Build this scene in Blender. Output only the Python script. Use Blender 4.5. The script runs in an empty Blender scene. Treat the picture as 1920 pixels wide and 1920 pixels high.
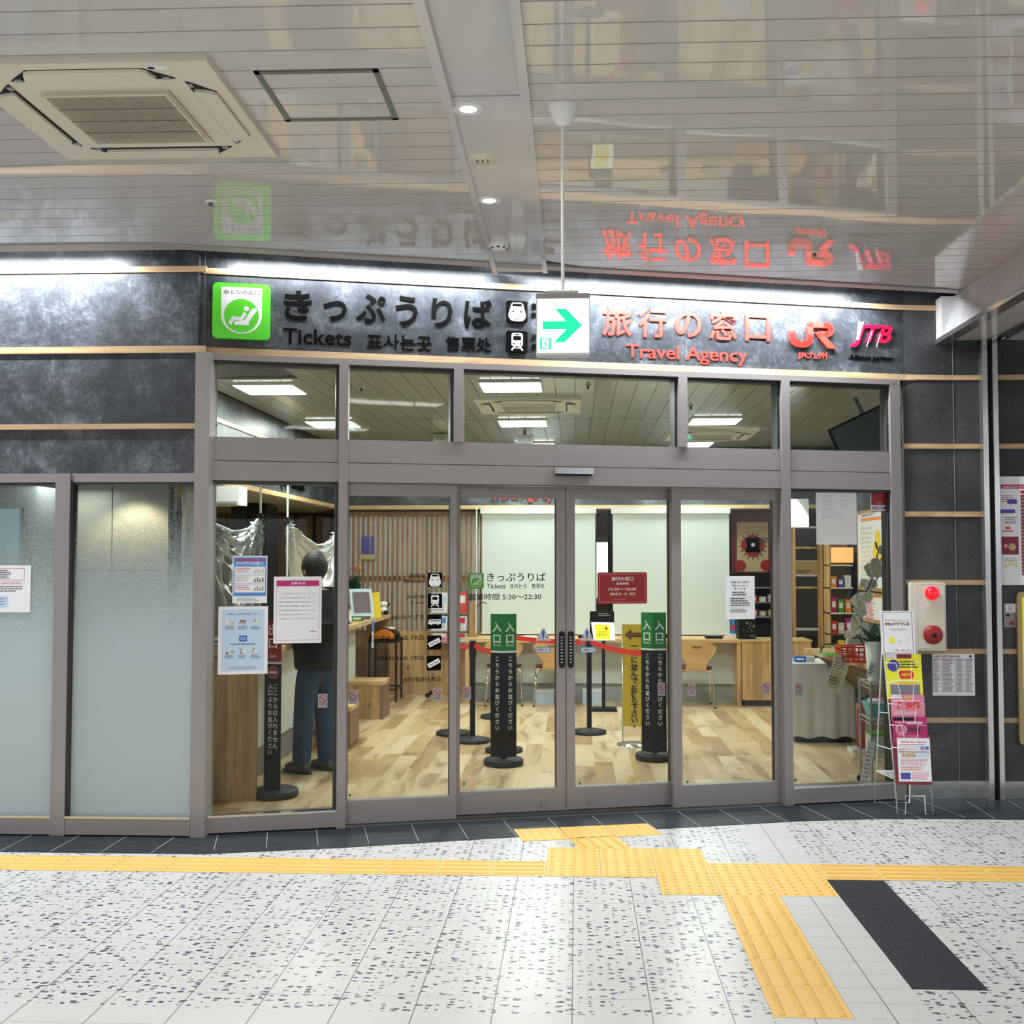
import bpy, bmesh, math, random
from mathutils import Vector, Matrix, Euler
random.seed(7)
sc = bpy.context.scene
COL = sc.collection
# ------------------------------------------------------------------ camera
F = 2070.0; CX = 994.0; CY = 960.0; EYE = 1.71
YAW = math.atan(86 / F); PIT = math.atan(88 / F)
cam = bpy.data.cameras.new('camera'); co = bpy.data.objects.new('camera', cam); COL.objects.link(co)
co.location = (0, 0, EYE); co.rotation_euler = (math.pi / 2 + PIT, 0, YAW)
cam.sensor_width = 36; cam.lens = F / 1920 * 36; cam.shift_x = (960 - CX) / 1920
cam.clip_start = 0.05; cam.clip_end = 200
sc.camera = co
sc.view_settings.view_transform = 'Standard'; sc.view_settings.look = 'None'
sc.view_settings.gamma = 1; sc.view_settings.exposure = 0.0
try: sc.view_settings.use_curve_mapping = False
except Exception: pass
sc.cycles.max_bounces = 10; sc.cycles.transparent_max_bounces = 24
sc.cycles.diffuse_bounces = 4; sc.cycles.glossy_bounces = 4
sc.cycles.caustics_reflective = False; sc.cycles.caustics_refractive = False
sc.cycles.sample_clamp_indirect = 4.0
# ------------------------------------------------------------------ world: overcast daylight outside the station
w = bpy.data.worlds.new('world'); sc.world = w; w.use_nodes = True
nt = w.node_tree; bg = nt.nodes['Background']
tc = nt.nodes.new('ShaderNodeTexCoord'); sx = nt.nodes.new('ShaderNodeSeparateXYZ')
rp = nt.nodes.new('ShaderNodeValToRGB')
nt.links.new(tc.outputs['Generated'], sx.inputs[0]); nt.links.new(sx.outputs['Z'], rp.inputs[0])
rp.color_ramp.elements[0].position = 0.0; rp.color_ramp.elements[0].color = (.16, .17, .19, 1)
rp.color_ramp.elements[1].position = 0.04; rp.color_ramp.elements[1].color = (.80, .90, 1.0, 1)
nt.links.new(rp.outputs[0], bg.inputs[0]); bg.inputs[1].default_value = 1.9

def area(loc, sx_, sy_, power, color=(1, 1, 1), rot=(0, 0, 0), name='area_light_source'):
    l = bpy.data.lights.new(name, 'AREA'); l.shape = 'RECTANGLE'; l.size = sx_; l.size_y = sy_
    l.energy = power; l.color = color
    o = bpy.data.objects.new(name, l); COL.objects.link(o); o.location = loc; o.rotation_euler = rot
    return o
def spot(loc, power, size=2.2, color=(1, .97, .93), r=.05, name='downlight_source', rot=(0, 0, 0)):
    l = bpy.data.lights.new(name, 'SPOT'); l.energy = power; l.spot_size = size; l.spot_blend = .6
    l.color = color; l.shadow_soft_size = r
    o = bpy.data.objects.new(name, l); COL.objects.link(o); o.location = loc; o.rotation_euler = rot
    return o
FA = math.radians(14.57)                   # the ticket-office front stands at this angle
FO = Vector((-2.345, 6.835, 0)); FU = Vector((math.cos(FA), math.sin(FA), 0)); FV = Vector((-math.sin(FA), math.cos(FA), 0))
def W(s, d, z): return FO + FU * s + FV * d + Vector((0, 0, z))
CEIL = 3.6
# concourse lighting: rows of ceiling lamps over the concourse
for X in (-3.6, -1.9, 0.8):
    for Y in (-4.0, -1.2, 1.6):
        area((X, Y, 3.55), 1.2, .3, 43 if X < 0 else 20, (1, .975, .95))
area((4.2, 3.5, 3.25), 1.2, .3, 6, (1, .94, .88))
# cove lighting above the sign band (in the slot between ceiling and wall)
COVE = W(2.33, -.20, 3.625)
area(COVE, 4.35, .05, 250, (.86, .93, 1.0), (0, 0, FA), 'cove_light_source')
area((-4.4, 6.59, 3.625), 3.0, .05, 150, (.86, .93, 1.0), (0, 0, 0), 'cove_light_source')
# ticket office ceiling panels
PANELS = [(-2.5, 8.9), (-.52, 8.85), (-2.5, 11.25), (-.54, 11.25), (1.4, 11.15), (-.5, 13.42), (1.4, 13.42)]
for X, Y in PANELS:
    area((X, Y, 3.07), .46, .46, 34, (.97, 1.0, .96))
area((2.9, 9.6, 2.9), .5, .5, 16, (1, .97, .9)); area((-4.6, 10.5, 2.3), .8, .8, 25, (1, .97, .9))  # first one is fill added to brighten the right side, without a fixture
spot((-.45, 4.543, 3.57), 16); spot((-.455, 5.729, 3.57), 16)
spot((-3.35, 8.0, 2.24), 22, 1.9, (1, .9, .7), .03, rot=(.35, 0, 0))
area((-4.2, 8.0, 2.24), 1.2, .3, 14, (.9, 1, 1))
# ------------------------------------------------------------------ pixel helpers: where a seen point stands in the place
_fw = Vector((-math.sin(YAW) * math.cos(PIT), math.cos(YAW) * math.cos(PIT), math.sin(PIT)))
_rt = Vector((math.cos(YAW), math.sin(YAW), 0)); _up = _rt.cross(_fw)
EYEV = Vector((0, 0, EYE))
def ray(x, y): return _fw * F + _rt * (x - CX) + _up * (CY - y)
def fl(x, y, z=0.0):
    d = ray(x, y); return EYEV + d * ((z - EYE) / d.z)
def at(x, y, Y):
    d = ray(x, y); return EYEV + d * (Y / d.y)
def fs(x, y, d=0.0):                     # on the office front: (distance along, height)
    r = ray(x, y); p0 = FO + FV * d
    p = EYEV + r * ((p0 - EYEV).dot(FV) / r.dot(FV))
    return (p - FO).dot(FU), p.z
# ------------------------------------------------------------------ materials
MATS = {}
def mat(name, col=(.5, .5, .5), rough=.5, metal=0.0, emit=None, es=1.0, spec=.5, coat=0.0, alpha=None, bump=None, trans=0.0):
    if name in MATS: return MATS[name]
    m = bpy.data.materials.new(name); m.use_nodes = True; MATS[name] = m
    b = m.node_tree.nodes['Principled BSDF']
    b.inputs['Base Color'].default_value = (*col, 1); b.inputs['Roughness'].default_value = rough
    b.inputs['Metallic'].default_value = metal; b.inputs['Specular IOR Level'].default_value = spec
    b.inputs['Coat Weight'].default_value = coat
    b.inputs['Transmission Weight'].default_value = trans
    if emit: b.inputs['Emission Color'].default_value = (*emit, 1); b.inputs['Emission Strength'].default_value = es
    if alpha is not None: b.inputs['Alpha'].default_value = alpha
    # every surface gets a faint procedural unevenness
    N = m.node_tree.nodes; L = m.node_tree.links
    if not emit:
        t = N.new('ShaderNodeTexCoord'); n = N.new('ShaderNodeTexNoise'); n.inputs['Scale'].default_value = (bump or (6, .1))[0]
        n.inputs['Detail'].default_value = 3
        bp = N.new('ShaderNodeBump'); bp.inputs['Strength'].default_value = (bump or (6, .1))[1]; bp.inputs['Distance'].default_value = .01
        L.new(t.outputs['Object'], n.inputs['Vector']); L.new(n.outputs['Fac'], bp.inputs['Height'])
        L.new(bp.outputs['Normal'], b.inputs['Normal'])
    return m
class NG:                                # small node-graph helper
    def __init__(s, name, rough=.5, spec=.5, metal=0):
        s.m = bpy.data.materials.new(name); s.m.use_nodes = True; MATS[name] = s.m
        s.t = s.m.node_tree; s.b = s.t.nodes['Principled BSDF']
        s.b.inputs['Roughness'].default_value = rough; s.b.inputs['Specular IOR Level'].default_value = spec
        s.b.inputs['Metallic'].default_value = metal
        s.co = s.n('ShaderNodeTexCoord').outputs['Object']
    def n(s, typ, **k):
        x = s.t.nodes.new(typ)
        for a, v in k.items(): setattr(x, a, v)
        return x
    def l(s, a, b): s.t.links.new(a, b)
    def math(s, op, a, b=None, c=None):
        x = s.n('ShaderNodeMath', operation=op)
        for i, v in enumerate((a, b, c)):
            if v is None: continue
            if isinstance(v, (int, float)): x.inputs[i].default_value = v
            else: s.l(v, x.inputs[i])
        return x.outputs[0]
    def sep(s, v=None):
        x = s.n('ShaderNodeSeparateXYZ'); s.l(v or s.co, x.inputs[0]); return x.outputs
    def comb(s, a, b, c=0.0):
        x = s.n('ShaderNodeCombineXYZ')
        for i, v in enumerate((a, b, c)):
            if isinstance(v, (int, float)): x.inputs[i].default_value = v
            else: s.l(v, x.inputs[i])
        return x.outputs[0]
    def scale(s, sc3, v=None):
        x = s.n('ShaderNodeVectorMath', operation='MULTIPLY'); s.l(v or s.co, x.inputs[0]); x.inputs[1].default_value = sc3
        return x.outputs[0]
    def noise(s, v, scale, detail=3, rough=.5, dist=0.0):
        x = s.n('ShaderNodeTexNoise'); s.l(v, x.inputs['Vector']); x.inputs['Scale'].default_value = scale
        x.inputs['Detail'].default_value = detail; x.inputs['Roughness'].default_value = rough
        x.inputs['Distortion'].default_value = dist; return x.outputs['Fac']
    def ramp(s, f, stops, interp='LINEAR'):
        x = s.n('ShaderNodeValToRGB'); x.color_ramp.interpolation = interp
        e = x.color_ramp.elements
        while len(e) < len(stops): e.new(.5)
        for el, (p, c) in zip(e, stops): el.position = p; el.color = (*c, 1)
        s.l(f, x.inputs[0]); return x.outputs[0]
    def mix(s, f, a, b, blend='MIX'):
        x = s.n('ShaderNodeMix', data_type='RGBA', blend_type=blend)
        for i, v in ((0, f), (6, a), (7, b)):
            if isinstance(v, (int, float)): x.inputs[i].default_value = v
            elif isinstance(v, tuple): x.inputs[i].default_value = (*v, 1)
            else: s.l(v, x.inputs[i])
        return x.outputs[2]
    def col(s, c): s.l(c, s.b.inputs['Base Color'])
    def bump(s, h, st=.3, dist=.01):
        x = s.n('ShaderNodeBump'); x.inputs['Strength'].default_value = st; x.inputs['Distance'].default_value = dist
        s.l(h, x.inputs['Height']); s.l(x.outputs[0], s.b.inputs['Normal'])

# dark stone-look cladding
g = NG('cladding', .42, .45)
n1 = g.noise(g.co, 3.2, 10, .74, .25); n2 = g.noise(g.co, 42, 6, .8, .2)
n3 = g.math('ADD', g.math('MULTIPLY', n1, .75), g.math('MULTIPLY', n2, .30))
g.col(g.ramp(n3, [(.43, (.020, .023, .026)), (.51, (.034, .038, .043)), (.57, (.062, .068, .076)), (.64, (.13, .14, .16))]))
g.l(g.math('MULTIPLY_ADD', n2, .3, .25), g.b.inputs['Roughness'])
# calmer version of the same board on the right-hand wall
g = NG('cladding_plain', .5, .4)
n1 = g.noise(g.co, 2.5, 6, .6, .3); n2 = g.noise(g.co, 40, 4, .7)
g.col(g.ramp(g.math('ADD', g.math('MULTIPLY', n1, .6), g.math('MULTIPLY', n2, .4)), [(.40, (.030, .031, .032)), (.60, (.062, .064, .066)), (.72, (.13, .135, .14))]))
# pale concrete-look band inside
g = NG('cladding_inside', .4, .4)
n1 = g.noise(g.co, 2.0, 6, .6, .6)
g.col(g.ramp(n1, [(.35, (.035, .042, .048)), (.55, (.075, .09, .10)), (.7, (.17, .20, .21))]))

def wood(name, axis, c1, c2, c3, sc=1.0, board=0.12, rough=.45, knots=True):
    """grain runs along `axis`; boards of width `board` side by side"""
    g = NG(name, rough, .4)
    X = g.sep(); ax = 'XYZ'.index(axis)
    across = g.math('ADD', X[(ax + 1) % 3], X[(ax + 2) % 3])
    cell = g.math('FLOOR', g.math('DIVIDE', across, board))
    wn = g.n('ShaderNodeTexWhiteNoise', noise_dimensions='1D'); g.l(cell, wn.inputs['W'])
    st = [14.0 * sc] * 3; st[ax] = 1.1 * sc
    off = g.n('ShaderNodeVectorMath', operation='ADD'); g.l(g.scale(tuple(st)), off.inputs[0])
    g.l(g.comb(g.math('MULTIPLY', wn.outputs[0], 31.0), g.math('MULTIPLY', wn.outputs[0], 17.0), g.math('MULTIPLY', wn.outputs[0], 53.0)), off.inputs[1])
    n = g.noise(off.outputs[0], 1.0, 5, .6, 1.2)
    c = g.ramp(n, [(.30, c3), (.45, c2), (.62, c1), (.8, c2)])
    tone = g.ramp(wn.outputs[0], [(0, (.72, .68, .62)), (.5, (1, 1, 1)), (1, (1.12, 1.06, 1.0))])
    c = g.mix(1.0, c, tone, 'MULTIPLY')
    if knots:
        v = g.n('ShaderNodeTexVoronoi'); k = [5.0] * 3; k[ax] = 2.4; g.l(g.scale(tuple(k)), v.inputs['Vector']); v.inputs['Scale'].default_value = 1
        kn = g.math('LESS_THAN', v.outputs['Distance'], .085)
        c = g.mix(g.math('MULTIPLY', kn, .75), c, (.09, .045, .02))
    g.col(c); return g.m
wood('oak_strip', 'X', (.62, .45, .27), (.50, .34, .19), (.36, .22, .11), .8, 5, .4, False)
wood('oak_inside', 'X', (.75, .58, .32), (.66, .48, .25), (.55, .38, .2), .8, 5, .4, False)
wood('cedar', 'Z', (.62, .42, .20), (.50, .31, .13), (.34, .19, .075), 1, .11)
wood('cedar_flat', 'X', (.68, .48, .25), (.58, .38, .18), (.42, .26, .12), 1, .11)
wood('brown_slat', 'Z', (.40, .24, .12), (.30, .17, .085), (.20, .11, .06), 1, .05, .5, False)
wood('brown_wall', 'Z', (.26, .16, .085), (.2, .12, .06), (.14, .08, .04), 1, .4, .5, False)
wood('dark_plank', 'X', (.15, .085, .05), (.11, .06, .035), (.07, .04, .022), 1, .14, .5, False)
wood('plywood', 'X', (.66, .42, .19), (.60, .37, .155), (.54, .32, .13), .5, 9, .35, False)

# office floor: vinyl planks running away from the entrance
g = NG('plank_floor', .28, .5)
X = g.sep(); row = g.math('FLOOR', g.math('DIVIDE', X[0], .152))
wr = g.n('ShaderNodeTexWhiteNoise', noise_dimensions='1D'); g.l(row, wr.inputs['W'])
cl = g.math('FLOOR', g.math('ADD', g.math('DIVIDE', X[1], 1.05), g.math('MULTIPLY', wr.outputs[0], 7.3)))
wc = g.n('ShaderNodeTexWhiteNoise', noise_dimensions='2D'); g.l(g.comb(row, cl), wc.inputs['Vector'])
off = g.n('ShaderNodeVectorMath', operation='ADD'); g.l(g.scale((5.0, .9, 1)), off.inputs[0])
g.l(g.comb(g.math('MULTIPLY', wc.outputs[0], 40), g.math('MULTIPLY', wr.outputs[0], 20), 0.0), off.inputs[1])
gr = g.noise(off.outputs[0], 1.0, 4, .55, 1.0)
base = g.ramp(wc.outputs[0], [(0, (.42, .27, .13)), (.3, (.56, .40, .21)), (.65, (.70, .55, .33)), (1, (.80, .67, .45))])
g.col(g.mix(1.0, base, g.ramp(gr, [(.34, (.58, .50, .41)), (.47, (.95, .93, .9)), (.7, (1.08, 1.06, 1.03))]), 'MULTIPLY'))

# white terrazzo tile with dark flecks, 0.3 m grid
def tile(name, fleck=True, base=(.63, .615, .585)):
    g = NG(name, .33, .5)
    X = g.sep()
    gx = g.math('ABSOLUTE', g.math('SUBTRACT', g.math('FRACT', g.math('DIVIDE', g.math('SUBTRACT', X[0], .1325 + .15), .3)), .5))
    gy = g.math('ABSOLUTE', g.math('SUBTRACT', g.math('FRACT', g.math('DIVIDE', g.math('SUBTRACT', X[1], 4.226 + .15), .3)), .5))
    c = g.ramp(g.noise(g.co, 1.2, 3), [(.3, tuple(v * .95 for v in base)), (.7, base)])
    if fleck:
        wob = g.n('ShaderNodeVectorMath', operation='ADD'); nn = g.n('ShaderNodeTexNoise'); g.l(g.co, nn.inputs['Vector']); nn.inputs['Scale'].default_value = 60
        sc_ = g.n('ShaderNodeVectorMath', operation='SCALE'); g.l(nn.outputs['Color'], sc_.inputs[0]); sc_.inputs['Scale'].default_value = .9
        g.l(g.scale((24, 40, 1)), wob.inputs[0]); g.l(sc_.outputs[0], wob.inputs[1])
        v = g.n('ShaderNodeTexVoronoi', voronoi_dimensions='2D'); g.l(wob.outputs[0], v.inputs['Vector']); v.inputs['Scale'].default_value = 1
        rs = g.sep(v.outputs['Color'])
        thr = g.math('MULTIPLY', g.math('SUBTRACT', rs[0], .33), .58)
        f = g.math('LESS_THAN', v.outputs['Distance'], thr)
        c = g.mix(f, c, g.ramp(rs[1], [(0, (.02, .022, .035)), (.55, (.06, .06, .08)), (.8, (.03, .04, .14)), (1, (.2, .2, .2))]))
    c = g.mix(g.math('GREATER_THAN', gx, .4935), c, (.10, .095, .09))
    c = g.mix(g.math('GREATER_THAN', gy, .4955), c, (.27, .26, .25))
    g.col(c); return g.m
tile('terrazzo'); tile('white_tile', False, (.62, .605, .58))
g = NG('slate_tile', .5, .25)
g.col(g.ramp(g.noise(g.scale((3, 14, 1)), 1.0, 5, .6), [(.3, (.014, .019, .024)), (.6, (.024, .031, .037)), (.8, (.042, .052, .06))]))
g = NG('charcoal_tile', .55, .2)
v = g.noise(g.co, 70, 3, .6)
g.col(g.ramp(v, [(.5, (.018, .020, .026)), (.66, (.028, .031, .04)), (.72, (.18, .19, .2))]))
# glossy aluminium ceiling slats, slightly wavy
g = NG('ceiling_slat', .025, .8)
g.b.inputs['Base Color'].default_value = (.60, .575, .55, 1)
g.bump(g.noise(g.scale((.9, 4.0, 1)), 1.3, 1, .3), .08, .01)
g = NG('ceiling_slat_inside', .14, .6)
g.b.inputs['Base Color'].default_value = (.50, .53, .50, 1)
g.bump(g.noise(g.scale((6, 1.0, 1)), 1.2, 2, .4), .35, .012)
g = NG('ceiling_panel', .12, .7)
g.b.inputs['Base Color'].default_value = (.60, .60, .605, 1)
g.bump(g.noise(g.co, 3, 2), .2, .01)
# clear panes
def pane_mat(name, tint=(.93, .97, .95), ior=1.24):
    m = bpy.data.materials.new(name); m.use_nodes = True; MATS[name] = m; t = m.node_tree
    t.nodes.remove(t.nodes['Principled BSDF']); out = t.nodes['Material Output']
    tr = t.nodes.new('ShaderNodeBsdfTransparent'); tr.inputs[0].default_value = (*tint, 1)
    gl = t.nodes.new('ShaderNodeBsdfGlossy'); gl.inputs['Roughness'].default_value = .015
    fr = t.nodes.new('ShaderNodeFresnel'); fr.inputs[0].default_value = ior
    nz = t.nodes.new('ShaderNodeTexNoise'); nz.inputs['Scale'].default_value = .9; tcn = t.nodes.new('ShaderNodeTexCoord')
    bp = t.nodes.new('ShaderNodeBump'); bp.inputs['Strength'].default_value = .12; bp.inputs['Distance'].default_value = .02
    t.links.new(tcn.outputs['Object'], nz.inputs['Vector']); t.links.new(nz.outputs['Fac'], bp.inputs['Height'])
    t.links.new(bp.outputs[0], gl.inputs['Normal'])
    mx = t.nodes.new('ShaderNodeMixShader')
    t.links.new(fr.outputs[0], mx.inputs[0]); t.links.new(tr.outputs[0], mx.inputs[1]); t.links.new(gl.outputs[0], mx.inputs[2])
    t.links.new(mx.outputs[0], out.inputs[0]); return m
pane_mat('glass')
# glass with a frosted film that fades out towards the top (the film itself is graded)
def _vinyl():
    m = pane_mat('vinyl', (.85, .86, .85), 1.5); t = m.node_tree; out = t.nodes['Material Output']; src = out.inputs[0].links[0].from_socket
    [setattr(n_.inputs['Roughness'], 'default_value', .3) for n_ in t.nodes if n_.type == 'BSDF_GLOSSY']
    df = t.nodes.new('ShaderNodeBsdfDiffuse'); df.inputs[0].default_value = (.55, .57, .56, 1)
    a = t.nodes.new('ShaderNodeMixShader'); a.inputs[0].default_value = .42
    t.links.new(src, a.inputs[1]); t.links.new(df.outputs[0], a.inputs[2]); t.links.new(a.outputs[0], out.inputs[0])
_vinyl()
m = pane_mat('frosted_glass'); t = m.node_tree; out = t.nodes['Material Output']; src = out.inputs[0].links[0].from_socket
df = t.nodes.new('ShaderNodeBsdfDiffuse'); df.inputs[0].default_value = (.60, .69, .70, 1)
tl = t.nodes.new('ShaderNodeBsdfTranslucent'); tl.inputs[0].default_value = (.66, .76, .76, 1)
m1 = t.nodes.new('ShaderNodeMixShader'); m1.inputs[0].default_value = .4; t.links.new(df.outputs[0], m1.inputs[1]); t.links.new(tl.outputs[0], m1.inputs[2])
tcn = t.nodes.new('ShaderNodeTexCoord'); sp = t.nodes.new('ShaderNodeSeparateXYZ'); mr = t.nodes.new('ShaderNodeMapRange')
t.links.new(tcn.outputs['Object'], sp.inputs[0]); t.links.new(sp.outputs['Z'], mr.inputs[0])
mr.interpolation_type = 'SMOOTHSTEP'; mr.inputs[1].default_value = 1.05; mr.inputs[2].default_value = 2.2; mr.inputs[3].default_value = .97; mr.inputs[4].default_value = 0.0
# the film is printed as tiny dots, denser towards the floor
vs_ = t.nodes.new('ShaderNodeVectorMath'); vs_.operation = 'SCALE'; vs_.inputs['Scale'].default_value = 700.0; t.links.new(tcn.outputs['Object'], vs_.inputs[0])
vf_ = t.nodes.new('ShaderNodeVectorMath'); vf_.operation = 'FLOOR'; t.links.new(vs_.outputs[0], vf_.inputs[0])
cx_ = t.nodes.new('ShaderNodeSeparateXYZ'); t.links.new(vf_.outputs[0], cx_.inputs[0]); cy_ = t.nodes.new('ShaderNodeCombineXYZ'); t.links.new(cx_.outputs['X'], cy_.inputs[0]); t.links.new(cx_.outputs['Z'], cy_.inputs[1])
wn_ = t.nodes.new('ShaderNodeTexWhiteNoise'); wn_.noise_dimensions = '2D'; t.links.new(cy_.outputs[0], wn_.inputs['Vector'])
gt_ = t.nodes.new('ShaderNodeMath'); gt_.operation = 'GREATER_THAN'; t.links.new(mr.outputs[0], gt_.inputs[0]); t.links.new(wn_.outputs['Value'], gt_.inputs[1])
m2 = t.nodes.new('ShaderNodeMixShader'); t.links.new(gt_.outputs[0], m2.inputs[0]); t.links.new(src, m2.inputs[1]); t.links.new(m1.outputs[0], m2.inputs[2])
t.links.new(m2.outputs[0], out.inputs[0])

mat('frame', (.275, .245, .235), .38, .3); mat('frame_dark', (.035, .034, .033), .4, .3)
mat('steel', (.62, .60, .57), .18, .9, bump=(3, .1)); mat('chrome', (.8, .8, .8), .12, 1)
mat('black', (.007, .007, .008), .45, spec=.25); mat('black_matte', (.014, .014, .015), .6, spec=.25); mat('charcoal', (.022, .024, .026), .55, spec=.3)
mat('white', (.82, .82, .81), .4); mat('white_gloss', (.85, .85, .83), .18); mat('paper', (.80, .80, .82), .55)
mat('cream', (.72, .66, .55), .4); mat('grey', (.33, .34, .33), .5); mat('grey_light', (.52, .55, .53), .5); mat('grey_mid', (.2, .2, .2), .5)
mat('plinth', (.20, .19, .18), .45); mat('dark_plinth', (.035, .04, .045), .5)
mat('red', (.72, .03, .02), .4); mat('sign_red', (.85, .045, .03), .4); mat('crimson', (.55, .004, .05), .35)
mat('dark_red', (.30, .012, .015), .45); mat('maroon', (.22, .02, .025), .5); mat('maroon_seat', (.13, .02, .022), .7)
mat('sign_black', (.002, .002, .002), .6, spec=.05); mat('ink', (.03, .03, .04), .6); mat('ink_soft', (.20, .2, .25), .6); mat('ink_red', (.5, .04, .1), .6)
mat('green_sign', (.10, .62, .03), .3); mat('green_film', (.07, .30, .02), .45); mat('green_dark', (.012, .19, .045), .45)
mat('yellow', (.85, .62, .03), .5); mat('yellow_bright', (.9, .85, .03), .5); mat('yellow_sign', (.62, .44, .025), .55)
mat('tactile', (.80, .50, .13), .5, bump=(40, .1)); mat('tactile_ridge', (.70, .42, .09), .5)
mat('blue', (.02, .13, .5), .4); mat('blue_poster', (.06, .25, .62), .45); mat('pale_blue', (.50, .64, .78), .5); mat('teal', (.12, .42, .45), .4)
mat('purple', (.07, .06, .35), .5); mat('pink', (.75, .25, .35), .5); mat('magenta', (.45, .01, .14), .45); mat('orange', (.9, .27, .03), .5)
mat('brown', (.19, .10, .05), .5); mat('tan', (.5, .38, .2), .5); mat('grille_brown', (.19, .165, .12), .5); mat('trim_grey', (.36, .345, .335), .5, spec=.3); mat('hatch_frame', (.17, .175, .155), .5); mat('gold_frame', (.36, .27, .12), .35, .3)
mat('leaf', (.025, .10, .03), .35); mat('petal', (.9, .9, .88), .5); mat('sticker_grey', (.30, .29, .30), .5); mat('petal_pink', (.85, .22, .22), .4); mat('stem', (.06, .05, .04), .5)
mat('denim', (.035, .065, .12), .8, bump=(6, .3), spec=.1); mat('jacket', (.008, .008, .007), .7, bump=(5, .3), spec=.2); mat('skin', (.55, .33, .24), .5)
mat('hair', (.012, .010, .009), .5, bump=(60, .8)); mat('shoe', (.07, .065, .05), .6); mat('sole', (.02, .02, .02), .7)
mat('screen', (.01, .012, .02), .15); mat('screen_off', (.09, .12, .135), .3); mat('monitor_shell', (.45, .55, .58), .4)
mat('cloth', (.62, .62, .63), .8, bump=(5, .6)); mat('blind', (.70, .80, .77), .6); mat('beige_panel', (.42, .38, .30), .4)
mat('led_panel', (1, 1, 1), .5, emit=(1, 1, 1), es=6.0); mat('led_white', (1, 1, 1), .5, emit=(.98, .99, 1), es=1.05)
mat('led_cove', (1, 1, 1), .5, emit=(.9, .95, 1), es=4); mat('sign_glow_green', (0, .5, .25), .5, emit=(.0, .62, .30), es=1.0)
mat('red_lamp', (.9, .01, .02), .2, emit=(1, .01, .03), es=.55); mat('tablet_white', (1, 1, 1), .4, emit=(.95, .98, 1), es=.75)
mat('tablet_yellow', (.9, .85, .03), .4, emit=(.9, .85, .03), es=.55); mat('exit_green', (.1, .8, .5), .4, emit=(.05, .75, .45), es=.8)
mat('monitor_ui', (.05, .02, .03), .3, emit=(.06, .02, .03), es=.6); mat('warm_shop', (.9, .5, .2), .5, emit=(1, .42, .14), es=.8)
mat('shop_white', (1, 1, 1), .5, emit=(1, .99, .96), es=1.3)
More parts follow.
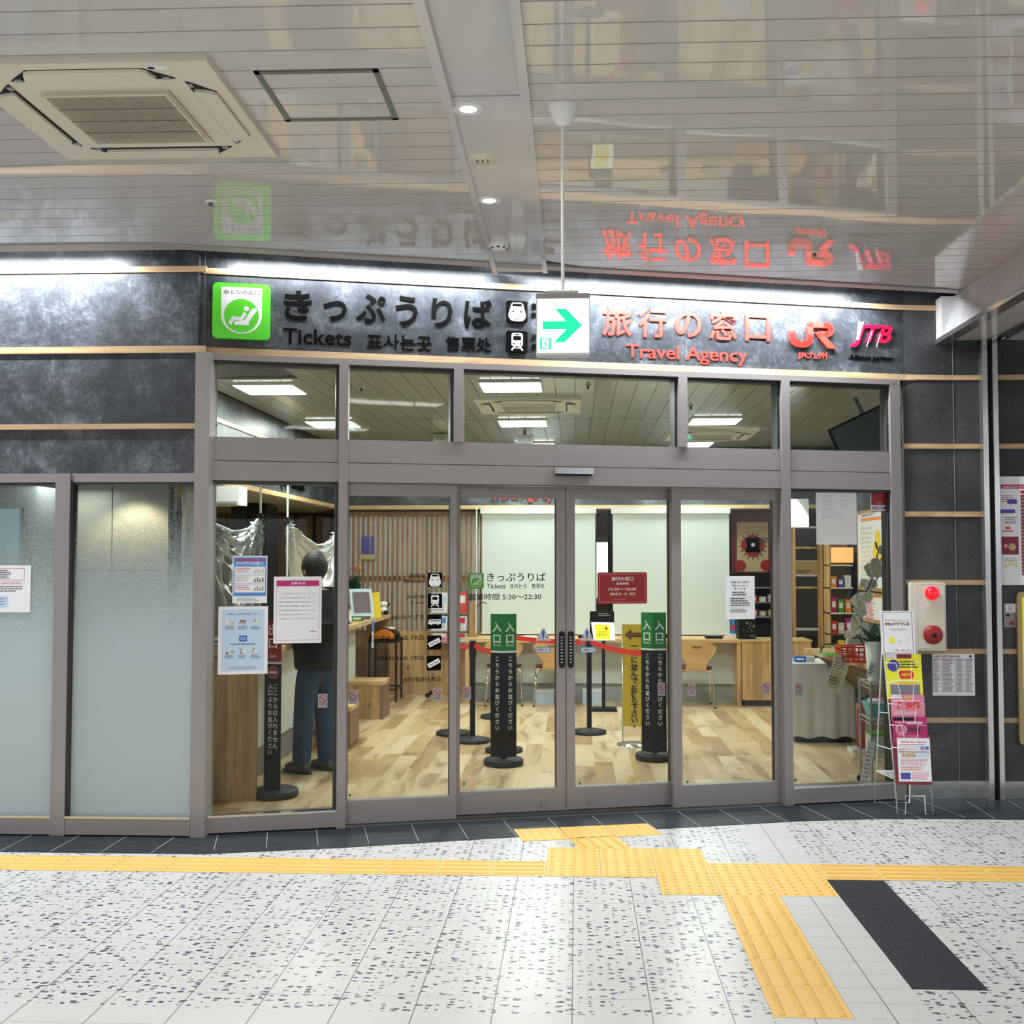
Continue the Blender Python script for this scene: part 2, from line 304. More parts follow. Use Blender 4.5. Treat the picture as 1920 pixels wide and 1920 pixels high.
# ------------------------------------------------------------------ mesh builder
_tcache = {}
def text_geo(s, ext, off, shear):
    k = (s, ext, off, shear)
    if k in _tcache: return _tcache[k]
    c = bpy.data.curves.new('t', 'FONT'); c.body = s; c.size = 1; c.extrude = ext; c.offset = off; c.shear = shear
    c.resolution_u = 3 if ext > 0 else 2
    o = bpy.data.objects.new('t', c); COL.objects.link(o)
    dg = bpy.context.evaluated_depsgraph_get(); ev = o.evaluated_get(dg); me = ev.to_mesh()
    vs = [v.co.copy() for v in me.vertices]; fc = [tuple(p.vertices) for p in me.polygons]
    ev.to_mesh_clear(); bpy.data.objects.remove(o); bpy.data.curves.remove(c)
    _tcache[k] = (vs, fc); return vs, fc
class MB:
    def __init__(s): s.v = []; s.f = []; s.m = []; s.mats = []; s.sm = []; s.T = Matrix.Identity(4)
    def mi(s, m):
        if m not in s.mats: s.mats.append(m)
        return s.mats.index(m)
    def add(s, vs, fs_, m, smooth=False):
        b = len(s.v); s.v += [s.T @ Vector(v) for v in vs]; k = s.mi(m)
        for f in fs_: s.f.append(tuple(b + i for i in f)); s.m.append(k); s.sm.append(smooth)
        return s
    def box(s, x0, y0, z0, x1, y1, z1, m):
        x0, x1 = sorted((x0, x1)); y0, y1 = sorted((y0, y1)); z0, z1 = sorted((z0, z1))
        return s.add([(x0, y0, z0), (x1, y0, z0), (x1, y1, z0), (x0, y1, z0), (x0, y0, z1), (x1, y0, z1), (x1, y1, z1), (x0, y1, z1)],
              [(0, 3, 2, 1), (4, 5, 6, 7), (0, 1, 5, 4), (1, 2, 6, 5), (2, 3, 7, 6), (3, 0, 4, 7)], m)
    def hexa(s, p, m):                   # 8 corners: bottom 4, top 4
        return s.add(p, [(0, 3, 2, 1), (4, 5, 6, 7), (0, 1, 5, 4), (1, 2, 6, 5), (2, 3, 7, 6), (3, 0, 4, 7)], m)
    def prism(s, pts, a, b, m, axis='y', smooth=False):   # outline pts (u,w) extruded from a to b along axis
        n = len(pts)
        def P(u, w, t): return (u, t, w) if axis == 'y' else ((u, w, t) if axis == 'z' else (t, u, w))
        vs = [P(u, w, a) for u, w in pts] + [P(u, w, b) for u, w in pts]
        s.add(vs, [tuple(range(n)), tuple(range(2 * n - 1, n - 1, -1))], m)
        return s.add(vs, [(i, i + n, (i + 1) % n + n, (i + 1) % n) for i in range(n)], m, smooth)
    def rrect(s, x0, z0, x1, z1, r, a, b, m, seg=5):
        pts = []
        for cx, cz, a0 in ((x1 - r, z1 - r, 0), (x0 + r, z1 - r, 90), (x0 + r, z0 + r, 180), (x1 - r, z0 + r, 270)):
            for i in range(seg + 1):
                t = math.radians(a0 + 90 * i / seg); pts.append((cx + r * math.cos(t), cz + r * math.sin(t)))
        return s.prism(pts, a, b, m)
    def disc(s, cx, cz, r, a, b, m, n=24, rz=None):
        return s.prism([(cx + r * math.cos(2 * math.pi * i / n), cz + (rz or r) * math.sin(2 * math.pi * i / n)) for i in range(n)], a, b, m)
    def ring(s, cx, cz, r0, r1, a, b, m, n=24):
        for i in range(n):
            t0, t1 = 2 * math.pi * i / n, 2 * math.pi * (i + 1) / n
            s.prism([(cx + r0 * math.cos(t0), cz + r0 * math.sin(t0)), (cx + r1 * math.cos(t0), cz + r1 * math.sin(t0)),
                     (cx + r1 * math.cos(t1), cz + r1 * math.sin(t1)), (cx + r0 * math.cos(t1), cz + r0 * math.sin(t1))], a, b, m)
        return s
    def lathe(s, prof, m, c=(0, 0), n=28, axis='z', smooth=True):
        vs = []; fs_ = []
        for r, z in prof:
            for i in range(n):
                t = 2 * math.pi * i / n; x, y = r * math.cos(t), r * math.sin(t)
                vs.append((c[0] + x, c[1] + y, z) if axis == 'z' else (c[0] + x, z, c[1] + y))
        for k in range(len(prof) - 1):
            for i in range(n):
                j = (i + 1) % n; fs_.append((k * n + i, k * n + j, (k + 1) * n + j, (k + 1) * n + i))
        s.add(vs, fs_, m, smooth)
        return s.add(vs[:n] + vs[-n:], [tuple(range(n - 1, -1, -1)), tuple(range(n, 2 * n))], m)
    def tube(s, pts, r, m, n=8, closed=False, smooth=True):
        pts = [Vector(p) for p in pts]; rings = []; N = len(pts)
        rr = r if isinstance(r, (list, tuple)) else [r] * N
        for i, p in enumerate(pts):
            a = pts[i - 1] if (i > 0 or closed) else p; b = pts[(i + 1) % N] if (i < N - 1 or closed) else p
            d = (b - a).normalized() if (b - a).length > 1e-9 else Vector((0, 0, 1))
            ref = Vector((0, 0, 1)) if abs(d.z) < .9 else Vector((1, 0, 0))
            u = d.cross(ref).normalized(); v = u.cross(d)
            rings.append([p + (u * math.cos(2 * math.pi * k / n) + v * math.sin(2 * math.pi * k / n)) * rr[i] for k in range(n)])
        vs = [q for R in rings for q in R]; fs_ = []
        for i in range(N if closed else N - 1):
            j = (i + 1) % N
            for k in range(n): fs_.append((i * n + k, i * n + (k + 1) % n, j * n + (k + 1) % n, j * n + k))
        s.add(vs, fs_, m, smooth)
        if not closed: s.add(rings[0] + rings[-1], [tuple(range(n - 1, -1, -1)), tuple(range(n, 2 * n))], m)
        return s
    def ball(s, c, r, m, nu=16, nv=10, sq=(1, 1, 1), half=False):
        vs = []; fs_ = []
        for j in range(nv + 1):
            ph = (math.pi / 2 if half else math.pi) * j / nv
            for i in range(nu):
                t = 2 * math.pi * i / nu
                vs.append((c[0] + r * sq[0] * math.sin(ph) * math.cos(t), c[1] + r * sq[1] * math.sin(ph) * math.sin(t), c[2] + r * sq[2] * math.cos(ph)))
        for j in range(nv):
            for i in range(nu):
                k = (i + 1) % nu; fs_.append((j * nu + i, (j + 1) * nu + i, (j + 1) * nu + k, j * nu + k))
        return s.add(vs, fs_, m, True)
    def text(s, t, x0, z0, x1, z1, y, m, ext=0.0, off=.012, shear=0.0, mirror=False, keep=False):
        """letters filling the box x0..x1, z0..z1, front face at y (towards the viewer = -y), depth ext"""
        vs, fc = text_geo(t, 1.0 if ext > 0 else 0.0, off, shear)
        if not vs: return s
        ax = min(v.x for v in vs); bx = max(v.x for v in vs); ay = min(v.y for v in vs); by = max(v.y for v in vs)
        kx = (x1 - x0) / (bx - ax); kz = (z1 - z0) / (by - ay)
        out = []
        for v in vs:
            u = (v.x - ax) * kx; u = (x1 - u) if mirror else (x0 + u)
            out.append((u, y + (ext * (1 - v.z) / 2 if ext > 0 else 0), z0 + (v.y - ay) * kz))
        return s.add(out, fc, m)
    def dashes(s, x0, z0, x1, z1, n, y, m, fill=.85, h=.45):     # rows of illegibly small print
        dz = (z1 - z0) / n
        for i in range(n):
            x = x0; xe = x0 + (x1 - x0) * random.uniform(fill * .7, 1)
            zc = z1 - dz * (i + .5)
            while x < xe:
                wd = random.uniform(.06, .2) * (x1 - x0); e = min(x + wd, xe)
                s.add([(x, y, zc - dz * h / 2), (e, y, zc - dz * h / 2), (e, y, zc + dz * h / 2), (x, y, zc + dz * h / 2)], [(0, 1, 2, 3)], m)
                x = e + .02 * (x1 - x0)
        return s
    def rect(s, x0, z0, x1, z1, y, m):
        return s.add([(x0, y, z0), (x1, y, z0), (x1, y, z1), (x0, y, z1)], [(0, 1, 2, 3)], m)
    def stroke(s, pts, wd, a, b, m, round_=True):
        for (x0, z0), (x1, z1) in zip(pts, pts[1:]):
            L = math.hypot(x1 - x0, z1 - z0)
            if L < 1e-9: continue
            nx, nz = -(z1 - z0) / L * wd / 2, (x1 - x0) / L * wd / 2
            s.prism([(x0 + nx, z0 + nz), (x0 - nx, z0 - nz), (x1 - nx, z1 - nz), (x1 + nx, z1 + nz)], a, b, m)
        if round_:
            for x, z in pts[1:-1]: s.disc(x, z, wd / 2, a, b, m, 14)
        return s
    def build(s, name, parent=None, kind=None, label=None):
        me = bpy.data.meshes.new(name); me.from_pydata([tuple(v) for v in s.v], [], s.f)
        for m in s.mats: me.materials.append(MATS[m])
        me.polygons.foreach_set('material_index', s.m); me.polygons.foreach_set('use_smooth', s.sm)
        me.update()
        o = bpy.data.objects.new(name, me); COL.objects.link(o)
        if parent: o.parent = parent
        if kind: o['kind'] = kind
        if label: o['label'] = label
        return o
def thing(name, label, cat, loc=(0, 0, 0), rz=0.0, group=None, rot=None):
    o = bpy.data.objects.new(name, None); COL.objects.link(o); o.empty_display_size = .1
    o.location = loc; o.rotation_euler = rot or (0, 0, rz); o['label'] = label; o['category'] = cat
    if group: o['group'] = group
    return o
def tag(o, label, cat, group=None, loc=None, rz=0.0, rot=None):
    o['label'] = label; o['category'] = cat
    if group: o['group'] = group
    if loc is not None: o.location = loc; o.rotation_euler = rot or (0, 0, rz)
    return o
def dup(root, loc, label=None, rz=None, group=None):
    r = root.copy(); COL.objects.link(r); r.location = loc
    if rz is not None: r.rotation_euler = (0, 0, rz)
    if label: r['label'] = label
    if group: r['group'] = group
    for ch in list(root.children):
        c = ch.copy(); COL.objects.link(c); c.parent = r
        for gch in ch.children:
            d = gch.copy(); COL.objects.link(d); d.parent = c
    return r
def structure(o, rz=0.0, loc=None):
    o['kind'] = 'structure'
    if loc is not None: o.location = loc
    o.rotation_euler = (0, 0, rz); return o
# ================================================================== SETTING
LY = 6.79                                   # left wall plane
def facade_y(x): return .26 * x + 7.445
# ---- concourse floor
b = MB(); b.box(-8, -8, -.1, 8, 9.0, 0, 'terrazzo'); structure(b.build('floor'))
b = MB()
def cell(k, r, m, kk=1, rr=1, z=.0015):
    x = .1325 + .3 * k; y = 4.226 + .3 * r
    b.box(x + .0015, y + .0015, -.002, x + .3 * kk - .0015, y + .3 * rr - .0015, z, m)
for r in range(-30, 0):
    cell(-26, r, 'white_tile', 28, 1, .001); cell(5, r, 'white_tile', 20, 1, .001)
    for k in (2, 3, 4): cell(k, r, 'white_tile')
for r in range(0, 5): cell(3, r, 'white_tile')
for r in range(7, 10): cell(3, r, 'white_tile')
structure(b.build('floor'))
b = MB()
for r in range(1, 6): b.box(.1325 + 1.2, 4.226 + .3 * r, -.002, .1325 + 1.5 - .001, 4.226 + .3 * r + .2995, .0015, 'charcoal_tile')
structure(b.build('floor'))
# tactile paving: raised bars and dots on yellow tiles
b = MB()
def dots(P, nx, ny):                        # P(u,v) -> (x,y)
    for i in range(nx):
        for j in range(ny):
            x, y = P((i + .5) / nx, (j + .5) / ny); b.lathe([(.014, .002), (.011, .0058), (.006, .0068), (.0, .007)], 'tactile_ridge', (x, y), 8)
def dcell(k, r):
    x = .1325 + .3 * k; y = 4.226 + .3 * r; b.box(x, y, -.002, x + .3, y + .3, .0012, 'grey_mid'); cell(k, r, 'tactile', z=.002); dots(lambda u, v: (x + .3 * u, y + .3 * v), 5, 5)
def bcell(k, r, along):
    x = .1325 + .3 * k; y = 4.226 + .3 * r; b.box(x, y, -.002, x + .3, y + .3, .0012, 'grey_mid'); cell(k, r, 'tactile', z=.002)
    for i in range(4):
        t = .3 * (i + .5) / 4
        if along == 'x': b.hexa([(x + .012, y + t - .014, .002), (x + .288, y + t - .014, .002), (x + .288, y + t + .014, .002), (x + .012, y + t + .014, .002), (x + .018, y + t - .008, .007), (x + .282, y + t - .008, .007), (x + .282, y + t + .008, .007), (x + .018, y + t + .008, .007)], 'tactile_ridge')
        else: b.hexa([(x + t - .014, y + .012, .002), (x + t + .014, y + .012, .002), (x + t + .014, y + .288, .002), (x + t - .014, y + .288, .002), (x + t - .008, y + .018, .007), (x + t + .008, y + .018, .007), (x + t + .008, y + .282, .007), (x + t - .008, y + .282, .007)], 'tactile_ridge')
for k in range(-26, -1): bcell(k, 6, 'x')
for k in range(4, 26): bcell(k, 6, 'x')
for k in (-1, 0): dcell(k, 6); dcell(k, 7)
for r in (5, 6, 7): dcell(1, r)
for r in (5, 6): dcell(2, r); dcell(3, r)
for r in range(0, 5): bcell(2, r, 'y')
# branch to the door, square to the office front
q = [fl(979, 1578), fl(1243, 1565), fl(1214, 1545), fl(962, 1556)]
def Q(u, v):
    a = q[0].lerp(q[1], u); c = q[3].lerp(q[2], u); p = a.lerp(c, v); return p.x, p.y
for i in range(3):
    p = [Q(i / 3 + .003, 0), Q((i + 1) / 3 - .003, 0), Q((i + 1) / 3 - .003, 1), Q(i / 3 + .003, 1)]
    b.prism(p, -.002, .004, 'tactile', 'z')
    for a_ in range(5):
        for c_ in range(5):
            x, y = Q((i + (a_ + .5) / 5) / 3, (c_ + .5) / 5); b.lathe([(.014, .003), (.008, .008), (0, .0085)], 'tactile_ridge', (x, y), 8)
st = [fl(1085, 1590.5), fl(1184, 1591.7), fl(1154, 1568.5), fl(1067, 1572.5)]
b.prism([(p.x, p.y) for p in st], -.002, .004, 'tactile', 'z')
for i in range(4):
    a = st[0].lerp(st[1], (i + .5) / 4); c = st[3].lerp(st[2], (i + .5) / 4); d_ = (st[1] - st[0]).normalized() * .009
    b.prism([((a - d_).x, a.y + .01), ((a + d_).x, a.y + .01), ((c + d_).x, c.y - .01), ((c - d_).x, c.y - .01)], .003, .008, 'tactile_ridge', 'z')
structure(b.build('floor'))
# slate threshold strip
b = MB()
front = [(-8, 6.385), (-2.15, 6.39), (-1.39, 6.562), (-.59, 6.795), (.5, 7.092), (1.46, 7.345), (2.0, 7.43), (2.4, 7.45), (8, 7.44)]
b.prism(front + [(8, 8.6), (-1.8, 8.6), (-8, 6.9)], -.05, .003, 'slate_tile', 'z'); structure(b.build('floor'))
b = MB()
for i in range(24):
    X = -2.47 - .3 * i; b.box(X - .0015, 6.39, .002, X + .0015, 6.8, .0036, 'grey_light')
for i in range(17):
    s_ = .12 + .3 * i
    a, c = W(s_, -.03, 0), W(s_, -.4 - .013 * i, 0); n_ = FU * .0015
    b.prism([((a - n_).x, a.y), ((a + n_).x, a.y), ((c + n_).x, c.y), ((c - n_).x, c.y)], .002, .0036, 'grey_light', 'z')
for X in (2.75, 3.05, 3.35): b.box(X - .0015, 7.46, .002, X + .0015, 8.0, .0036, 'grey_light')
structure(b.build('floor'))
# ---- office floor
b = MB(); b.prism([(-8, 6.95), (-2.3, 6.95), (2.4, 8.17), (6.5, 8.17), (6.5, 15), (-8, 15)], -.02, .006, 'plank_floor', 'z'); structure(b.build('floor'))
b = MB()
for x0, x1 in ((905, 1046), (1081, 1136)):
    p = [fl(x0, 1500 - (x0 - 905) * .03, .006), fl(x1, 1497 - (x0 - 905) * .03, .006), fl(x1 - 3, 1488 - (x0 - 905) * .03, .006), fl(x0 + 8, 1491 - (x0 - 905) * .03, .006)]
    b.prism([(v.x, v.y) for v in p], .004, .010, 'tactile', 'z')
structure(b.build('floor'))
# ---- concourse ceiling
b = MB(); PITCH = .1628; Y0 = 3.827 - 73 * PITCH
edge = lambda y: -8.0 if y <= 6.43 else (y - 7.065) / .26
k = 0
while True:
    y0 = Y0 + k * PITCH + .004; y1 = Y0 + (k + 1) * PITCH - .004; k += 1
    if y0 > 7.9: break
    if y1 < 6.43 or y0 > 7.02:
        xa, xb = (-8, -8) if y1 < 6.43 else (edge(y0), edge(y1))
    else: xa, xb = edge(max(y0, 6.4301)), edge(y1)
    for (l0, l1, r_) in (((xa, xb, -.545) if xa < -.545 else (None, None, None)), ((max(xa, -.185), max(xb, -.185), 2.73))):
        if l0 is None or (l0 >= r_): continue
        l1_ = min(l1, r_ - .001)
        b.hexa([(l0, y0, CEIL), (r_, y0, CEIL), (r_, y1, CEIL), (l1_, y1, CEIL), (l0, y0, CEIL + .012), (r_, y0, CEIL + .012), (r_, y1, CEIL + .012), (l1_, y1, CEIL + .012)], 'ceiling_slat')
structure(b.build('ceiling'))
b = MB(); b.box(-8, -8, CEIL + .012, 8, 6.545, CEIL + .05, 'frame_dark')
b.prism([(-2.42, 6.545), (2.75, 7.89), (2.75, 6.6), (-2.6, 6.6)], CEIL + .012, CEIL + .05, 'frame_dark', 'z')
b.box(-8, 6.4, 3.70, 8, 8.8, 3.74, 'frame_dark'); structure(b.build('ceiling'))
b = MB()                                    # edge board along the lit slot
b.prism([(-8, 6.42), (-2.47, 6.42), (2.72, 7.80), (2.72, 7.89), (-2.38, 6.56), (-8, 6.545)], CEIL - .008, CEIL + .06, 'trim_grey', 'z'); structure(b.build('trim_1'))
b = MB()                                    # channel with the downlights
b.box(-.545, 4.43, CEIL, -.185, 7.2, CEIL + .02, 'ceiling_panel')
b.box(-.545, -8, CEIL + .004, -.185, 4.425, CEIL + .024, 'ceiling_panel')
b.box(-.545, -8, CEIL - .022, -.505, 4.55, CEIL + .01, 'ceiling_panel'); b.box(-.222, -8, CEIL - .022, -.185, 4.55, CEIL + .01, 'ceiling_panel')
b.box(-.545, 4.555, CEIL - .010, -.512, 7.2, CEIL + .01, 'ceiling_panel'); b.box(-.215, 4.555, CEIL - .010, -.185, 7.2, CEIL + .01, 'ceiling_panel')
structure(b.build('ceiling'))
# bulkhead and lower ceiling on the right
b = MB()
n_ = 62
for i in range(n_):
    y0 = 8.1 - .16 * i; y1 = y0 - .157
    b.hexa([(2.63, y1, 3.30), (2.66, y1, 3.30), (2.66, y0, 3.30), (2.63, y0, 3.30), (2.72, y1, CEIL), (2.74, y1, CEIL), (2.74, y0, CEIL), (2.72, y0, CEIL)], 'ceiling_panel')
b.box(2.62, 7.96, 3.30, 2.73, 8.1, 3.592, 'white'); structure(b.build('wall_bulkhead'))
b = MB(); b.box(2.61, -2, 3.268, 2.70, 8.1, 3.30, 'steel'); structure(b.build('trim_2'))
b = MB()
for i in range(64):
    y0 = 8.1 - .16 * i; b.box(2.70, y0 - .156, 3.30, 2.985, y0, 3.312, 'ceiling_slat'); b.box(3.10, y0 - .156, 3.30, 8, y0, 3.312, 'ceiling_slat')
b.box(2.66, -2.1, 3.312, 8, 8.1, 3.33, 'frame_dark'); structure(b.build('ceiling'))
b = MB(); b.box(2.985, -2, 3.29, 3.015, 8.1, 3.33, 'steel'); b.box(3.07, -2, 3.29, 3.10, 8.1, 3.33, 'steel'); b.box(3.015, -2, 3.315, 3.07, 8.1, 3.33, 'black'); structure(b.build('trim_3'))
# ---- left wall
xr = at(365, 1100, LY).x                     # where the left wall ends at the corner post
b = MB(); b.box(-8, LY, 2.245, xr, LY + .12, 3.70, 'cladding'); structure(b.build('wall_left'))
tn = 4
for z0, z1 in ((3.515, 3.552), (3.003, 3.046), (at(0, 806, LY).z, at(0, 796, LY).z)):
    b = MB(); b.box(-8, LY - .012, z0, (xr + .05 if z0 > 2.9 else xr), LY + .01, z1, 'oak_strip'); structure(b.build('trim_%d' % tn)); tn += 1
# frosted windows
def box_obj(name, x0, y0, z0, x1, y1, z1, m, kind='structure', rz=0, loc=None, parent=None):
    b = MB(); b.box(x0, y0, z0, x1, y1, z1, m); o = b.build(name, parent)
    if kind: o['kind'] = kind
    if loc is not None: o.location = loc
    o.rotation_euler = (0, 0, rz); return o
xm0, xm1 = at(104, 1200, LY).x, at(131, 1200, LY).x
zf = at(200, 1531, LY).z                       # top of the bottom rail
wn = 1
for xa, xb, fl_ in ((-4.7, xm0, 0), (xm1, xr, 1)):
    r = thing('window_%d' % wn, 'x', 'x'); del r['label']; del r['category']; r['kind'] = 'structure'; wn += 1
    b = MB(); b.box(xa, LY + .02, zf, xb, LY + .03, 2.2, 'frosted_glass'); b.build('pane', r)
    b = MB(); b.box(xa, LY - .03, .012, xb, LY + .06, zf, 'frame'); b.box(xa, LY - .035, zf - .006, xb, LY + .02, zf + .006, 'steel')
    b.box(xa, LY - .015, 2.19, xb, LY + .06, 2.245, 'frame'); b.box(xa, LY, 2.175, xb, LY + .04, 2.192, 'frame_dark')
    b.build('window_frame', r)
b = MB(); b.box(xm0, LY - .035, .006, xm1, LY + .07, 2.245, 'frame'); b.box(xm1, LY - .02, .006, xm1 + .012, LY + .05, 2.2, 'frame_dark'); structure(b.build('trim_%d' % tn)); tn += 1
box_obj('wall_left', -8, LY, 0, -4.7, LY + .12, 2.245, 'cladding')
# room behind the frosted windows
b = MB()
for x0 in (-7.6, -6.4, -5.2, -4.42, -3.98, -3.54):
    x1 = x0 + (.43 if x0 > -5 else 1.19)
    for z0, z1 in ((0, 1.62), (1.63, 2.4)): b.box(x0, 8.3, z0, x1, 8.34, z1, 'beige_panel')
b.box(-8, 8.34, 0, -3.08, 8.4, 2.4, 'black'); structure(b.build('wall_back'))
b = MB(); b.prism([(-8, 6.92), (-2.5, 6.92), (-3.05, 8.4), (-8, 8.4)], 2.30, 2.36, 'beige_panel', 'z'); structure(b.build('ceiling'))
b = MB(); b.prism([(-2.47, 6.9), (-2.42, 6.92), (-2.98, 8.42), (-3.04, 8.4)], 0, 3.2, 'beige_panel', 'z'); structure(b.build('wall_left'))
b = MB(); b.box(-3.95, 7.2, 0, -3.91, 8.3, 2.3, 'grey_mid'); structure(b.build('wall_left'))
# ---- office front
def F_(name, fn, tagk='structure'):
    b = MB(); fn(b); o = b.build(name); structure(o, FA, tuple(FO)); return o
S = lambda x, y=1100, d=0: fs(x, y, d)[0]
s0, s1, s2 = S(391), S(633), S(650)
s8, s9, s10 = S(1465), S(1481), S(1671)
ZT, ZB = 2.48, 2.205                          # header box
F_('wall_front', lambda b: b.box(-.05, 0, 3.03, 5.1, .12, 3.70, 'cladding'))
def joint(b):
    b.box(-.002, -.001, 3.03, .002, .01, 3.69, 'grey_mid')
    for x in (3.2, 4.55): b.box(S(x) if x > 10 else x, -.001, 3.05, (x) + .003, .01, 3.5, 'charcoal')
F_('trim_%d' % tn, joint); tn += 1
for z0, z1 in ((3.515, 3.552), (3.003, 3.046)):
    F_('trim_%d' % tn, lambda b: b.box(-.012, -.014, z0, 5.05, .02, z1, 'oak_strip')); tn += 1
ztop = 3.003
def corner_post(b):
    b.box(-.006, -.03, 0, s0 - .012, .12, ztop, 'frame'); b.box(s0 - .012, -.012, .1, s0, .1, ztop - .03, 'steel')
F_('trim_%d' % tn, corner_post); tn += 1
b = MB(); b.box(xr - .002, LY - .03, 0, xr + .09, LY + .12, 3.003, 'frame'); structure(b.build('trim_%d' % tn)); tn += 1
def mullion(a, c, z0, z1):
    global tn
    F_('trim_%d' % tn, lambda b: (b.box(a, -.03, z0, c, .11, z1, 'frame'))); tn += 1
mullion(s1, s2, 0, 2.965); mullion(s8, s9, 0, 2.965); mullion(s10 - .004, s10 + .05, 0, ztop - .03); mullion(s10 + .05, s10 + .075, 0, ztop)
F_('trim_%d' % tn, lambda b: b.box(s0, -.03, 2.965, s10 + .05, .11, ztop, 'frame')); tn += 1
st2, st3 = S(859, 760), S(1278, 760)
mullion(st2 - .032, st2 + .032, ZT, 2.965); mullion(st3 - .032, st3 + .032, ZT, 2.965)
def header(b):
    for a, c in ((s0, s1), (s2, s8), (s9, s10)):
        b.box(a, -.02, ZB, c, .14, 2.327, 'frame'); b.box(a, -.015, 2.332, c, .14, ZT, 'frame'); b.box(a, -.008, 2.32, c, .1, 2.34, 'frame_dark')
F_('trim_%d' % tn, header); tn += 1
def window(a, c, z0, z1, rail=None, reveal=.02):
    global wn
    r = thing('window_%d' % wn, 'x', 'x', tuple(FO), FA); del r['label']; del r['category']; r['kind'] = 'structure'; wn += 1
    b = MB(); b.box(a, .035, z0, c, .045, z1, 'glass'); b.build('pane', r)
    b = MB()
    for p in ((a, z0, a + reveal * .5, z1), (c - reveal, z0, c, z1), (a, z1 - reveal, c, z1)): b.box(p[0], .0, p[1], p[2], .09, p[3], 'frame_dark' if p[0] != a or p[2] == c else 'steel')
    if rail: b.box(a, -.03, rail, c, .1, z0 + .004, 'frame'); b.box(a, -.034, z0 - .002, c, .02, z0 + .012, 'steel')
    b.build('window_frame', r)
zr = fs(510, 1526)[1]
window(s0, s1, zr, ZB, .012); window(s9, s10, zr + .01, ZB, .012)
for a, c in ((s0, s1), (s2, st2 - .032), (st2 + .032, st3 - .032), (st3 + .032, s8), (s9, s10)): window(a, c, ZT, 2.965)
dn = 1
DOORS = []
def door(a, c, d, glass, zb, handle=None, lock=None, dark=None):
    """leaf from a to c, set back d; glass (g0,g1) along"""
    global dn
    r = thing('door_%d' % dn, 'x', 'x', tuple(FO), FA); del r['label']; del r['category']; r['kind'] = 'structure'; dn += 1
    g0, g1 = glass; zg0, zg1 = zb + .145, 2.12
    b = MB(); b.box(g0, d + .018, zg0, g1, d + .026, zg1, 'glass'); b.build('pane', r)
    b = MB(); b.box(a, d, zb, c, d + .045, zg0, 'frame'); b.box(a, d, zg1, c, d + .045, ZB - .004, 'frame')
    b.box(a, d, zg0, g0, d + .045, zg1, 'frame'); b.box(g1, d, zg0, c, d + .045, zg1, 'frame')
    for e in (g0, g1): b.box(e - .002, d + .004, zg0, e + .002, d + .04, zg1, 'frame_dark')
    b.box(g0, d + .002, zg0 - .003, g1, d + .04, zg0 + .006, 'grey')
    if dark: b.box(dark[0], d + .006, zb, dark[1], d + .05, ZB - .01, 'frame_dark')
    b.build('leaf_frame', r)
    if handle:
        b = MB(); b.rrect(handle - .021, .97, handle + .021, 1.22, .02, d - .006, d + .004, 'black')
        b.dashes(handle - .010, 1.0, handle + .010, 1.19, 9, d - .0065, 'grey', 1, .4); b.build('handle', r, label='black pull handle with fine grey lettering')
    if lock:
        b = MB(); b.disc(lock, .075, .022, d - .006, d + .002, 'grey_mid'); b.disc(lock, .075, .014, d - .009, d - .004, 'frame'); b.build('lock', r)
    DOORS.append((r, d)); return r
DA, DB = .03, .10
dA = door(s2, S(856, 1200, DA), DA, (S(653, 1200, DA), S(843, 1200, DA)), .012, dark=(S(843, 1200, DA), S(847, 1200, DA)))
dB = door(S(857, 1200, DB), S(1060.5, 1200, DB), DB, (S(862, 1200, DB), S(1043, 1200, DB)), .02, S(1053.5, 1200, DB), S(1018, 1510, DB))
dC = door(S(1062, 1200, DB), S(1261, 1200, DB), DB, (S(1078, 1200, DB), S(1255, 1200, DB)), .02, S(1070, 1200, DB), S(1105, 1507, DB))
dD = door(S(1261, 1200, DA), s8, DA, (S(1278, 1200, DA), S(1451, 1200, DA)), .012, dark=(S(1451, 1200, DA), s8))
F_('trim_%d' % tn, lambda b: (b.box(s2, .0, 0, s8, .16, .006, 'steel'), b.box(s2, .02, .0, s8, .14, .014, 'frame_dark'))); tn += 1
# inside face above the header
F_('wall_front', lambda b: b.box(s0, .115, 2.97, 5.1, .16, 3.7, 'grey_light'))
# ---- curved wall on the right
path = [(2.37, 8.062), (2.62, 8.085), (2.74, 8.10), (2.925, 8.10)]
path2 = [(3.035, 8.10), (3.6, 8.10), (8, 8.10)]
def ribbon(b, pts, off, z0, z1, m, th=.05):
    for (x0, y0), (x1, y1) in zip(pts, pts[1:]):
        b.hexa([(x0, y0 - off, z0), (x1, y1 - off, z0), (x1, y1 + th, z0), (x0, y0 + th, z0), (x0, y0 - off, z1), (x1, y1 - off, z1), (x1, y1 + th, z1), (x0, y0 + th, z1)], m)
b = MB(); ribbon(b, path, 0, 0, 3.7, 'cladding_plain'); b.box(2.738, 8.095, .12, 2.742, 8.12, 3.3, 'grey_mid'); structure(b.build('wall_right'))
b = MB(); ribbon(b, path2, 0, 0, 3.7, 'cladding_plain'); structure(b.build('wall_right'))
zs_ = [at(1760, y, 8.09).z for y in (837, 964, 1092, 1221, 1350)]
for z in [3.026] + zs_:
    b = MB(); ribbon(b, path, .012, z - .018, z + .018, 'oak_strip', 0); structure(b.build('trim_%d' % tn)); tn += 1
    b = MB(); ribbon(b, path2, .012, z - .018, z + .018, 'oak_strip', 0); structure(b.build('trim_%d' % tn)); tn += 1
b = MB(); ribbon(b, path[:2] + [(2.66, 8.09)], .012, 3.515, 3.552, 'oak_strip', 0); structure(b.build('trim_%d' % tn)); tn += 1
b = MB(); ribbon(b, path, .02, 0, .125, 'steel', 0); structure(b.build('baseboard_right'))
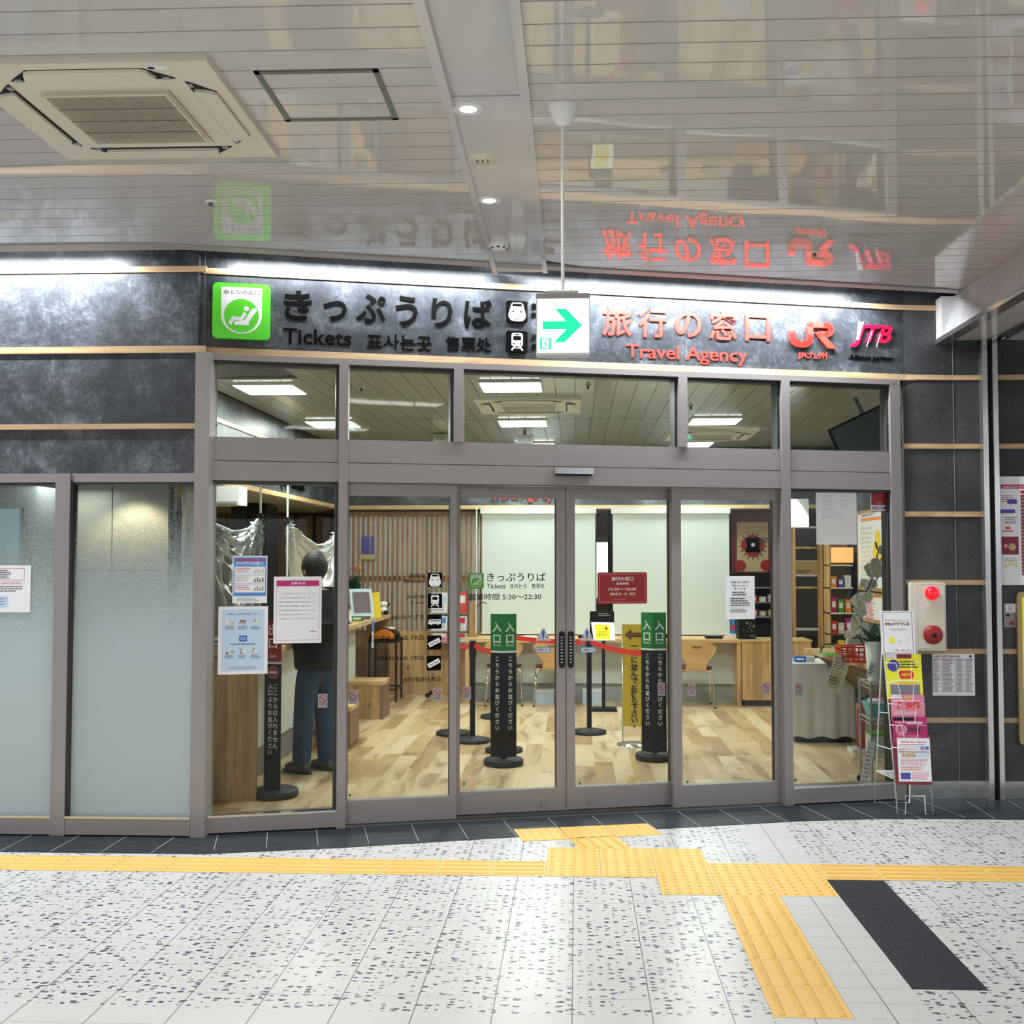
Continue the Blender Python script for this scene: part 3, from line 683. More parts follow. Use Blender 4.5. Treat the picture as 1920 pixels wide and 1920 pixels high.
b = MB(); ribbon(b, path2, .02, 0, .125, 'steel', 0); structure(b.build('baseboard_right'))
b = MB(); b.box(2.925, 8.03, 0, 2.962, 8.12, 3.30, 'steel'); b.box(3.0, 8.03, 0, 3.035, 8.12, 3.30, 'steel'); b.box(2.962, 8.08, 0, 3.0, 8.12, 3.3, 'black'); structure(b.build('trim_%d' % tn)); tn += 1
# ---- the rest of the concourse, behind the viewer
b = MB(); b.box(-8, -8.1, 0, 8, -8, .25, 'beige_panel'); b.box(-8, -8.1, 2.5, 8, -8, 3.7, 'brown_wall')
for x in (-8, -5.2, -2.6, 0, 2.4, 5, 7.7): b.box(x, -8.1, .25, x + .35, -7.98, 2.5, 'grey')
structure(b.build('wall_rear'))
# ---- inside the office
IC = 3.11; BY = 13.85; IX0, IX1 = -3.0, 3.35
b = MB(); X = -6.6
while X < IX1:
    x1 = min(X + .159, 6)
    ys = max(facade_y(X) + .12, 6.95) if X > -2.3 else 8.45
    if X > IX0 - .05: b.hexa([(X, ys, IC), (x1, ys, IC), (x1, BY, IC), (X, BY, IC), (X, ys, IC + .01), (x1, ys, IC + .01), (x1, BY, IC + .01), (X, BY, IC + .01)], 'ceiling_slat_inside')
    X += .165
b.prism([(-3.1, 8.45), (-2.6, 7.0), (-2.2, 7.0), (3.4, facade_y(3.4) + .13), (3.4, 15), (-3.1, 15)], IC + .01, IC + .04, 'frame_dark', 'z')
b.box(IX0, 11.0, IC - .001, IX1, 11.006, IC + .01, 'frame_dark'); structure(b.build('ceiling'))
ZS = 2.34
b = MB(); b.box(IX0 - .12, 7.9, ZS + .04, IX0, BY, IC, 'cladding_inside'); structure(b.build('wall_left'))
b = MB(); b.box(IX0 - .12, 7.9, ZS, IX0 + .012, BY, ZS + .045, 'oak_inside'); structure(b.build('trim_%d' % tn)); tn += 1
b = MB(); b.box(IX0 - .05, 7.9, 2.855, IX0 + .012, BY, 2.89, 'oak_inside'); structure(b.build('trim_%d' % tn)); tn += 1
b = MB(); b.box(IX0 - .1, BY, ZS + .04, IX1 + .1, BY + .1, IC, 'cladding_inside'); structure(b.build('wall_back'))
b = MB(); b.box(IX0, BY - .012, ZS, IX1 + .1, BY + .1, ZS + .045, 'oak_inside'); structure(b.build('trim_%d' % tn)); tn += 1
b = MB(); b.box(-7, 7, ZS - .01, IX0 - .02, 15, ZS + .02, 'grey'); b.box(IX0 - .2, BY, ZS - .01, 3.4, 15, ZS + .02, 'grey'); structure(b.build('ceiling'))
b = MB(); b.box(-7, 15, 0, 6, 15.1, 3.2, 'brown_wall'); structure(b.build('wall_back'))
b = MB(); b.box(-6.1, 8.4, 0, -6, 15, 3.2, 'brown_wall'); structure(b.build('wall_left'))
b = MB(); b.box(IX1, 8.2, 0, IX1 + .1, 15, IC, 'cladding_inside'); structure(b.build('wall_right'))
# ================================================================== THINGS ON AND BEFORE THE FRONT
def fthing(name, label, cat, x0, y0, x1, y1, d=0.0, group=None, mid=False):
    if mid: xm = (x0 + x1) / 2; z1 = fs(xm, y0, d)[1]; z0 = fs(xm, y1, d)[1]
    else: z1 = fs(x0, y0, d)[1]; z0 = fs(x1, y1, d)[1]
    a = fs(x0, (y0 + y1) / 2, d)[0]; c = fs(x1, (y0 + y1) / 2, d)[0]
    return thing(name, label, cat, tuple(W(a, d, z0)), FA, group), c - a, z1 - z0
def letters(root, chars, boxes, m, x0, y1, ext=.009, off=.02, d=0.0):
    """separately mounted raised letters; boxes in seen coordinates"""
    o = root.location; base = (o - FO).dot(FU); bz = o.z
    for ch, (a, t, c, u) in zip(chars, boxes):
        s_a, s_c = fs(a, (t + u) / 2, d)[0] - base, fs(c, (t + u) / 2, d)[0] - base
        z_u, z_t = fs((a + c) / 2, u, d)[1] - bz, fs((a + c) / 2, t, d)[1] - bz
        b = MB(); b.text(ch, s_a, z_u, s_c, z_t, -ext, m, ext + .001, off)
        b.build('letter', root)
def seat_icon(b, w, h, y, frame='green_sign', disc='green_sign', fig='white_gloss', thick=.03, text=True, e=.0015):
    b.rrect(0, 0, w, h, w * .09, y - thick, y, frame, 6); y -= thick
    # white shield: square top, round bottom
    cx, cz, r = w * .5, h * .42, w * .352
    pts = [(cx - r, h * .925), (cx - r, cz)] + [(cx + r * math.cos(math.radians(180 + 10 * i)), cz + r * .93 * math.sin(math.radians(180 + 10 * i))) for i in range(1, 18)] + [(cx + r, cz), (cx + r, h * .925)]
    b.prism(pts[::-1], y - e, y, fig); b.disc(cx, cz, w * .302, y - 2 * e, y - e, disc, 28)
    k = w / 100.0; f = lambda *p: [(x * k, z * k * h / w) for x, z in p]
    yy = y - 3 * e
    b.prism(f((38, 25), (63, 25), (63, 31), (77, 52), (73, 56), (68, 55), (58, 37), (53, 33), (38, 32)), yy, y - 2 * e, fig)      # seat
    b.stroke(f((30, 26), (36, 37), (50, 36), (57, 47)), 6 * k, yy, y - 2 * e, fig); b.disc(58.5 * k, 54.5 * k, 4.6 * k, yy, y - 2 * e, fig, 14)
    b.disc(73.5 * k, 53.5 * k, 2.8 * k, yy, y - 2 * e, fig, 10)
    if text: b.text('みどりの窓口', w * .19, h * .80, w * .81, h * .88, y - e * 3, 'ink', 0, .008)
def shinkansen_icon(b, w, h, y, fig='white_gloss', e=.0012, thick=.02):
    b.rrect(0, 0, w, h, w * .06, y - thick, y, 'sign_black', 4); y -= thick
    P = [(x * w, z * h) for x, z in ((.30, .92), (.70, .92), (.78, .86), (.84, .62), (.92, .38), (.90, .22), (.80, .08), (.66, .04), (.34, .04), (.20, .08), (.10, .22), (.08, .38), (.16, .62), (.22, .86))]
    b.prism(P[::-1], y - e, y, fig)
    b.rrect(w * .27, h * .74, w * .73, h * .87, h * .055, y - 2 * e, y - e, 'sign_black', 4)
    for sx_ in (-1, 1):
        c = w * .5 + sx_ * w * .20; b.prism([(c - .05 * w, h * .46), (c + .05 * w, h * .46), (c + .05 * w * -sx_, h * .62)], y - 2 * e, y - e, 'sign_black')
    b.stroke([(w * .32, h * .14), (w * .68, h * .14)], h * .015, y - 2 * e, y - e, 'sign_black')
def train_icon(b, w, h, y, fig='white_gloss', e=.0012, thick=.02):
    b.rrect(0, 0, w, h, w * .06, y - thick, y, 'sign_black', 4); y -= thick
    b.rrect(w * .23, h * .27, w * .77, h * .90, w * .10, y - e, y, fig, 5)
    b.rrect(w * .31, h * .56, w * .69, h * .76, w * .02, y - 2 * e, y - e, 'sign_black', 3); b.rrect(w * .40, h * .80, w * .60, h * .85, w * .02, y - 2 * e, y - e, 'sign_black', 3)
    for x in (.34, .66): b.disc(w * x, h * .40, w * .04, y - 2 * e, y - e, 'sign_black', 12)
    b.stroke([(w * .38, h * .27), (w * .23, h * .08)], w * .07, y - e, y, fig, False); b.stroke([(w * .62, h * .27), (w * .77, h * .08)], w * .07, y - e, y, fig, False)
    b.stroke([(w * .34, h * .19), (w * .66, h * .19)], w * .03, y - e, y, fig, False)
# green seat-window sign
r, w, h = fthing('seat_pictogram_sign', 'bright green rounded square sign with white reclining passenger on dark sign band', 'sign', 399, 535, 507, 640)
h = w
b = MB(); b.rrect(0, 0, w, h, w * .09, -.038, -.001, 'green_sign', 6); b.build('board', r)
b = MB(); seat_icon(b, w, h, -.0365, thick=.002); b.build('pictogram', r)
r, w, h = fthing('sign_lettering', 'large raised black hiragana letters reading kippu uriba on dark sign band', 'lettering', 532, 545, 921, 615)
letters(r, 'きっぷうりば', [(532, 545, 585, 600), (606, 564, 650, 602), (668, 552, 723, 606), (741, 555, 783, 612), (809, 560, 848, 614), (870, 562, 922, 616)], 'sign_black', 0, 0, off=.020)
def word(name, label, txt, x0, y0, x1, y1, m, ext=.006, off=.010, shear=0.0, d=0.0, cat='lettering', group=None, parts=True):
    r, w, h = fthing(name, label, cat, x0, y0, x1, y1, d, group)
    b = MB(); b.text(txt, 0, 0, w, h, -ext, m, ext + .001, off, shear); b.build('letters', r); return r
word('sign_lettering', 'smaller raised black word Tickets under the large hiragana', 'Tickets', 531, 615, 659, 649, 'sign_black')
word('sign_lettering', 'raised black Korean word on dark sign band right of Tickets', '표사는곳', 688, 625, 809, 659, 'sign_black')
word('sign_lettering', 'raised black Chinese word left of the commuter train pictogram', '售票处', 835, 630, 921, 661, 'sign_black')
r, w, h = fthing('train_pictogram', 'black square plate with white bullet train front, upper of two beside hanging exit sign', 'pictogram', 949, 564, 988, 606)
b = MB(); shinkansen_icon(b, w, w, 0); b.build('plate', r)
r, w, h = fthing('train_pictogram', 'black square plate with white commuter train on rails, lower of two on sign band', 'pictogram', 949, 622, 988, 662)
b = MB(); train_icon(b, w, w, 0); b.build('plate', r)
word('sign_lettering', 'small black kanji 新幹線 partly behind the hanging exit sign', '新幹線', 997, 568, 1040, 583, 'sign_black', .008)
word('sign_lettering', 'small black word Shinkansen under 新幹線, mostly hidden', 'Shinkansen', 997, 586, 1056, 598, 'sign_black', .008)
word('sign_lettering', 'small black kanji beside commuter train pictogram, mostly behind hanging exit sign', 'JR全線', 997, 625, 1048, 640, 'sign_black', .008)
word('sign_lettering', 'small black Latin word beneath the kanji beside the commuter train pictogram', 'JR Lines', 997, 645, 1040, 657, 'sign_black', .008)
r, w, h = fthing('sign_lettering', 'large raised red kanji reading 旅行の窓口 right of the hanging exit sign', 'lettering', 1129, 574, 1443, 640)
letters(r, '旅行の窓口', [(1129, 575, 1184, 631), (1196.5, 577, 1249.6, 633), (1264.6, 585, 1314.6, 633), (1330, 584, 1381, 638), (1397, 590, 1443, 640)], 'sign_red', 0, 0, off=.014)
word('sign_lettering', 'raised red words Travel Agency under the large red kanji', 'Travel Agency', 1174, 645, 1401, 687, 'sign_red')
# railway and travel emblems
r, w, h = fthing('company_emblem', 'raised red linked two letter emblem near right end of sign band', 'emblem', 1479, 602, 1565, 655)
b = MB(); k = w / 345.0; hh = h / .212 / 1000
def cv(pts): return [(x * k, h - z * h / 212.0) for x, z in pts]
arc = lambda cx, cy, rx, ry, a0, a1, n=8: [(cx + rx * math.cos(math.radians(a0 + (a1 - a0) * i / n)), cy - ry * math.sin(math.radians(a0 + (a1 - a0) * i / n))) for i in range(n + 1)]
b.stroke(cv([(22, 78), (22, 120)] + arc(72, 128, 50, 58, 180, 270) + arc(100, 128, 52, 58, 270, 360) + [(152, 24)]), 44 * k, -.020, .001, 'sign_red')
b.stroke(cv([(152, 24), (152, 23), (270, 23)] + arc(272, 60, 40, 37, 90, -90) + [(225, 97), (218, 98)]), 40 * k, -.020, .001, 'sign_red')
b.prism(cv([(190, 90), (250, 90), (345, 210), (285, 210)])[::-1], -.020, .001, 'sign_red'); b.build('letters', r)
word('sign_lettering', 'small red characters under the red linked two letter emblem', 'JR九州', 1495, 659, 1550, 676, 'sign_red', .008)
r, w, h = fthing('company_emblem', 'raised crimson italic three letter emblem with white flash, rightmost on sign band', 'emblem', 1594, 606, 1671, 655)
b = MB(); b.text('JTB', 0, 0, w, h * .95, -.020, 'crimson', .021, .025, .35); b.build('letters', r)
b = MB(); b.prism([(w * .13, h * .30), (w * .17, h * .30), (w * .30, h * 1.05), (w * .18, h * 1.05)], -.0215, -.010, 'white'); b.stroke([(w * .36, h * .05), (w * .50, h * .7)], .006, -.0215, -.02, 'white', False); b.stroke([(w * .60, h * .05), (w * .70, h * .6)], .006, -.0215, -.02, 'white', False); b.build('flash', r, label='white slanting flash')
word('sign_lettering', 'small black italic words Alliance partner under the crimson emblem', 'Alliance partner', 1591, 664, 1675, 680, 'sign_black', .007, .0, .3)
# door sensor on the header
r, w, h = fthing('door_sensor', 'slim silver door sensor bar mounted over the sliding doors', 'sensor', 1038, 877, 1110, 893, -.02)
b = MB(); b.box(0, -.045, h * .2, w, 0, h, 'steel'); b.build('housing', r); b = MB(); b.box(.01, -.046, 0, w - .01, -.005, h * .2, 'black'); b.build('lens_strip', r)
# ---- writing and stickers on the glass
def gthing(*a, **k): k['mid'] = True; k.setdefault('d', .045); return fthing(*a, **k)
GA, GB = DA + .017, DB + .017
def glass_text(label, t, x0, y0, x1, y1, m='sign_black', d=GA, off=.008, cat='lettering', group=None, name='window_lettering'):
    r, w, h = gthing(name, label, cat, x0, y0, x1, y1, d=d, group=group)
    b = MB(); b.text(t, 0, 0, w, h, -.0008, m, .0008, off); b.build('letters', r); return r
def plate(label, x0, y0, x1, y1, fn, d=GA):
    r, w, h = gthing('pictogram_sticker', label, 'sticker', x0, y0, x1, y1, d=d, group='black pictogram squares on the left door glass')
    b = MB(); fn(b, w, w); b.build('film', r); return r
plate('black square sticker of bullet train front, topmost on left door glass', 802, 1075, 829, 1101, lambda b, w, h: shinkansen_icon(b, w, h, 0, e=.0005, thick=.0008, fig='white'))
plate('black square sticker of commuter train front on left door glass', 802, 1114, 829, 1140, lambda b, w, h: train_icon(b, w, h, 0, e=.0005, thick=.0008, fig='white'))
def bus(b, w, h):
    b.rrect(0, 0, w, h, w * .06, -.0008, 0, 'sign_black', 4)
    b.prism([(w * .06, h * .34), (w * .94, h * .34), (w * .94, h * .66), (w * .12, h * .66), (w * .06, h * .5)], -.0013, -.0008, 'white')
    for x in (.24, .40, .56, .72): b.box(w * x, -.0018, h * .52, w * (x + .11), -.0013, h * .61, 'sign_black')
    b.box(w * .11, -.0018, h * .45, w * .15, -.0013, h * .6, 'sign_black')
    for x in (.27, .75): b.disc(w * x, h * .34, w * .07, -.0014, -.0008, 'white', 14)
plate('black square sticker of white bus side on left door glass', 801.5, 1152, 828, 1179, bus)
def pass_(b, w, h):
    b.rrect(0, 0, w, h, w * .06, -.0008, 0, 'sign_black', 4)
    T0 = b.T; b.T = Matrix.Translation((w / 2, 0, h / 2)) @ Matrix.Rotation(-math.radians(27), 4, 'Y')
    b.box(-w * .44, -.0013, -h * .16, w * .44, -.0008, h * .16, 'white'); b.text('Rail Pass', -w * .34, -h * .08, w * .34, h * .09, -.0016, 'sign_black', 0, .01); b.T = T0
plate('black square sticker of slanted white ticket second from the bottom', 801, 1191, 827.5, 1218, pass_)
plate('black square sticker of slanted white ticket lowest of the column', 800, 1230, 827, 1257, pass_)
LB_ = {'新幹線': 'small black kanji beside the bullet train sticker on the left door glass', 'Shinkansen': 'tiny black Latin word under the kanji beside the bullet train sticker',
       'JR全線': 'small black lettering beside the commuter train sticker on the left door glass', 'JR Lines': 'tiny black Latin words under the lettering beside the commuter train sticker',
       'B&Sみやざき': 'black bus service name beside the white bus sticker', 'KYUSHU RAIL PASS': 'longest black capital lettering beside the upper slanted ticket sticker',
       'JAPAN RAIL PASS': 'black capital lettering beside the lower slanted ticket sticker', 'JR利用旅行商品': 'black kanji line below all the stickers on the left door glass'}
for t, x0, y0, x1, y1, m_ in (('新幹線', 768, 1075, 797, 1084, 0), ('Shinkansen', 757, 1086, 797, 1093, 0), ('JR全線', 762, 1115, 796, 1124, 0), ('JR Lines', 770, 1127, 795, 1134, 0), ('B&Sみやざき', 734, 1152, 795, 1162, 0), ('KYUSHU RAIL PASS', 692, 1191.5, 795, 1200.5, 0), ('JAPAN RAIL PASS', 702, 1230.5, 795, 1240, 0), ('JR利用旅行商品', 755, 1269, 827, 1280, 0)):
    glass_text(LB_[t], t, x0, y0, x1, y1, group='black service names on the left door glass')
r, w, h = gthing('seat_pictogram_sticker', 'small green square sticker with reclining passenger on sliding door glass', 'sticker', 878, 1074.5, 907, 1104, d=GB)
b = MB(); seat_icon(b, w, w, 0, 'green_film', 'green_film', 'grey_light', .0008, True, .0005); b.build('film', r)
glass_text('thin black hiragana kippu uriba on sliding door glass', 'きっぷうりば', 913, 1074, 1023, 1090, d=GB)
glass_text('small black word Tickets on sliding door glass', 'Tickets', 913, 1094.5, 947.5, 1103.5, d=GB)
glass_text('small black Korean word on sliding door glass', '표사는곳', 955.6, 1094.5, 988, 1103.5, d=GB)
glass_text('small black Chinese word on sliding door glass', '售票处', 997, 1094, 1021, 1103, d=GB)
glass_text('black opening hours 営業時間 5:30～22:30 on sliding door glass', '営業時間 5:30～22:30', 878, 1113, 1015, 1125, d=GB)
r, w, h = gthing('red_notice', 'dark red board of travel desk opening hours stuck on sliding door', 'notice', 1120, 1073, 1213, 1132, d=GB)
b = MB(); b.rrect(0, 0, w, h, .012, -.003, 0, 'dark_red', 4); b.build('board', r)
b = MB(); Y_ = -.0036
for p in ((.035, .05, .965, .06), (.035, .94, .965, .95), (.035, .05, .042, .95), (.958, .05, .965, .95)): b.box(w * p[0], Y_, h * p[1], w * p[2], -.003, h * p[3], 'pink')
b.text('旅行の窓口', w * .28, h * .73, w * .72, h * .86, Y_, 'white', 0, .012); b.text('営業時間', w * .38, h * .60, w * .62, h * .68, Y_, 'white', 0)
b.text('10:30～18:00', w * .22, h * .42, w * .78, h * .51, Y_, 'white', 0, .004); b.text('店休日 水・日・祝日', w * .25, h * .27, w * .75, h * .355, Y_, 'white', 0)
b.dashes(w * .32, h * .13, w * .68, h * .16, 1, Y_, 'pink', 1); b.build('print', r)
def sheet(name, label, x0, y0, x1, y1, d, fn, m='paper', cat='poster', tilt=0, group=None):
    r, w, h = gthing(name, label, cat, x0, y0, x1, y1, d=d, group=group)
    b = MB(); b.box(0, -.0015, 0, w, 0, h, m); b.build('sheet', r)
    b = MB(); fn(b, w, h, -.0021); b.build('print', r)
    if tilt: r.rotation_euler = Euler((0, tilt, FA)); 
    return r
G0 = .034
def p_paper(b, w, h, y):
    b.text('宮崎駅 旅行の窓口は', w * .17, h * .83, w * .82, h * .88, y, 'ink', 0); b.text('閉店いたしました', w * .22, h * .75, w * .78, h * .80, y, 'ink', 0)
    b.text('◆ こちら ◆', w * .30, h * .685, w * .68, h * .73, y, 'ink', 0); b.dashes(w * .22, h * .54, w * .80, h * .65, 2, y, 'ink', 1, .5)
    for p in ((.12, .28, .90, .284), (.12, .51, .90, .514), (.12, .28, .126, .514), (.894, .28, .90, .514)): b.rect(w * p[0], h * p[1], w * p[2], h * p[3], y, 'ink')
    b.dashes(w * .16, h * .30, w * .86, h * .50, 4, y, 'ink', 1, .5); b.dashes(w * .15, h * .15, w * .85, h * .25, 3, y, 'ink', 1, .4)
sheet('paper_notice', 'white printed notice taped on the right door glass', 1361, 1080, 1415, 1161, GA, p_paper, cat='notice')
def p_list(b, w, h, y):
    b.dashes(w * .12, h * .89, w * .48, h * .91, 1, y, 'ink_soft', 1); b.dashes(w * .62, h * .89, w * .85, h * .91, 1, y, 'ink_soft', 1)
    b.dashes(w * .15, h * .62, w * .5, h * .86, 9, y, 'pale_blue', .8, .3); b.dashes(w * .6, h * .66, w * .85, h * .84, 6, y, 'pale_blue', .8, .3); b.dashes(w * .15, h * .48, w * .85, h * .60, 4, y, 'pale_blue', 1, .3)
sheet('paper_list', 'large white sheet of fine print high on the far right pane', 1530, 920, 1606, 1021, G0, p_list, 'white', 'notice')
r, w, h = gthing('security_sticker', 'red and white security company sticker in upper corner of right pane', 'sticker', 1632, 923, 1665, 959, d=G0)
b = MB(); b.box(0, -.0015, 0, w, 0, h, 'white'); b.box(w * .04, -.002, h * .33, w * .96, -.001, h * .97, 'dark_red'); b.box(w * .04, -.002, .0, w * .96, -.001, h * .03, 'dark_red'); b.build('film', r)
b = MB(); b.text('SECOM', w * .08, h * .09, w * .92, h * .27, -.0022, 'purple', 0, .03); b.text('Security', w * .35, h * .42, w * .66, h * .48, -.0024, 'white', 0); b.build('print', r)
def p_blue(b, w, h, y):
    b.box(w * .03, y, h * .15, w * .97, y + .0004, h * .97, 'blue_poster'); y -= .0004
    b.box(w * .08, y, h * .89, w * .92, y + .0003, h * .93, 'ink_red'); b.text('3つの密のお願い', w * .10, h * .80, w * .90, h * .88, y, 'white', 0, .015)
    for i, m in enumerate(('grey_light', 'grey_mid', 'grey')):
        z0 = h * (.225 + .185 * (2 - i)); b.box(w * .06, y, z0, w * .94, y + .0003, z0 + h * .175, 'white'); b.dashes(w * .09, z0 + h * .05, w * .55, z0 + h * .16, 3, y - .0003, 'ink_red' if i != 1 else 'ink_soft', 1, .35)
        for j in range(4): b.rect(w * (.62 + .075 * j), z0 + h * .03, w * (.67 + .075 * j), z0 + h * (.10 + .03 * (j % 2)), y - .0003, m)
    b.dashes(w * .15, h * .035, w * .85, h * .12, 3, y, 'ink_soft', 1, .35)
sheet('safety_poster', 'blue and white safety poster, upper of two at the left pane', 436, 1042, 501, 1131, G0, p_blue)
def p_mask(b, w, h, y):
    b.rrect(w * .07, h * .045, w * .93, h * .955, w * .04, y, y + .0004, 'pale_blue', 4); y -= .0004
    b.text('感染防止へのご協力をお願いします', w * .2, h * .875, w * .8, h * .90, y, 'ink', 0)
    for i in range(3):
        for zc in (.77, .34):
            cx = w * (.24 + .26 * i)
            for j in range(5): b.disc(cx + w * random.uniform(-.07, .07), h * (zc + random.uniform(-.03, .03)), w * .028, y - .0002 * (j + 1), y, random.choice(['tan', 'white', 'brown', 'grey', 'cream']), 10)
            b.dashes(cx - w * .1, h * (zc - .11), cx + w * .1, h * (zc - .055), 3, y, 'ink', 1, .4)
    b.rrect(w * .42, h * .48, w * .58, h * .57, w * .015, y - .0004, y, 'blue', 3); b.text('マスク', w * .44, h * .50, w * .56, h * .55, y - .0006, 'white', 0)
    b.dashes(w * .24, h * .43, w * .76, h * .455, 1, y, 'ink', 1, .5); b.dashes(w * .22, h * .07, w * .78, h * .12, 2, y, 'ink_soft', 1, .35)
sheet('mask_poster', 'pale blue poster of hygiene rules, lower one at the left pane', 409, 1137, 502, 1264, G0 - .002, p_mask)
def p_red(b, w, h, y):
    b.box(w * .06, y, h * .855, w * .94, y + .0004, h * .94, 'magenta'); b.text('お知らせ', w * .36, h * .878, w * .66, h * .92, y - .0003, 'white', 0, .02)
    for p in ((.05, .045, .95, .049), (.05, .95, .95, .954), (.05, .045, .056, .954), (.944, .045, .95, .954)): b.rect(w * p[0], h * p[1], w * p[2], h * p[3], y, 'ink_red')
    for i in range(7):
        z = h * (.735 - .063 * i); b.text(['いつもご利用いただきありがとうございます。', 'いつもお客さまには大変お世話になっております。', '当窓口は混雑緩和のため受付時間を変更しています。', 'お急ぎのお客さまは券売機をご利用ください。', '切符のお受け取りは窓口にて承っております。', '何卒ご理解とご協力をお願いいたします。', 'ご不便をおかけし申し訳ございません。'][i], w * .10, z, w * (.90 if i % 2 == 0 else .78), z + h * .021, y, 'ink', 0, .0)
    b.text('宮崎駅長', w * .75, h * .165, w * .90, h * .185, y, 'ink', 0)
sheet('notice_poster', 'white notice with crimson heading band, right of the two blue posters', 513, 1081, 603, 1206, G0 - .001, p_red)
# no smoking stickers
NS = 'no smoking stickers along the glass front'
def nosmoke(label, x0, y0, x1, y1, d):
    r, w, h = gthing('no_smoking_sticker', label, 'sticker', x0, y0, x1, y1, d=d, group=NS)
    b = MB(); b.box(0, -.001, 0, w, 0, h, 'sticker_grey'); b.build('film', r)
    b = MB(); b.ring(w / 2, h * .64, w * .34, w * .42, -.0016, -.001, 'dark_red', 20); b.stroke([(w * .26, h * .80), (w * .74, h * .48)], w * .08, -.0018, -.001, 'dark_red', False)
    b.box(w * .28, -.0014, h * .62, w * .66, -.001, h * .66, 'ink'); b.text('全席禁煙', w * .08, h * .20, w * .92, h * .32, -.0014, 'ink', 0); b.dashes(w * .2, h * .06, w * .8, h * .14, 1, -.0014, 'ink_soft', 1); b.build('print', r)
nosmoke('small no smoking sticker in front of the jeans of the person', 596, 1301, 614, 1327, G0)
nosmoke('small no smoking sticker in front of the farther wooden bench', 654, 1294, 672, 1320, GA)
nosmoke('small no smoking sticker below the lowest line of lettering on the left door', 812, 1290, 828, 1315, GA)
nosmoke('small no smoking sticker beside a black belt post', 867, 1287, 883, 1312, GB)
nosmoke('small no smoking sticker overlapping the right entrance post panel', 1233, 1280, 1247, 1305, GB)
nosmoke('small no smoking sticker below the plywood chair at right', 1290, 1280, 1304, 1305, GA)
nosmoke('small no smoking sticker before the wooden cabinet', 1429, 1279, 1444, 1303, GA)
nosmoke('small no smoking sticker before the white table cloth', 1491, 1280, 1505, 1305, G0)
# automatic door caution marks
for lab, tx0, tx1, ax0, ax1, dr in (('left', 1005, 1032, 1002, 1032, -1), ('right', 1088, 1113, 1088, 1119, 1)):
    r, w, h = gthing('caution_sticker', 'silver triangle caution sticker %s of the door meeting line' % lab, 'sticker', tx0, 1177.5, tx1, 1202, d=GB)
    b = MB(); b.prism([(0, h * .08), (0, 0), (w, 0), (w, h * .08), (w * .56, h), (w * .44, h)], -.001, 0, 'grey_light'); b.build('film', r)
    b = MB(); b.prism([(w * .43, h * .28), (w * .57, h * .28), (w * .62, h * .80), (w * .38, h * .80)], -.0016, -.001, 'blue'); b.disc(w * .5, h * .19, w * .06, -.0016, -.001, 'blue', 12)
    for x in (.24, .76): b.rrect(w * x - .006, h * .22, w * x + .006, h * .36, .002, -.0016, -.001, 'ink_red', 2)
    b.dashes(w * .1, h * .03, w * .9, h * .09, 1, -.0016, 'ink', 1); b.build('print', r)
    r, w, h = gthing('direction_sticker', 'small blue and silver arrow tag under the %s caution triangle' % lab, 'sticker', ax0, 1213, ax1, 1224, d=GB)
    sx = lambda x: (x if dr > 0 else 1 - x) * w
    b = MB(); b.prism([(sx(0), 0), (sx(.82), 0), (sx(1), h / 2), (sx(.82), h), (sx(0), h)], -.001, 0, 'blue_poster'); b.prism([(sx(.06), h * .15), (sx(.8), h * .15), (sx(.93), h / 2), (sx(.8), h * .85), (sx(.06), h * .85)], -.0016, -.001, 'grey_light'); b.build('film', r)
    b = MB(); b.text('自動ドア', w * .2, h * .3, w * .8, h * .7, -.002, 'ink', 0); b.build('print', r)
# tiny round green marks of the glazing
for lab, x, y, d in (('sliding door left', 870, 1470, GB), ('sliding door right', 1087, 1469, GB), ('right fixed door', 1289, 1466, GA), ('far right pane', 1491, 1463, G0), ('left fixed door', 656, 1491, GA), ('left pane transom', 405, 797, G0), ('middle transom', 875, 812, G0)):
    r, w, h = gthing('glazing_mark', 'tiny green round glazing mark low on the %s' % lab, 'mark', x - 2.5, y - 3, x + 2.5, y + 3, d=d)
    b = MB(); b.disc(w / 2, h / 2, w / 2, -.001, 0, 'green_dark', 10); b.build('film', r)
# notice on the frosted window
p0 = at(-16, 1148, LY + .01); p1 = at(57, 1060, LY + .01)
r = thing('paper_notice', 'white notice with red outlined box on the frosted window', 'notice', (p0.x, LY + .018, p0.z)); w = p1.x - p0.x; h = p1.z - p0.z
b = MB(); b.box(0, -.0015, 0, w, 0, h, 'paper'); b.build('sheet', r)
b = MB(); y = -.002
for p in ((.05, .68, .83, .69), (.05, .93, .83, .94), (.825, .68, .835, .94), (.05, .68, .06, .94)): b.rect(w * p[0], h * p[1], w * p[2], h * p[3], y, 'ink_red')
b.dashes(w * .1, h * .71, w * .5, h * .91, 5, y, 'ink', 1, .45); b.dashes(w * .08, h * .59, w * .82, h * .66, 2, y, 'ink_red', 1, .3); b.dashes(w * .08, h * .43, w * .80, h * .57, 3, y, 'ink', 1, .4)
b.rect(w * .1, h * .1, w * .42, h * .34, y, 'pale_blue'); b.dashes(w * .14, h * .14, w * .38, h * .32, 3, y - .0004, 'ink_soft', 1, .3); b.build('print', r)
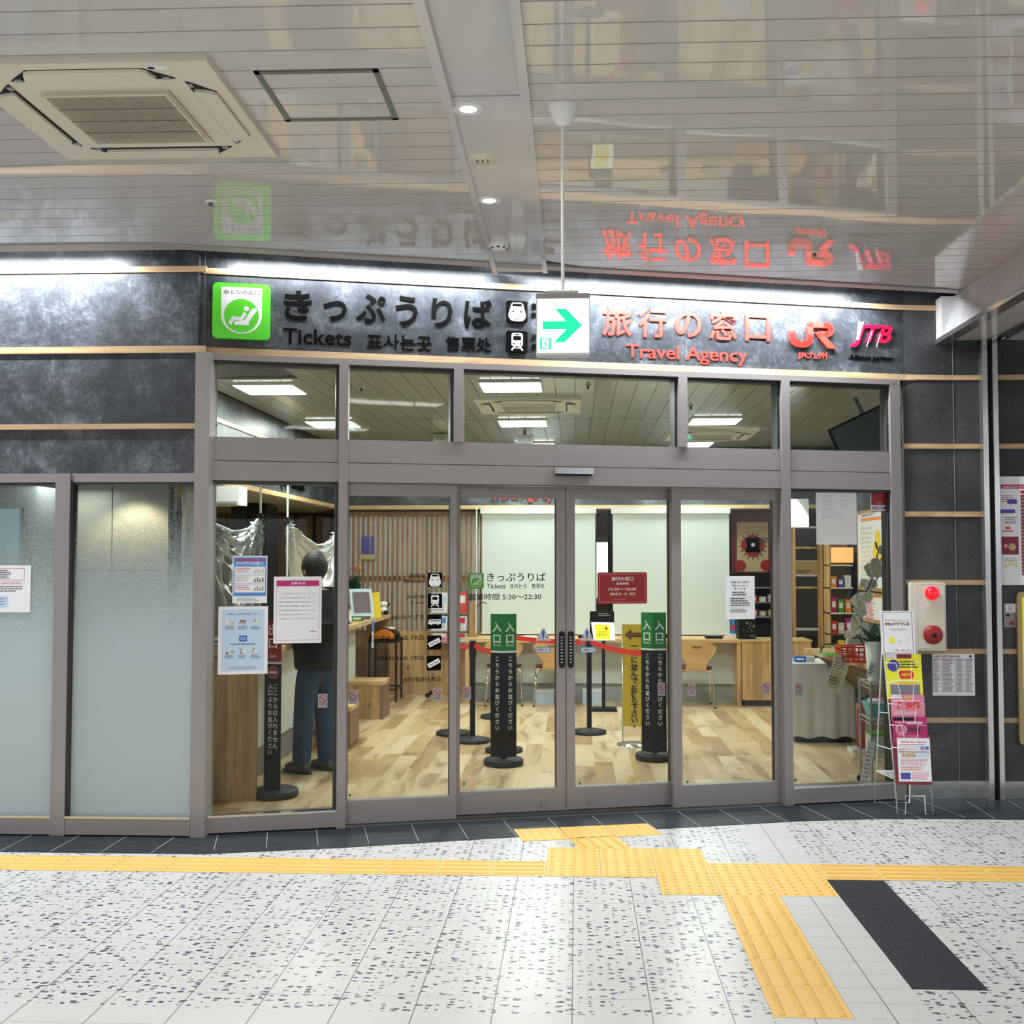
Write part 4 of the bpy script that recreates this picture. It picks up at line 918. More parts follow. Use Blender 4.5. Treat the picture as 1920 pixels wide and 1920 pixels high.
# paper seen behind the frosted window
p0 = at(-20, 1145, 6.95); p1 = at(30, 953, 6.95)
r = thing('whiteboard', 'pale board with pinned sheet behind the leftmost frosted window', 'board', (p0.x, 7.0, p0.z - .3)); w = p1.x - p0.x; h = p1.z - p0.z + .3
b = MB(); b.box(0, 0, 0, w, .02, h, 'pale_blue'); b.build('panel', r); b = MB(); b.box(w - .12, -.003, h * .4, w - .03, 0, h * .62, 'paper'); b.dashes(w - .11, h * .42, w - .04, h * .6, 5, -.0035, 'ink_soft', 1); b.build('sheet', r)
b = MB(); b.box(-.02, -.005, -.5, 0, .025, h, 'grey'); b.box(w, -.005, -p0.z + .3, w + .015, .025, h + .01, 'grey'); b.build('frame', r)

# ================================================================== CEILING THINGS
def ceiling_cassette(name, label, cx, cy, z, size, m='cream', side=True):
    r = thing(name, label, 'air conditioner', (cx, cy, z)); a = size / 2
    b = MB(); b.box(-a, -a, -.03, a, a, 0, m); b.build('panel', r)
    # dark rounded gap, then the raised centre with rounded corners
    P_ = Matrix.Rotation(math.pi / 2, 4, 'X'); rr = a * .70
    b = MB(); b.T = P_; b.rrect(-rr - .014, -rr - .014, rr + .014, rr + .014, rr * .34, .029, .0325, 'black_matte', 10); b.build('air_gap', r)
    b = MB(); b.T = P_; b.rrect(-rr, -rr, rr, rr, rr * .32, .03, .050, m, 10); b.build('centre_panel', r)
    gx = gy = a * .50; b = MB(); b.T = P_; b.rrect(-gx, -gy, gx, gy, .02, .049, .0512, 'black_matte', 4); b.build('grille_recess', r)
    b = MB(); n = 46; gm = 'grille_brown' if m == 'cream' else 'grey'
    for i in range(n): x = -gx + .006 + (2 * gx - .012) * (i + .5) / n; b.box(x - gx / n * .26, -gy + .006, -.0532, x + gx / n * .26, gy - .006, -.0512, gm)
    for j in (-.5, 0, .5): b.box(-gx, gy * j - .0025, -.0536, gx, gy * j + .0025, -.0512, gm)
    for p in ((-gx - .008, -gy - .008, gx + .008, -gy), (-gx - .008, gy, gx + .008, gy + .008), (-gx - .008, -gy, -gx, gy), (gx, -gy, gx + .008, gy)): b.box(p[0], p[1], -.054, p[2], p[3], -.048, m)
    b.build('grille', r)
    for q in range(4):                       # air outlets: dark slot, mostly closed by a louvre blade
        Rq = Matrix.Rotation(q * math.pi / 2, 4, 'Z'); L = a * .50; y0, y1 = rr + .006, a * .90
        b = MB(); b.T = Rq; b.prism([(-L - .08, y0), (L + .08, y0), (L + .06, y0 + .022), (L - .02, y1), (-L + .02, y1), (-L - .06, y0 + .022)], -.0325, -.029, 'black_matte', 'z'); b.build('air_slot', r)
        b = MB(); b.T = Rq; b.prism([(-L - .005, y0 + .012), (L + .005, y0 + .012), (L + .012, y0 + .024), (L - .008, y1 - .012), (L - .03, y1), (-L + .03, y1), (-L + .008, y1 - .012), (-L - .012, y0 + .024)], -.046, -.033, m, 'z'); b.build('louvre', r)
        for s_ in (-1, 1):
            b = MB(); b.T = Rq; b.box(s_ * (L + .045) - .014, y0, -.036, s_ * (L + .045) + .014, y0 + .02, -.031, 'grey'); b.build('louvre_hinge', r)
    if side:
        b = MB(); b.box(a * .56, -a * .6, -.0535, a * .565, a * .5, -.0515, 'brown'); b.build('seam', r)
        b = MB(); b.box(a * .50, a * -.93, -.0312, a * .66, -a * .87, -.030, 'white'); b.box(a * .51, -a * .92, -.0316, a * .56, -a * .88, -.0312, 'black'); b.build('rating_label', r)
    return r
ceiling_cassette('ceiling_air_conditioner', 'large square cream ceiling air conditioner with brown grille over the concourse', -1.87, 4.49, CEIL, .985)
ceiling_cassette('ceiling_air_conditioner', 'white ceiling air conditioner inside, seen through the middle transom pane', -.42, 9.92, IC, .93, 'white', False)
ceiling_cassette('ceiling_air_conditioner', 'white ceiling air conditioner inside, seen low in the right transom pane', 1.5, 12.35, IC, .93, 'white', False)
r = thing('access_hatch', 'square ceiling hatch outlined by a dull green frame beside the channel', 'hatch', (-1.003, 4.398, CEIL)); a = .243
b = MB()
for p in ((-a, -a, a, -a + .022), (-a, a - .022, a, a), (-a, -a, -a + .022, a), (a - .022, -a, a, a)): b.box(p[0], p[1], -.006, p[2], p[3], 0, 'hatch_frame')
b.build('frame', r)
for lab, x, y in (('nearer of the two round white downlights in the channel', -.449, 4.543), ('farther of the two round white downlights in the channel', -.455, 5.729)):
    r = thing('downlight', lab, 'light', (x, y, CEIL), group='downlights in the ceiling channel')
    b = MB(); b.lathe([(.064, 0), (.064, -.004), (.060, -.005)], 'white'); b.build('rim', r); b = MB(); b.lathe([(.060, -.004), (.0, -.0065)], 'led_panel'); b.build('lens', r)
r = thing('speaker_disc', 'flat cream round sensor cover between the two channel downlights', 'sensor', (-.438, 5.132, CEIL))
b = MB(); b.lathe([(.075, 0), (.072, -.008), (.0, -.011)], 'cream'); b.build('cover', r)
b = MB()
for a_ in (-.5, 0, .5): b.box(-.004 + a_ * .05, -.018, -.014, .004 + a_ * .05, .018, -.010, 'grey_mid')
b.disc(.045, 0, .001, 0, .001, 'black'); b.build('slots', r)
r = thing('smoke_detector', 'white round smoke detector at far end of the channel', 'detector', (-.461, 6.538, CEIL))
b = MB(); b.lathe([(.06, 0), (.06, -.018), (.045, -.035), (.0, -.04)], 'white'); b.build('body', r)
b = MB()
for k in range(8): t = k * math.pi / 4; b.box(.045 * math.cos(t) - .008, .045 * math.sin(t) - .008, -.034, .045 * math.cos(t) + .008, .045 * math.sin(t) + .008, -.026, 'black')
b.build('vents', r)
for lab, x, y, z in (('tiny dark sprinkler head left of the channel', -1.929, 5.694, CEIL), ('tiny dark sprinkler head above the red two letter emblem', 1.472, 6.803, CEIL)):
    r = thing('sprinkler_head', lab, 'sprinkler', (x, y, z)); b = MB(); b.lathe([(.03, 0), (.028, -.004), (0, -.006)], 'white', n=16); b.build('plate', r)
    b = MB(); b.lathe([(.012, -.004), (.010, -.022), (.018, -.024), (.0, -.026)], 'grey_mid', n=12); b.build('head', r)
# hanging exit sign
hx, hy = -.053, 4.543
r = thing('exit_sign', 'lit white hanging emergency sign with green arrow pointing right on a thin rod', 'sign', (hx, hy, CEIL))
b = MB(); b.lathe([(.064, 0), (.062, -.012), (.030, -.075), (.012, -.082)], 'white_gloss'); b.build('ceiling_cup', r)
b = MB(); b.tube([(0, 0, -.08), (0, 0, -.772)], .0075, 'white_gloss', 12); b.build('rod', r)
zt = 2.806 - CEIL; zb_ = 2.548 - CEIL; x0, x1 = -.16 - hx, .056 - hx
b = MB(); b.box(-.065, -.018, zt, .065, .018, zt + .014, 'grey_light'); b.box(x0 - .002, -.028, zt - .022, x1 + .002, .028, zt, 'frame')
b.box(x0 - .003, -.026, zb_ + .004, x0 + .001, .026, zt, 'grey_light'); b.box(x1 - .001, -.026, zb_ + .004, x1 + .003, .026, zt, 'grey_light'); b.box(x0 - .003, -.028, zb_, x1 + .003, .028, zb_ + .010, 'grey_light')
for x in (-.03, .035): b.box(x - .003, -.003, zt + .014, x + .003, .003, zt + .022, 'black')
b.build('housing', r)
b = MB(); b.box(x0 + .001, -.025, zb_ + .010, x1 - .001, .025, zt - .022, 'led_white'); b.build('light_panel', r)
b = MB(); w = x1 - x0; h = zt - zb_; A = lambda u, v: (x0 + u * w, zb_ + v * h); y = -.026
b.prism([A(.11, .42), A(.56, .42), A(.33, .21), A(.53, .21), A(.86, .485), A(.55, .75), A(.35, .75), A(.56, .55), A(.11, .55)], y, -.025, 'sign_glow_green')
b.rect(*A(.055, .10), *A(.27, .285), y, 'sign_glow_green'); b.rect(*A(.095, .115), *A(.23, .27), y - .0005, 'led_white')
b.stroke([A(.14, .13), A(.165, .175), A(.17, .21)], .004, y - .001, y - .0005, 'sign_glow_green'); b.stroke([A(.20, .14), A(.18, .17), A(.165, .21), A(.135, .19)], .004, y - .001, y - .0005, 'sign_glow_green'); b.disc(*A(.178, .24), .0035, y - .001, y - .0005, 'sign_glow_green', 8)
b.build('arrow_graphic', r, label='green arrow and running figure')
# cove lamps
b = MB(); b.box(-2.15, -.02, 0, 2.15, .02, .02, 'led_cove'); tag(b.build('cove_light'), 'thin white light strip hidden above the slanted sign band', 'light', None, tuple(W(2.33, -.20, 3.63)), FA)
b = MB(); b.box(-1.5, -.02, 0, 1.5, .02, .02, 'led_cove'); tag(b.build('cove_light'), 'thin white light strip hidden above the left wall', 'light', None, (-4.4, 6.59, 3.63))
# lights of the concourse behind the viewer
first = None
for X in (-3.6, -1.9, .8):
    for Y in (-4.0, -1.2, 1.6):
        lb_ = 'long white ceiling lamp behind the viewer, %s of three, %s row' % ({-3.6: 'leftmost', -1.9: 'middle', .8: 'rightmost'}[X], {-4.0: 'rear', -1.2: 'centre', 1.6: 'front'}[Y])
        if first is None:
            first = thing('ceiling_lamp', lb_, 'light', (X, Y, CEIL), group='concourse ceiling lamps')
            b = MB(); b.box(-.62, -.17, -.03, .62, .17, 0, 'white'); b.build('housing', first); b = MB(); b.box(-.6, -.15, -.034, .6, .15, -.03, 'led_panel'); b.build('diffuser', first)
        else: dup(first, (X, Y, CEIL), lb_)
# office ceiling panels
first = None
labs = ['square lit ceiling panel nearest the left wall in the leftmost transom', 'square lit ceiling panel before the inside air conditioner', 'square lit ceiling panel behind the first left one', 'square lit ceiling panel behind the inside air conditioner', 'square lit ceiling panel in the right transom', 'lit ceiling panel at the far back, middle', 'lit ceiling panel at the far back, right']
for (X, Y), lb in zip(PANELS, labs):
    if first is None:
        first = thing('panel_light', lb, 'light', (X, Y, IC), group='square lit panels in the office ceiling')
        b = MB(); b.box(-.25, -.25, -.016, .25, .25, 0, 'white'); b.build('frame', first); b = MB(); b.box(-.235, -.235, -.022, .235, .235, -.016, 'led_panel'); b.build('diffuser', first)
    else: dup(first, (X, Y, IC), lb)
r = thing('ceiling_speaker', 'grey box speaker hanging from the office ceiling behind the middle transom', 'speaker', (-.56, 12.1, IC))
b = MB(); b.box(-.09, -.06, -.20, .09, .06, -.04, 'grey_light'); b.box(-.07, -.065, -.18, .07, -.06, -.06, 'grey'); b.build('cabinet', r); b = MB(); b.tube([(0, 0, 0), (0, 0, -.05)], .02, 'grey'); b.build('bracket', r)
r = thing('ceiling_speaker', 'small pale box on the office ceiling behind the second transom', 'speaker', (-1.5, 12.2, IC)); b = MB(); b.box(-.08, -.06, -.16, .08, .06, -.02, 'grey_light'); b.box(-.06, -.065, -.08, .06, -.06, -.05, 'grey'); b.build('cabinet', r); b = MB(); b.tube([(0, 0, 0), (0, 0, -.03)], .02, 'grey'); b.build('bracket', r)
for lab, X, Y in (('dark sprinkler head behind leftmost transom', -1.75, 8.9), ('dark sprinkler head behind middle transom', .1, 8.85), ('dark sprinkler head behind right transom', 1.05, 10.1)):
    r = thing('sprinkler_head', lab, 'sprinkler', (X, Y, IC)); b = MB(); b.lathe([(.03, 0), (.028, -.004), (0, -.006)], 'grey_light', n=16); b.build('plate', r); b = MB(); b.lathe([(.012, -.004), (.010, -.03), (.018, -.032), (.0, -.034)], 'grey_mid', n=12); b.build('head', r)

# ================================================================== THINGS ON THE RIGHT WALL
WY = 8.095
p0 = at(1709, 1220, WY - .11); p1 = at(1773, 1092, WY - .11)
w = p1.x - p0.x; h = p1.z - p0.z
r = thing('fire_alarm', 'tall cream fire alarm box with glowing red lamp and dark red bell on dark wall', 'fire alarm', (p0.x, WY - .002, p0.z))
b = MB(); T = Matrix.Rotation(0, 4, 'X'); b.rrect(0, 0, w, h, .012, -.105, 0, 'cream', 4); b.rrect(w * .19, h * .03, w * .97, h * .97, .006, -.108, -.104, 'cream', 3); b.build('box', r)
b = MB()
for p in ((.19, .03, .97, .034), (.19, .966, .97, .97), (.19, .03, .197, .97), (.963, .03, .97, .97)): b.box(w * p[0], -.1085, h * p[1], w * p[2], -.107, h * p[3], 'grey')
b.build('door_seam', r)
b = MB(); b.T = Matrix.Translation((w * .60, -.108, h * .84)) @ Matrix.Rotation(math.pi / 2, 4, 'X'); b.lathe([(w * .20, 0), (w * .20, .012), (w * .17, .03), (w * .09, .044), (.0, .048)], 'red_lamp'); b.build('lamp', r, label='glowing red lamp')
b = MB(); b.T = Matrix.Translation((w * .61, -.108, h * .235)) @ Matrix.Rotation(math.pi / 2, 4, 'X'); b.lathe([(w * .27, 0), (w * .27, .02), (w * .22, .034), (w * .10, .04), (0, .042)], 'dark_red'); b.lathe([(w * .07, .04), (w * .05, .052), (0, .054)], 'black'); b.build('bell', r, label='dark red bell dome')
b = MB()
for k in range(1, 5): b.ring(w * .6, h * .55, w * .05 * k, w * .05 * k + .0015, -.1086, -.107, 'tan', 20)
b.build('speaker_holes', r)
def wall_sheet(name, label, x0, y0, x1, y1, Y, cat, fn, m='paper'):
    p0 = at(x0, y1, Y); p1 = at(x1, y0, Y); w = p1.x - p0.x; h = p1.z - p0.z
    r = thing(name, label, cat, (p0.x, Y, p0.z)); b = MB(); b.box(0, -.002, 0, w, 0, h, m); b.build('sheet', r); b = MB(); fn(b, w, h, -.0026); b.build('print', r); return r, w, h
def p_time(b, w, h, y):
    b.rect(w * .03, h * .91, w * .22, h * .955, y, 'ink_red'); b.text('全国案内旅客列車時刻表', w * .26, h * .905, w * .74, h * .965, y, 'ink', 0, .02); b.rect(w * .90, h * .915, w * .95, h * .965, y, 'ink')
    for i, (a, c, m) in enumerate(((.15, .39, 'dark_red'), (.41, .63, 'dark_red'), (.65, .80, 'purple'), (.82, .97, 'purple'))):
        b.rect(w * a, h * .86, w * c, h * .88, y, m); b.rect(w * a - .001, h * .06, w * a + .002, h * .86, y, 'ink'); b.dashes(w * (a + .02), h * .08, w * (c - .01), h * .85, 24, y, 'ink_soft', 1, .6)
    for z, m in ((.82, 'ink_soft'), (.70, 'purple'), (.55, 'grey'), (.35, 'maroon'), (.14, 'grey_light')): b.rect(w * .03, h * z - h * .05, w * .12, h * z + h * .05, y, m)
wall_sheet('timetable', 'white train timetable sheet of four columns under the fire alarm', 1724, 1226, 1827, 1304, WY - .014, 'timetable', p_time)
# framed advertisement, cut by the picture edge
p0 = at(1867, 1097, WY - .02); p1 = at(1990, 893, WY - .02); w = p1.x - p0.x; h = p1.z - p0.z
r = thing('poster_frame', 'white metal snap frame of colourful offers at right wall edge', 'poster', (p0.x, WY, p0.z))
b = MB(); b.rrect(0, 0, w, h, .02, -.022, 0, 'white', 5); b.build('frame', r); b = MB(); b.box(.03, -.024, .03, w - .03, -.021, h - .03, 'paper'); b.build('poster', r)
b = MB()
for cx_, cz_ in ((.02, .02), (.02, h - .02), (w - .02, .02), (w - .02, h - .02)): b.rrect(cx_ - .016, cz_ - .010, cx_ + .016, cz_ + .010, .008, -.026, -.02, 'steel', 3)
b.build('corner_clip', r)
b = MB(); y = -.0245; W_ = w
b.rect(.045, h * .885, w * .9, h * .925, y, 'magenta'); b.text('LINE公式アカウント', .06, h * .89, w * .55, h * .915, y - .0004, 'white', 0)
b.rect(w * .06 + .01, h * .66, w * .30, h * .695, y, 'purple'); b.dashes(.05, h * .76, .13, h * .83, 4, y, 'ink_red', 1); b.rrect(.09, h * .745, .16, h * .79, .012, y - .0004, y, 'purple', 4)
b.dashes(.07, h * .56, .16, h * .63, 4, y, 'ink_soft', 1); b.disc(.09, h * .525, .02, y - .0004, y, 'red', 14, .01); b.dashes(.05, h * .48, .16, h * .51, 1, y, 'ink_red', 1)
b.rect(.045, h * .28, .165, h * .445, y, 'maroon'); b.disc(.12, h * .35, .026, y - .0005, y, 'tan', 12); b.disc(.075, h * .36, .014, y - .0005, y, 'pink', 12)
for cx_, cz_ in ((.08, .18), (.145, .18), (.11, .2)): b.disc(cx_, h * cz_, .018, y - .0004, y, 'cream', 12); b.disc(cx_, h * cz_, .007, y - .0008, y, 'yellow', 10)
b.dashes(.06, h * .215, .16, h * .25, 2, y, 'grey', 1); b.rect(.185, h * .84, w * .9, h * .87, y, 'crimson'); b.rect(.185, h * .09, w * .9, h * .83, y, 'maroon'); b.dashes(.19, h * .1, w * .88, h * .82, 22, y - .0005, 'grey', 1, .3)
b.build('print', r)
r, w, h = wall_sheet('call_switch_plate', 'small grey steel plate with red button and label beside the gold framed board', 1882, 1131, 1908, 1176, WY - .003, 'switch', lambda b, w, h, y: (b.box(w * .15, y, h * .62, w * .85, y + .001, h * .96, 'white'), b.dashes(w * .3, h * .68, w * .7, h * .92, 4, y - .0004, 'ink_red', 1), b.disc(w * .3, h * .5, w * .1, y - .006, y + .001, 'black', 12), b.disc(w * .55, h * .17, w * .15, y - .008, y + .001, 'dark_red', 14)), 'frame')
p0 = at(1911, 1396, WY - .02); p1 = at(2040, 1110, WY - .02); w = p1.x - p0.x; h = p1.z - p0.z
r = thing('framed_board', 'gold-edged framed board cut off by right picture edge', 'board', (p0.x, WY, p0.z)); b = MB(); b.rrect(0, 0, w, h, .03, -.03, 0, 'gold_frame', 5); b.build('frame', r)
b = MB(); b.rrect(.035, .035, w - .035, h - .035, .015, -.034, -.028, 'yellow_bright', 4); b.rrect(.05, .05, w - .05, h - .05, .012, -.036, -.03, 'paper', 4); b.build('panel', r)
# ================================================================== INSIDE THE OFFICE
FZ = .006                                     # office floor level
# ---- the long staffed counter on the left
r = thing('ticket_counter', 'long pale wood ticket counter with grey front running back along the left', 'counter', (-2.47, 7.78, FZ))
b = MB(); b.box(-.24, 0, 0, .21, .035, 1.0, 'cedar'); b.build('end_panel', r, label='knotty cedar end panel')
b = MB(); b.box(-.06, .035, .24, 0, 4.55, .985, 'grey_light'); b.build('front_panel', r, label='pale grey front panel')
b = MB(); b.box(-.10, .035, 0, -.03, 4.55, .24, 'plinth'); b.build('plinth', r)
b = MB(); b.prism([(-.24, .036), (.21, .036), (.21, 5.7), (-.75, 5.7), (-.75, .8), (-.50, .75)], .99, 1.03, 'cedar_flat', 'z'); b.box(-.24, -.004, 1.0, .21, .036, 1.012, 'brown'); b.build('worktop', r)
b = MB(); b.box(-.08, 5.66, .70, .20, 5.69, .99, 'cedar'); b.build('bracket', r)
CT = FZ + 1.03
# ---- things on that counter
def on(x, y, Y): p = at(x, y, Y); return p
def box_thing(name, label, cat, x0, y0, z0, x1, y1, z1, m, parts=None, group=None):
    r = thing(name, label, cat, ((x0 + x1) / 2, (y0 + y1) / 2, z0), group=group)
    b = MB(); b.box(-(x1 - x0) / 2, -(y1 - y0) / 2, 0, (x1 - x0) / 2, (y1 - y0) / 2, z1 - z0, m); b.build('body', r)
    if parts: parts(r, (x1 - x0), (y1 - y0), (z1 - z0))
    return r
r = thing('paper_stack', 'stack of white and pink leaflets on the near end of the counter', 'papers', (-2.53, 8.02, CT))
b = MB()
for i, m in enumerate(['paper', 'pale_blue', 'paper', 'pink', 'paper', 'white', 'purple', 'paper']): b.T = Matrix.Rotation(random.uniform(-.2, .2), 4, 'Z'); b.box(-.13, -.1, i * .012, .13, .1, i * .012 + .011, m)
b.build('sheets', r)
r = thing('paper_note', 'pale yellow paper lying at the counter end behind the glass', 'paper', (-2.42, 7.93, CT)); b = MB(); b.box(-.10, -.05, 0, .10, .05, .045, 'cream'); b.build('pad', r)
r = thing('printer', 'dark grey office printer behind the stacked leaflets', 'printer', (-2.80, 8.85, CT)); b = MB(); b.rrect(-.22, 0, .22, .20, .03, -.18, .18, 'charcoal'); b.build('body', r); b = MB(); b.box(-.16, -.2, .12, .16, -.17, .15, 'black'); b.box(-.15, -.24, .10, .15, -.18, .11, 'grey_light'); b.build('paper_tray', r)
p = at(681, 1164, 12.2)
r = thing('ticket_terminal', 'pale grey ticket terminal with dark tilted screen on the counter', 'terminal', (p.x, 12.2, CT), .35)
b = MB(); b.hexa([(-.13, -.02, .04), (.12, -.02, .04), (.12, .08, .04), (-.13, .08, .04), (-.15, .06, .34), (.10, .06, .34), (.10, .12, .34), (-.15, .12, .34)], 'monitor_shell'); b.build('shell', r)
b = MB(); b.hexa([(-.10, -.018, .085), (.085, -.018, .085), (.085, .01, .085), (-.10, .01, .085), (-.118, .040, .305), (.070, .040, .305), (.070, .07, .305), (-.118, .07, .305)], 'monitor_ui'); b.build('screen', r, label='dark screen')
b = MB(); b.box(-.08, 0, 0, .06, .1, .045, 'grey_mid'); b.build('foot', r)
p = at(701, 1160, 12.75)
r = thing('document_folder', 'yellow folder standing upright behind the ticket terminal', 'folder', (p.x, 12.75, CT)); b = MB(); b.hexa([(-.06, 0, 0), (.09, 0, 0), (.09, .03, 0), (-.06, .03, 0), (-.09, .03, .27), (.05, .03, .29), (.05, .05, .29), (-.09, .05, .27)], 'yellow'); b.build('cover', r); b = MB(); b.box(-.08, .005, .0, -.07, .03, .2, 'paper'); b.build('pages', r)
for i, (x, Y, m, lb) in enumerate(((672, 11.98, 'green_dark', 'small dark green box at the terminal foot'), (688, 12.35, 'white', 'small white box of labels at the terminal foot'), (708, 13.05, 'black', 'low black tray near the far end of the counter'))):
    q_ = at(x, 1150, Y); box_thing('desk_box', lb, 'box', q_.x - .06, Y - .05, CT, q_.x + .05, Y + .05, CT + .05, m, lambda r, w, d, h: MB().box(-w * .4, -d * .51, h * .3, w * .4, -d * .5, h * .8, 'cream').build('front_label', r))
q_ = at(654, 1160, 11.5); box_thing('desk_calendar', 'small white desk calendar beside the mullion on the counter', 'calendar', q_.x - .08, 11.45, CT, q_.x + .02, 11.55, CT + .14, 'white', lambda r, w, d, h: MB().box(-w * .5, -d * .5, -.001, w * .5, d * .5, .01, 'maroon').build('stand', r))
p = at(719, 1145, 13.3)
r = thing('plush_toy', 'small black and white plush animal at the far end of the counter', 'toy', (p.x, 13.3, CT)); b = MB(); b.ball((0, 0, .055), .05, 'white', sq=(1, .8, 1)); b.ball((.03, -.02, .03), .03, 'black'); b.ball((-.04, -.02, .04), .022, 'black'); b.build('body', r); b = MB(); b.ball((.0, -.01, .13), .042, 'white', sq=(1.3, .9, .8)); b.ball((-.045, 0, .15), .018, 'black'); b.ball((.06, 0, .125), .018, 'black'); b.build('head', r)
# anthurium
p = at(664, 1150, 12.65)
r = thing('potted_anthurium', 'leafy pot plant with pink anthurium blooms on the counter behind the terminal', 'plant', (p.x, 12.65, CT))
b = MB(); b.lathe([(.06, 0), (.085, .13), (.078, .13), (.07, .115), (0, .115)], 'brown'); b.build('pot', r)
b = MB(); random.seed(3)
def leaf(b, base, dirv, L, wd, m, droop=.3, up=Vector((0, 0, 1))):
    d = Vector(dirv).normalized(); side = d.cross(up).normalized(); n = side.cross(d)
    vs = []; fs_ = []; S_ = 6
    for i in range(S_ + 1):
        t = i / S_; c = Vector(base) + d * L * t - Vector((0, 0, droop * L * t * t)); wv = wd * math.sin(math.pi * min(1, .12 + t * .88)) ** .8
        vs += [c - side * wv, c + n * (-.15 * wd), c + side * wv]
    for i in range(S_):
        a = i * 3; fs_ += [(a, a + 1, a + 4, a + 3), (a + 1, a + 2, a + 5, a + 4)]
    vs2 = [v + n * .004 for v in vs]; k = len(vs)
    b.add(vs + vs2, fs_ + [tuple(k + i for i in f[::-1]) for f in fs_] + [(0, 2, k + 2, k)], m, True)
for i in range(26):
    a = random.uniform(0, 6.28); e = random.uniform(.2, 1.2); leaf(b, (0, 0, .12 + random.uniform(0, .26)), (math.cos(a) * math.cos(e), math.sin(a) * math.cos(e), math.sin(e)), random.uniform(.17, .28), .055, 'leaf', .4)
b.build('leaves', r)
for x, z in ((.02, .56), (-.09, .50), (.07, .53)):
    b = MB(); b.tube([(0, 0, .15), (x * .6, -.02, z * .7), (x, -.03, z)], .004, 'leaf'); leaf(b, (x - .04, -.03, z), (.7, -.5, .35), .12, .06, 'petal_pink', .2); b.tube([(x, -.04, z + .01), (x + .01, -.06, z + .05)], .006, 'yellow'); b.build('bloom', r)
# ---- vinyl curtains and poles over the counter
def pole(lb, px, Y, z1):
    p = at(px, 1100, Y); r = thing('curtain_pole', lb, 'pole', (p.x, Y, CT)); b = MB(); b.tube([(0, 0, 0), (0, 0, z1 - CT)], .009, 'white_gloss'); b.build('rod', r); b = MB(); b.tube([(-.02, 0, 1.0), (.03, -.01, 1.0)], .012, 'black'); b.tube([(0, 0, .97), (0, 0, 1.03)], .016, 'black'); b.build('clamp', r); return p
pA = pole('thin white pole holding the left vinyl curtain', 487, 8.5, 2.345); pB = pole('thin white pole holding the right vinyl curtain', 538, 9.35, 2.345)
def curtain(lb, a, c, sag, hang, seed):
    """a,c: knot points (world); sheet sags between them and hangs down"""
    random.seed(seed); r = thing('vinyl_curtain', lb, 'curtain', tuple(a)); b = MB(); NU, NV = 90, 60; vs = []; fs_ = []
    d = c - a; nrm = Vector((d.y, -d.x, 0)).normalized()
    for j in range(NV + 1):
        for i in range(NU + 1):
            u = i / NU; v = j / NV; top = -sag * 4 * u * (1 - u)
            z = top + (-hang - top) * v
            pinch = (1 - v) ** 2 if True else 0
            fold = .035 * math.sin(u * 26 + math.sin(v * 5) * 1.2) * (.25 + .75 * v) + .05 * math.sin(30 * math.atan2(v + .05, min(u, 1 - u) + .05)) * (1 - v) + .05 * math.sin((v * 9 + 7 * abs(u - .5))) * (1 - v) * math.sin(math.pi * u)
            vs.append(d * u + nrm * fold + Vector((0, 0, z + d.z * 0)))
    for j in range(NV):
        for i in range(NU): k = j * (NU + 1) + i; fs_.append((k, k + 1, k + NU + 2, k + NU + 1))
    b.add(vs, fs_, 'vinyl', True); b.build('sheet', r)
    b = MB(); b.tube([d * (i / NU) + nrm * (.05 * math.sin((7 * abs(i / NU - .5))) * math.sin(math.pi * i / NU)) + Vector((0, 0, -sag * 4 * (i / NU) * (1 - i / NU))) for i in range(NU + 1)], .012, 'blind', 6); b.build('hem', r, label='rolled white top hem')
c0 = at(380, 966, 7.9); c1 = at(487, 962, 8.5); curtain('clear sagging vinyl curtain at the far left of the counter', Vector((c0.x, 7.9, c0.z)), Vector((c1.x, 8.5, c0.z)), .11, .93, 1)
c0 = at(540, 975, 9.36); c1 = at(636, 980, 11.6); curtain('greyish sagging vinyl curtain behind the head of the person', Vector((c0.x, 9.36, c0.z)), Vector((c1.x, 11.6, c0.z)), .20, .93, 2)
# ---- behind the counter
x0 = at(430, 1000, 12).x; x1 = at(496, 1000, 12).x
r = thing('tall_cabinet', 'tall black cabinet standing in the back office', 'cabinet', ((x0 + x1) / 2, 12.3, FZ)); w = x1 - x0
b = MB(); b.box(-w / 2, -.25, 0, w / 2, .25, 2.3, 'black'); b.build('carcass', r)
for s_ in (-1, 1): b = MB(); b.box(s_ * w / 4 - w / 4 + .01, -.27, .05, s_ * w / 4 + w / 4 - .01, -.25, 2.25, 'black_matte'); b.box(s_ * .03 - .005, -.29, 1.1, s_ * .03 + .005, -.27, 1.3, 'grey'); b.build('door', r)
r = thing('wall_air_conditioner', 'long white wall unit under the back office ceiling', 'air conditioner', (at(425, 915, 9.2).x, 9.2, 2.16)); b = MB(); b.box(-.35, -.1, 0, .14, .12, .16, 'white'); b.build('case', r); b = MB(); b.box(-.33, -.105, .01, .12, -.09, .03, 'grey'); b.build('vent', r)
for i, px in enumerate((505, 560, 592)):
    x0 = at(px, 1000, 14.6).x; x1 = at(px + (50 if i == 0 else 30), 1000, 14.6).x
    r = thing('wood_panel', ['brown wood wall panel beside the black cabinet', 'brown wood wall panel with reddish tint behind the curtain', 'narrow brown wood panel at far end of the back office'][i], 'panel', (x0, 14.6, FZ)); b = MB(); b.box(0, 0, 0, x1 - x0 - .03, .03, 2.28, 'brown_wall'); b.build('board', r); b = MB(); b.box(x1 - x0 - .03, .005, 0, x1 - x0, .03, 2.28, 'black'); b.build('joint', r)
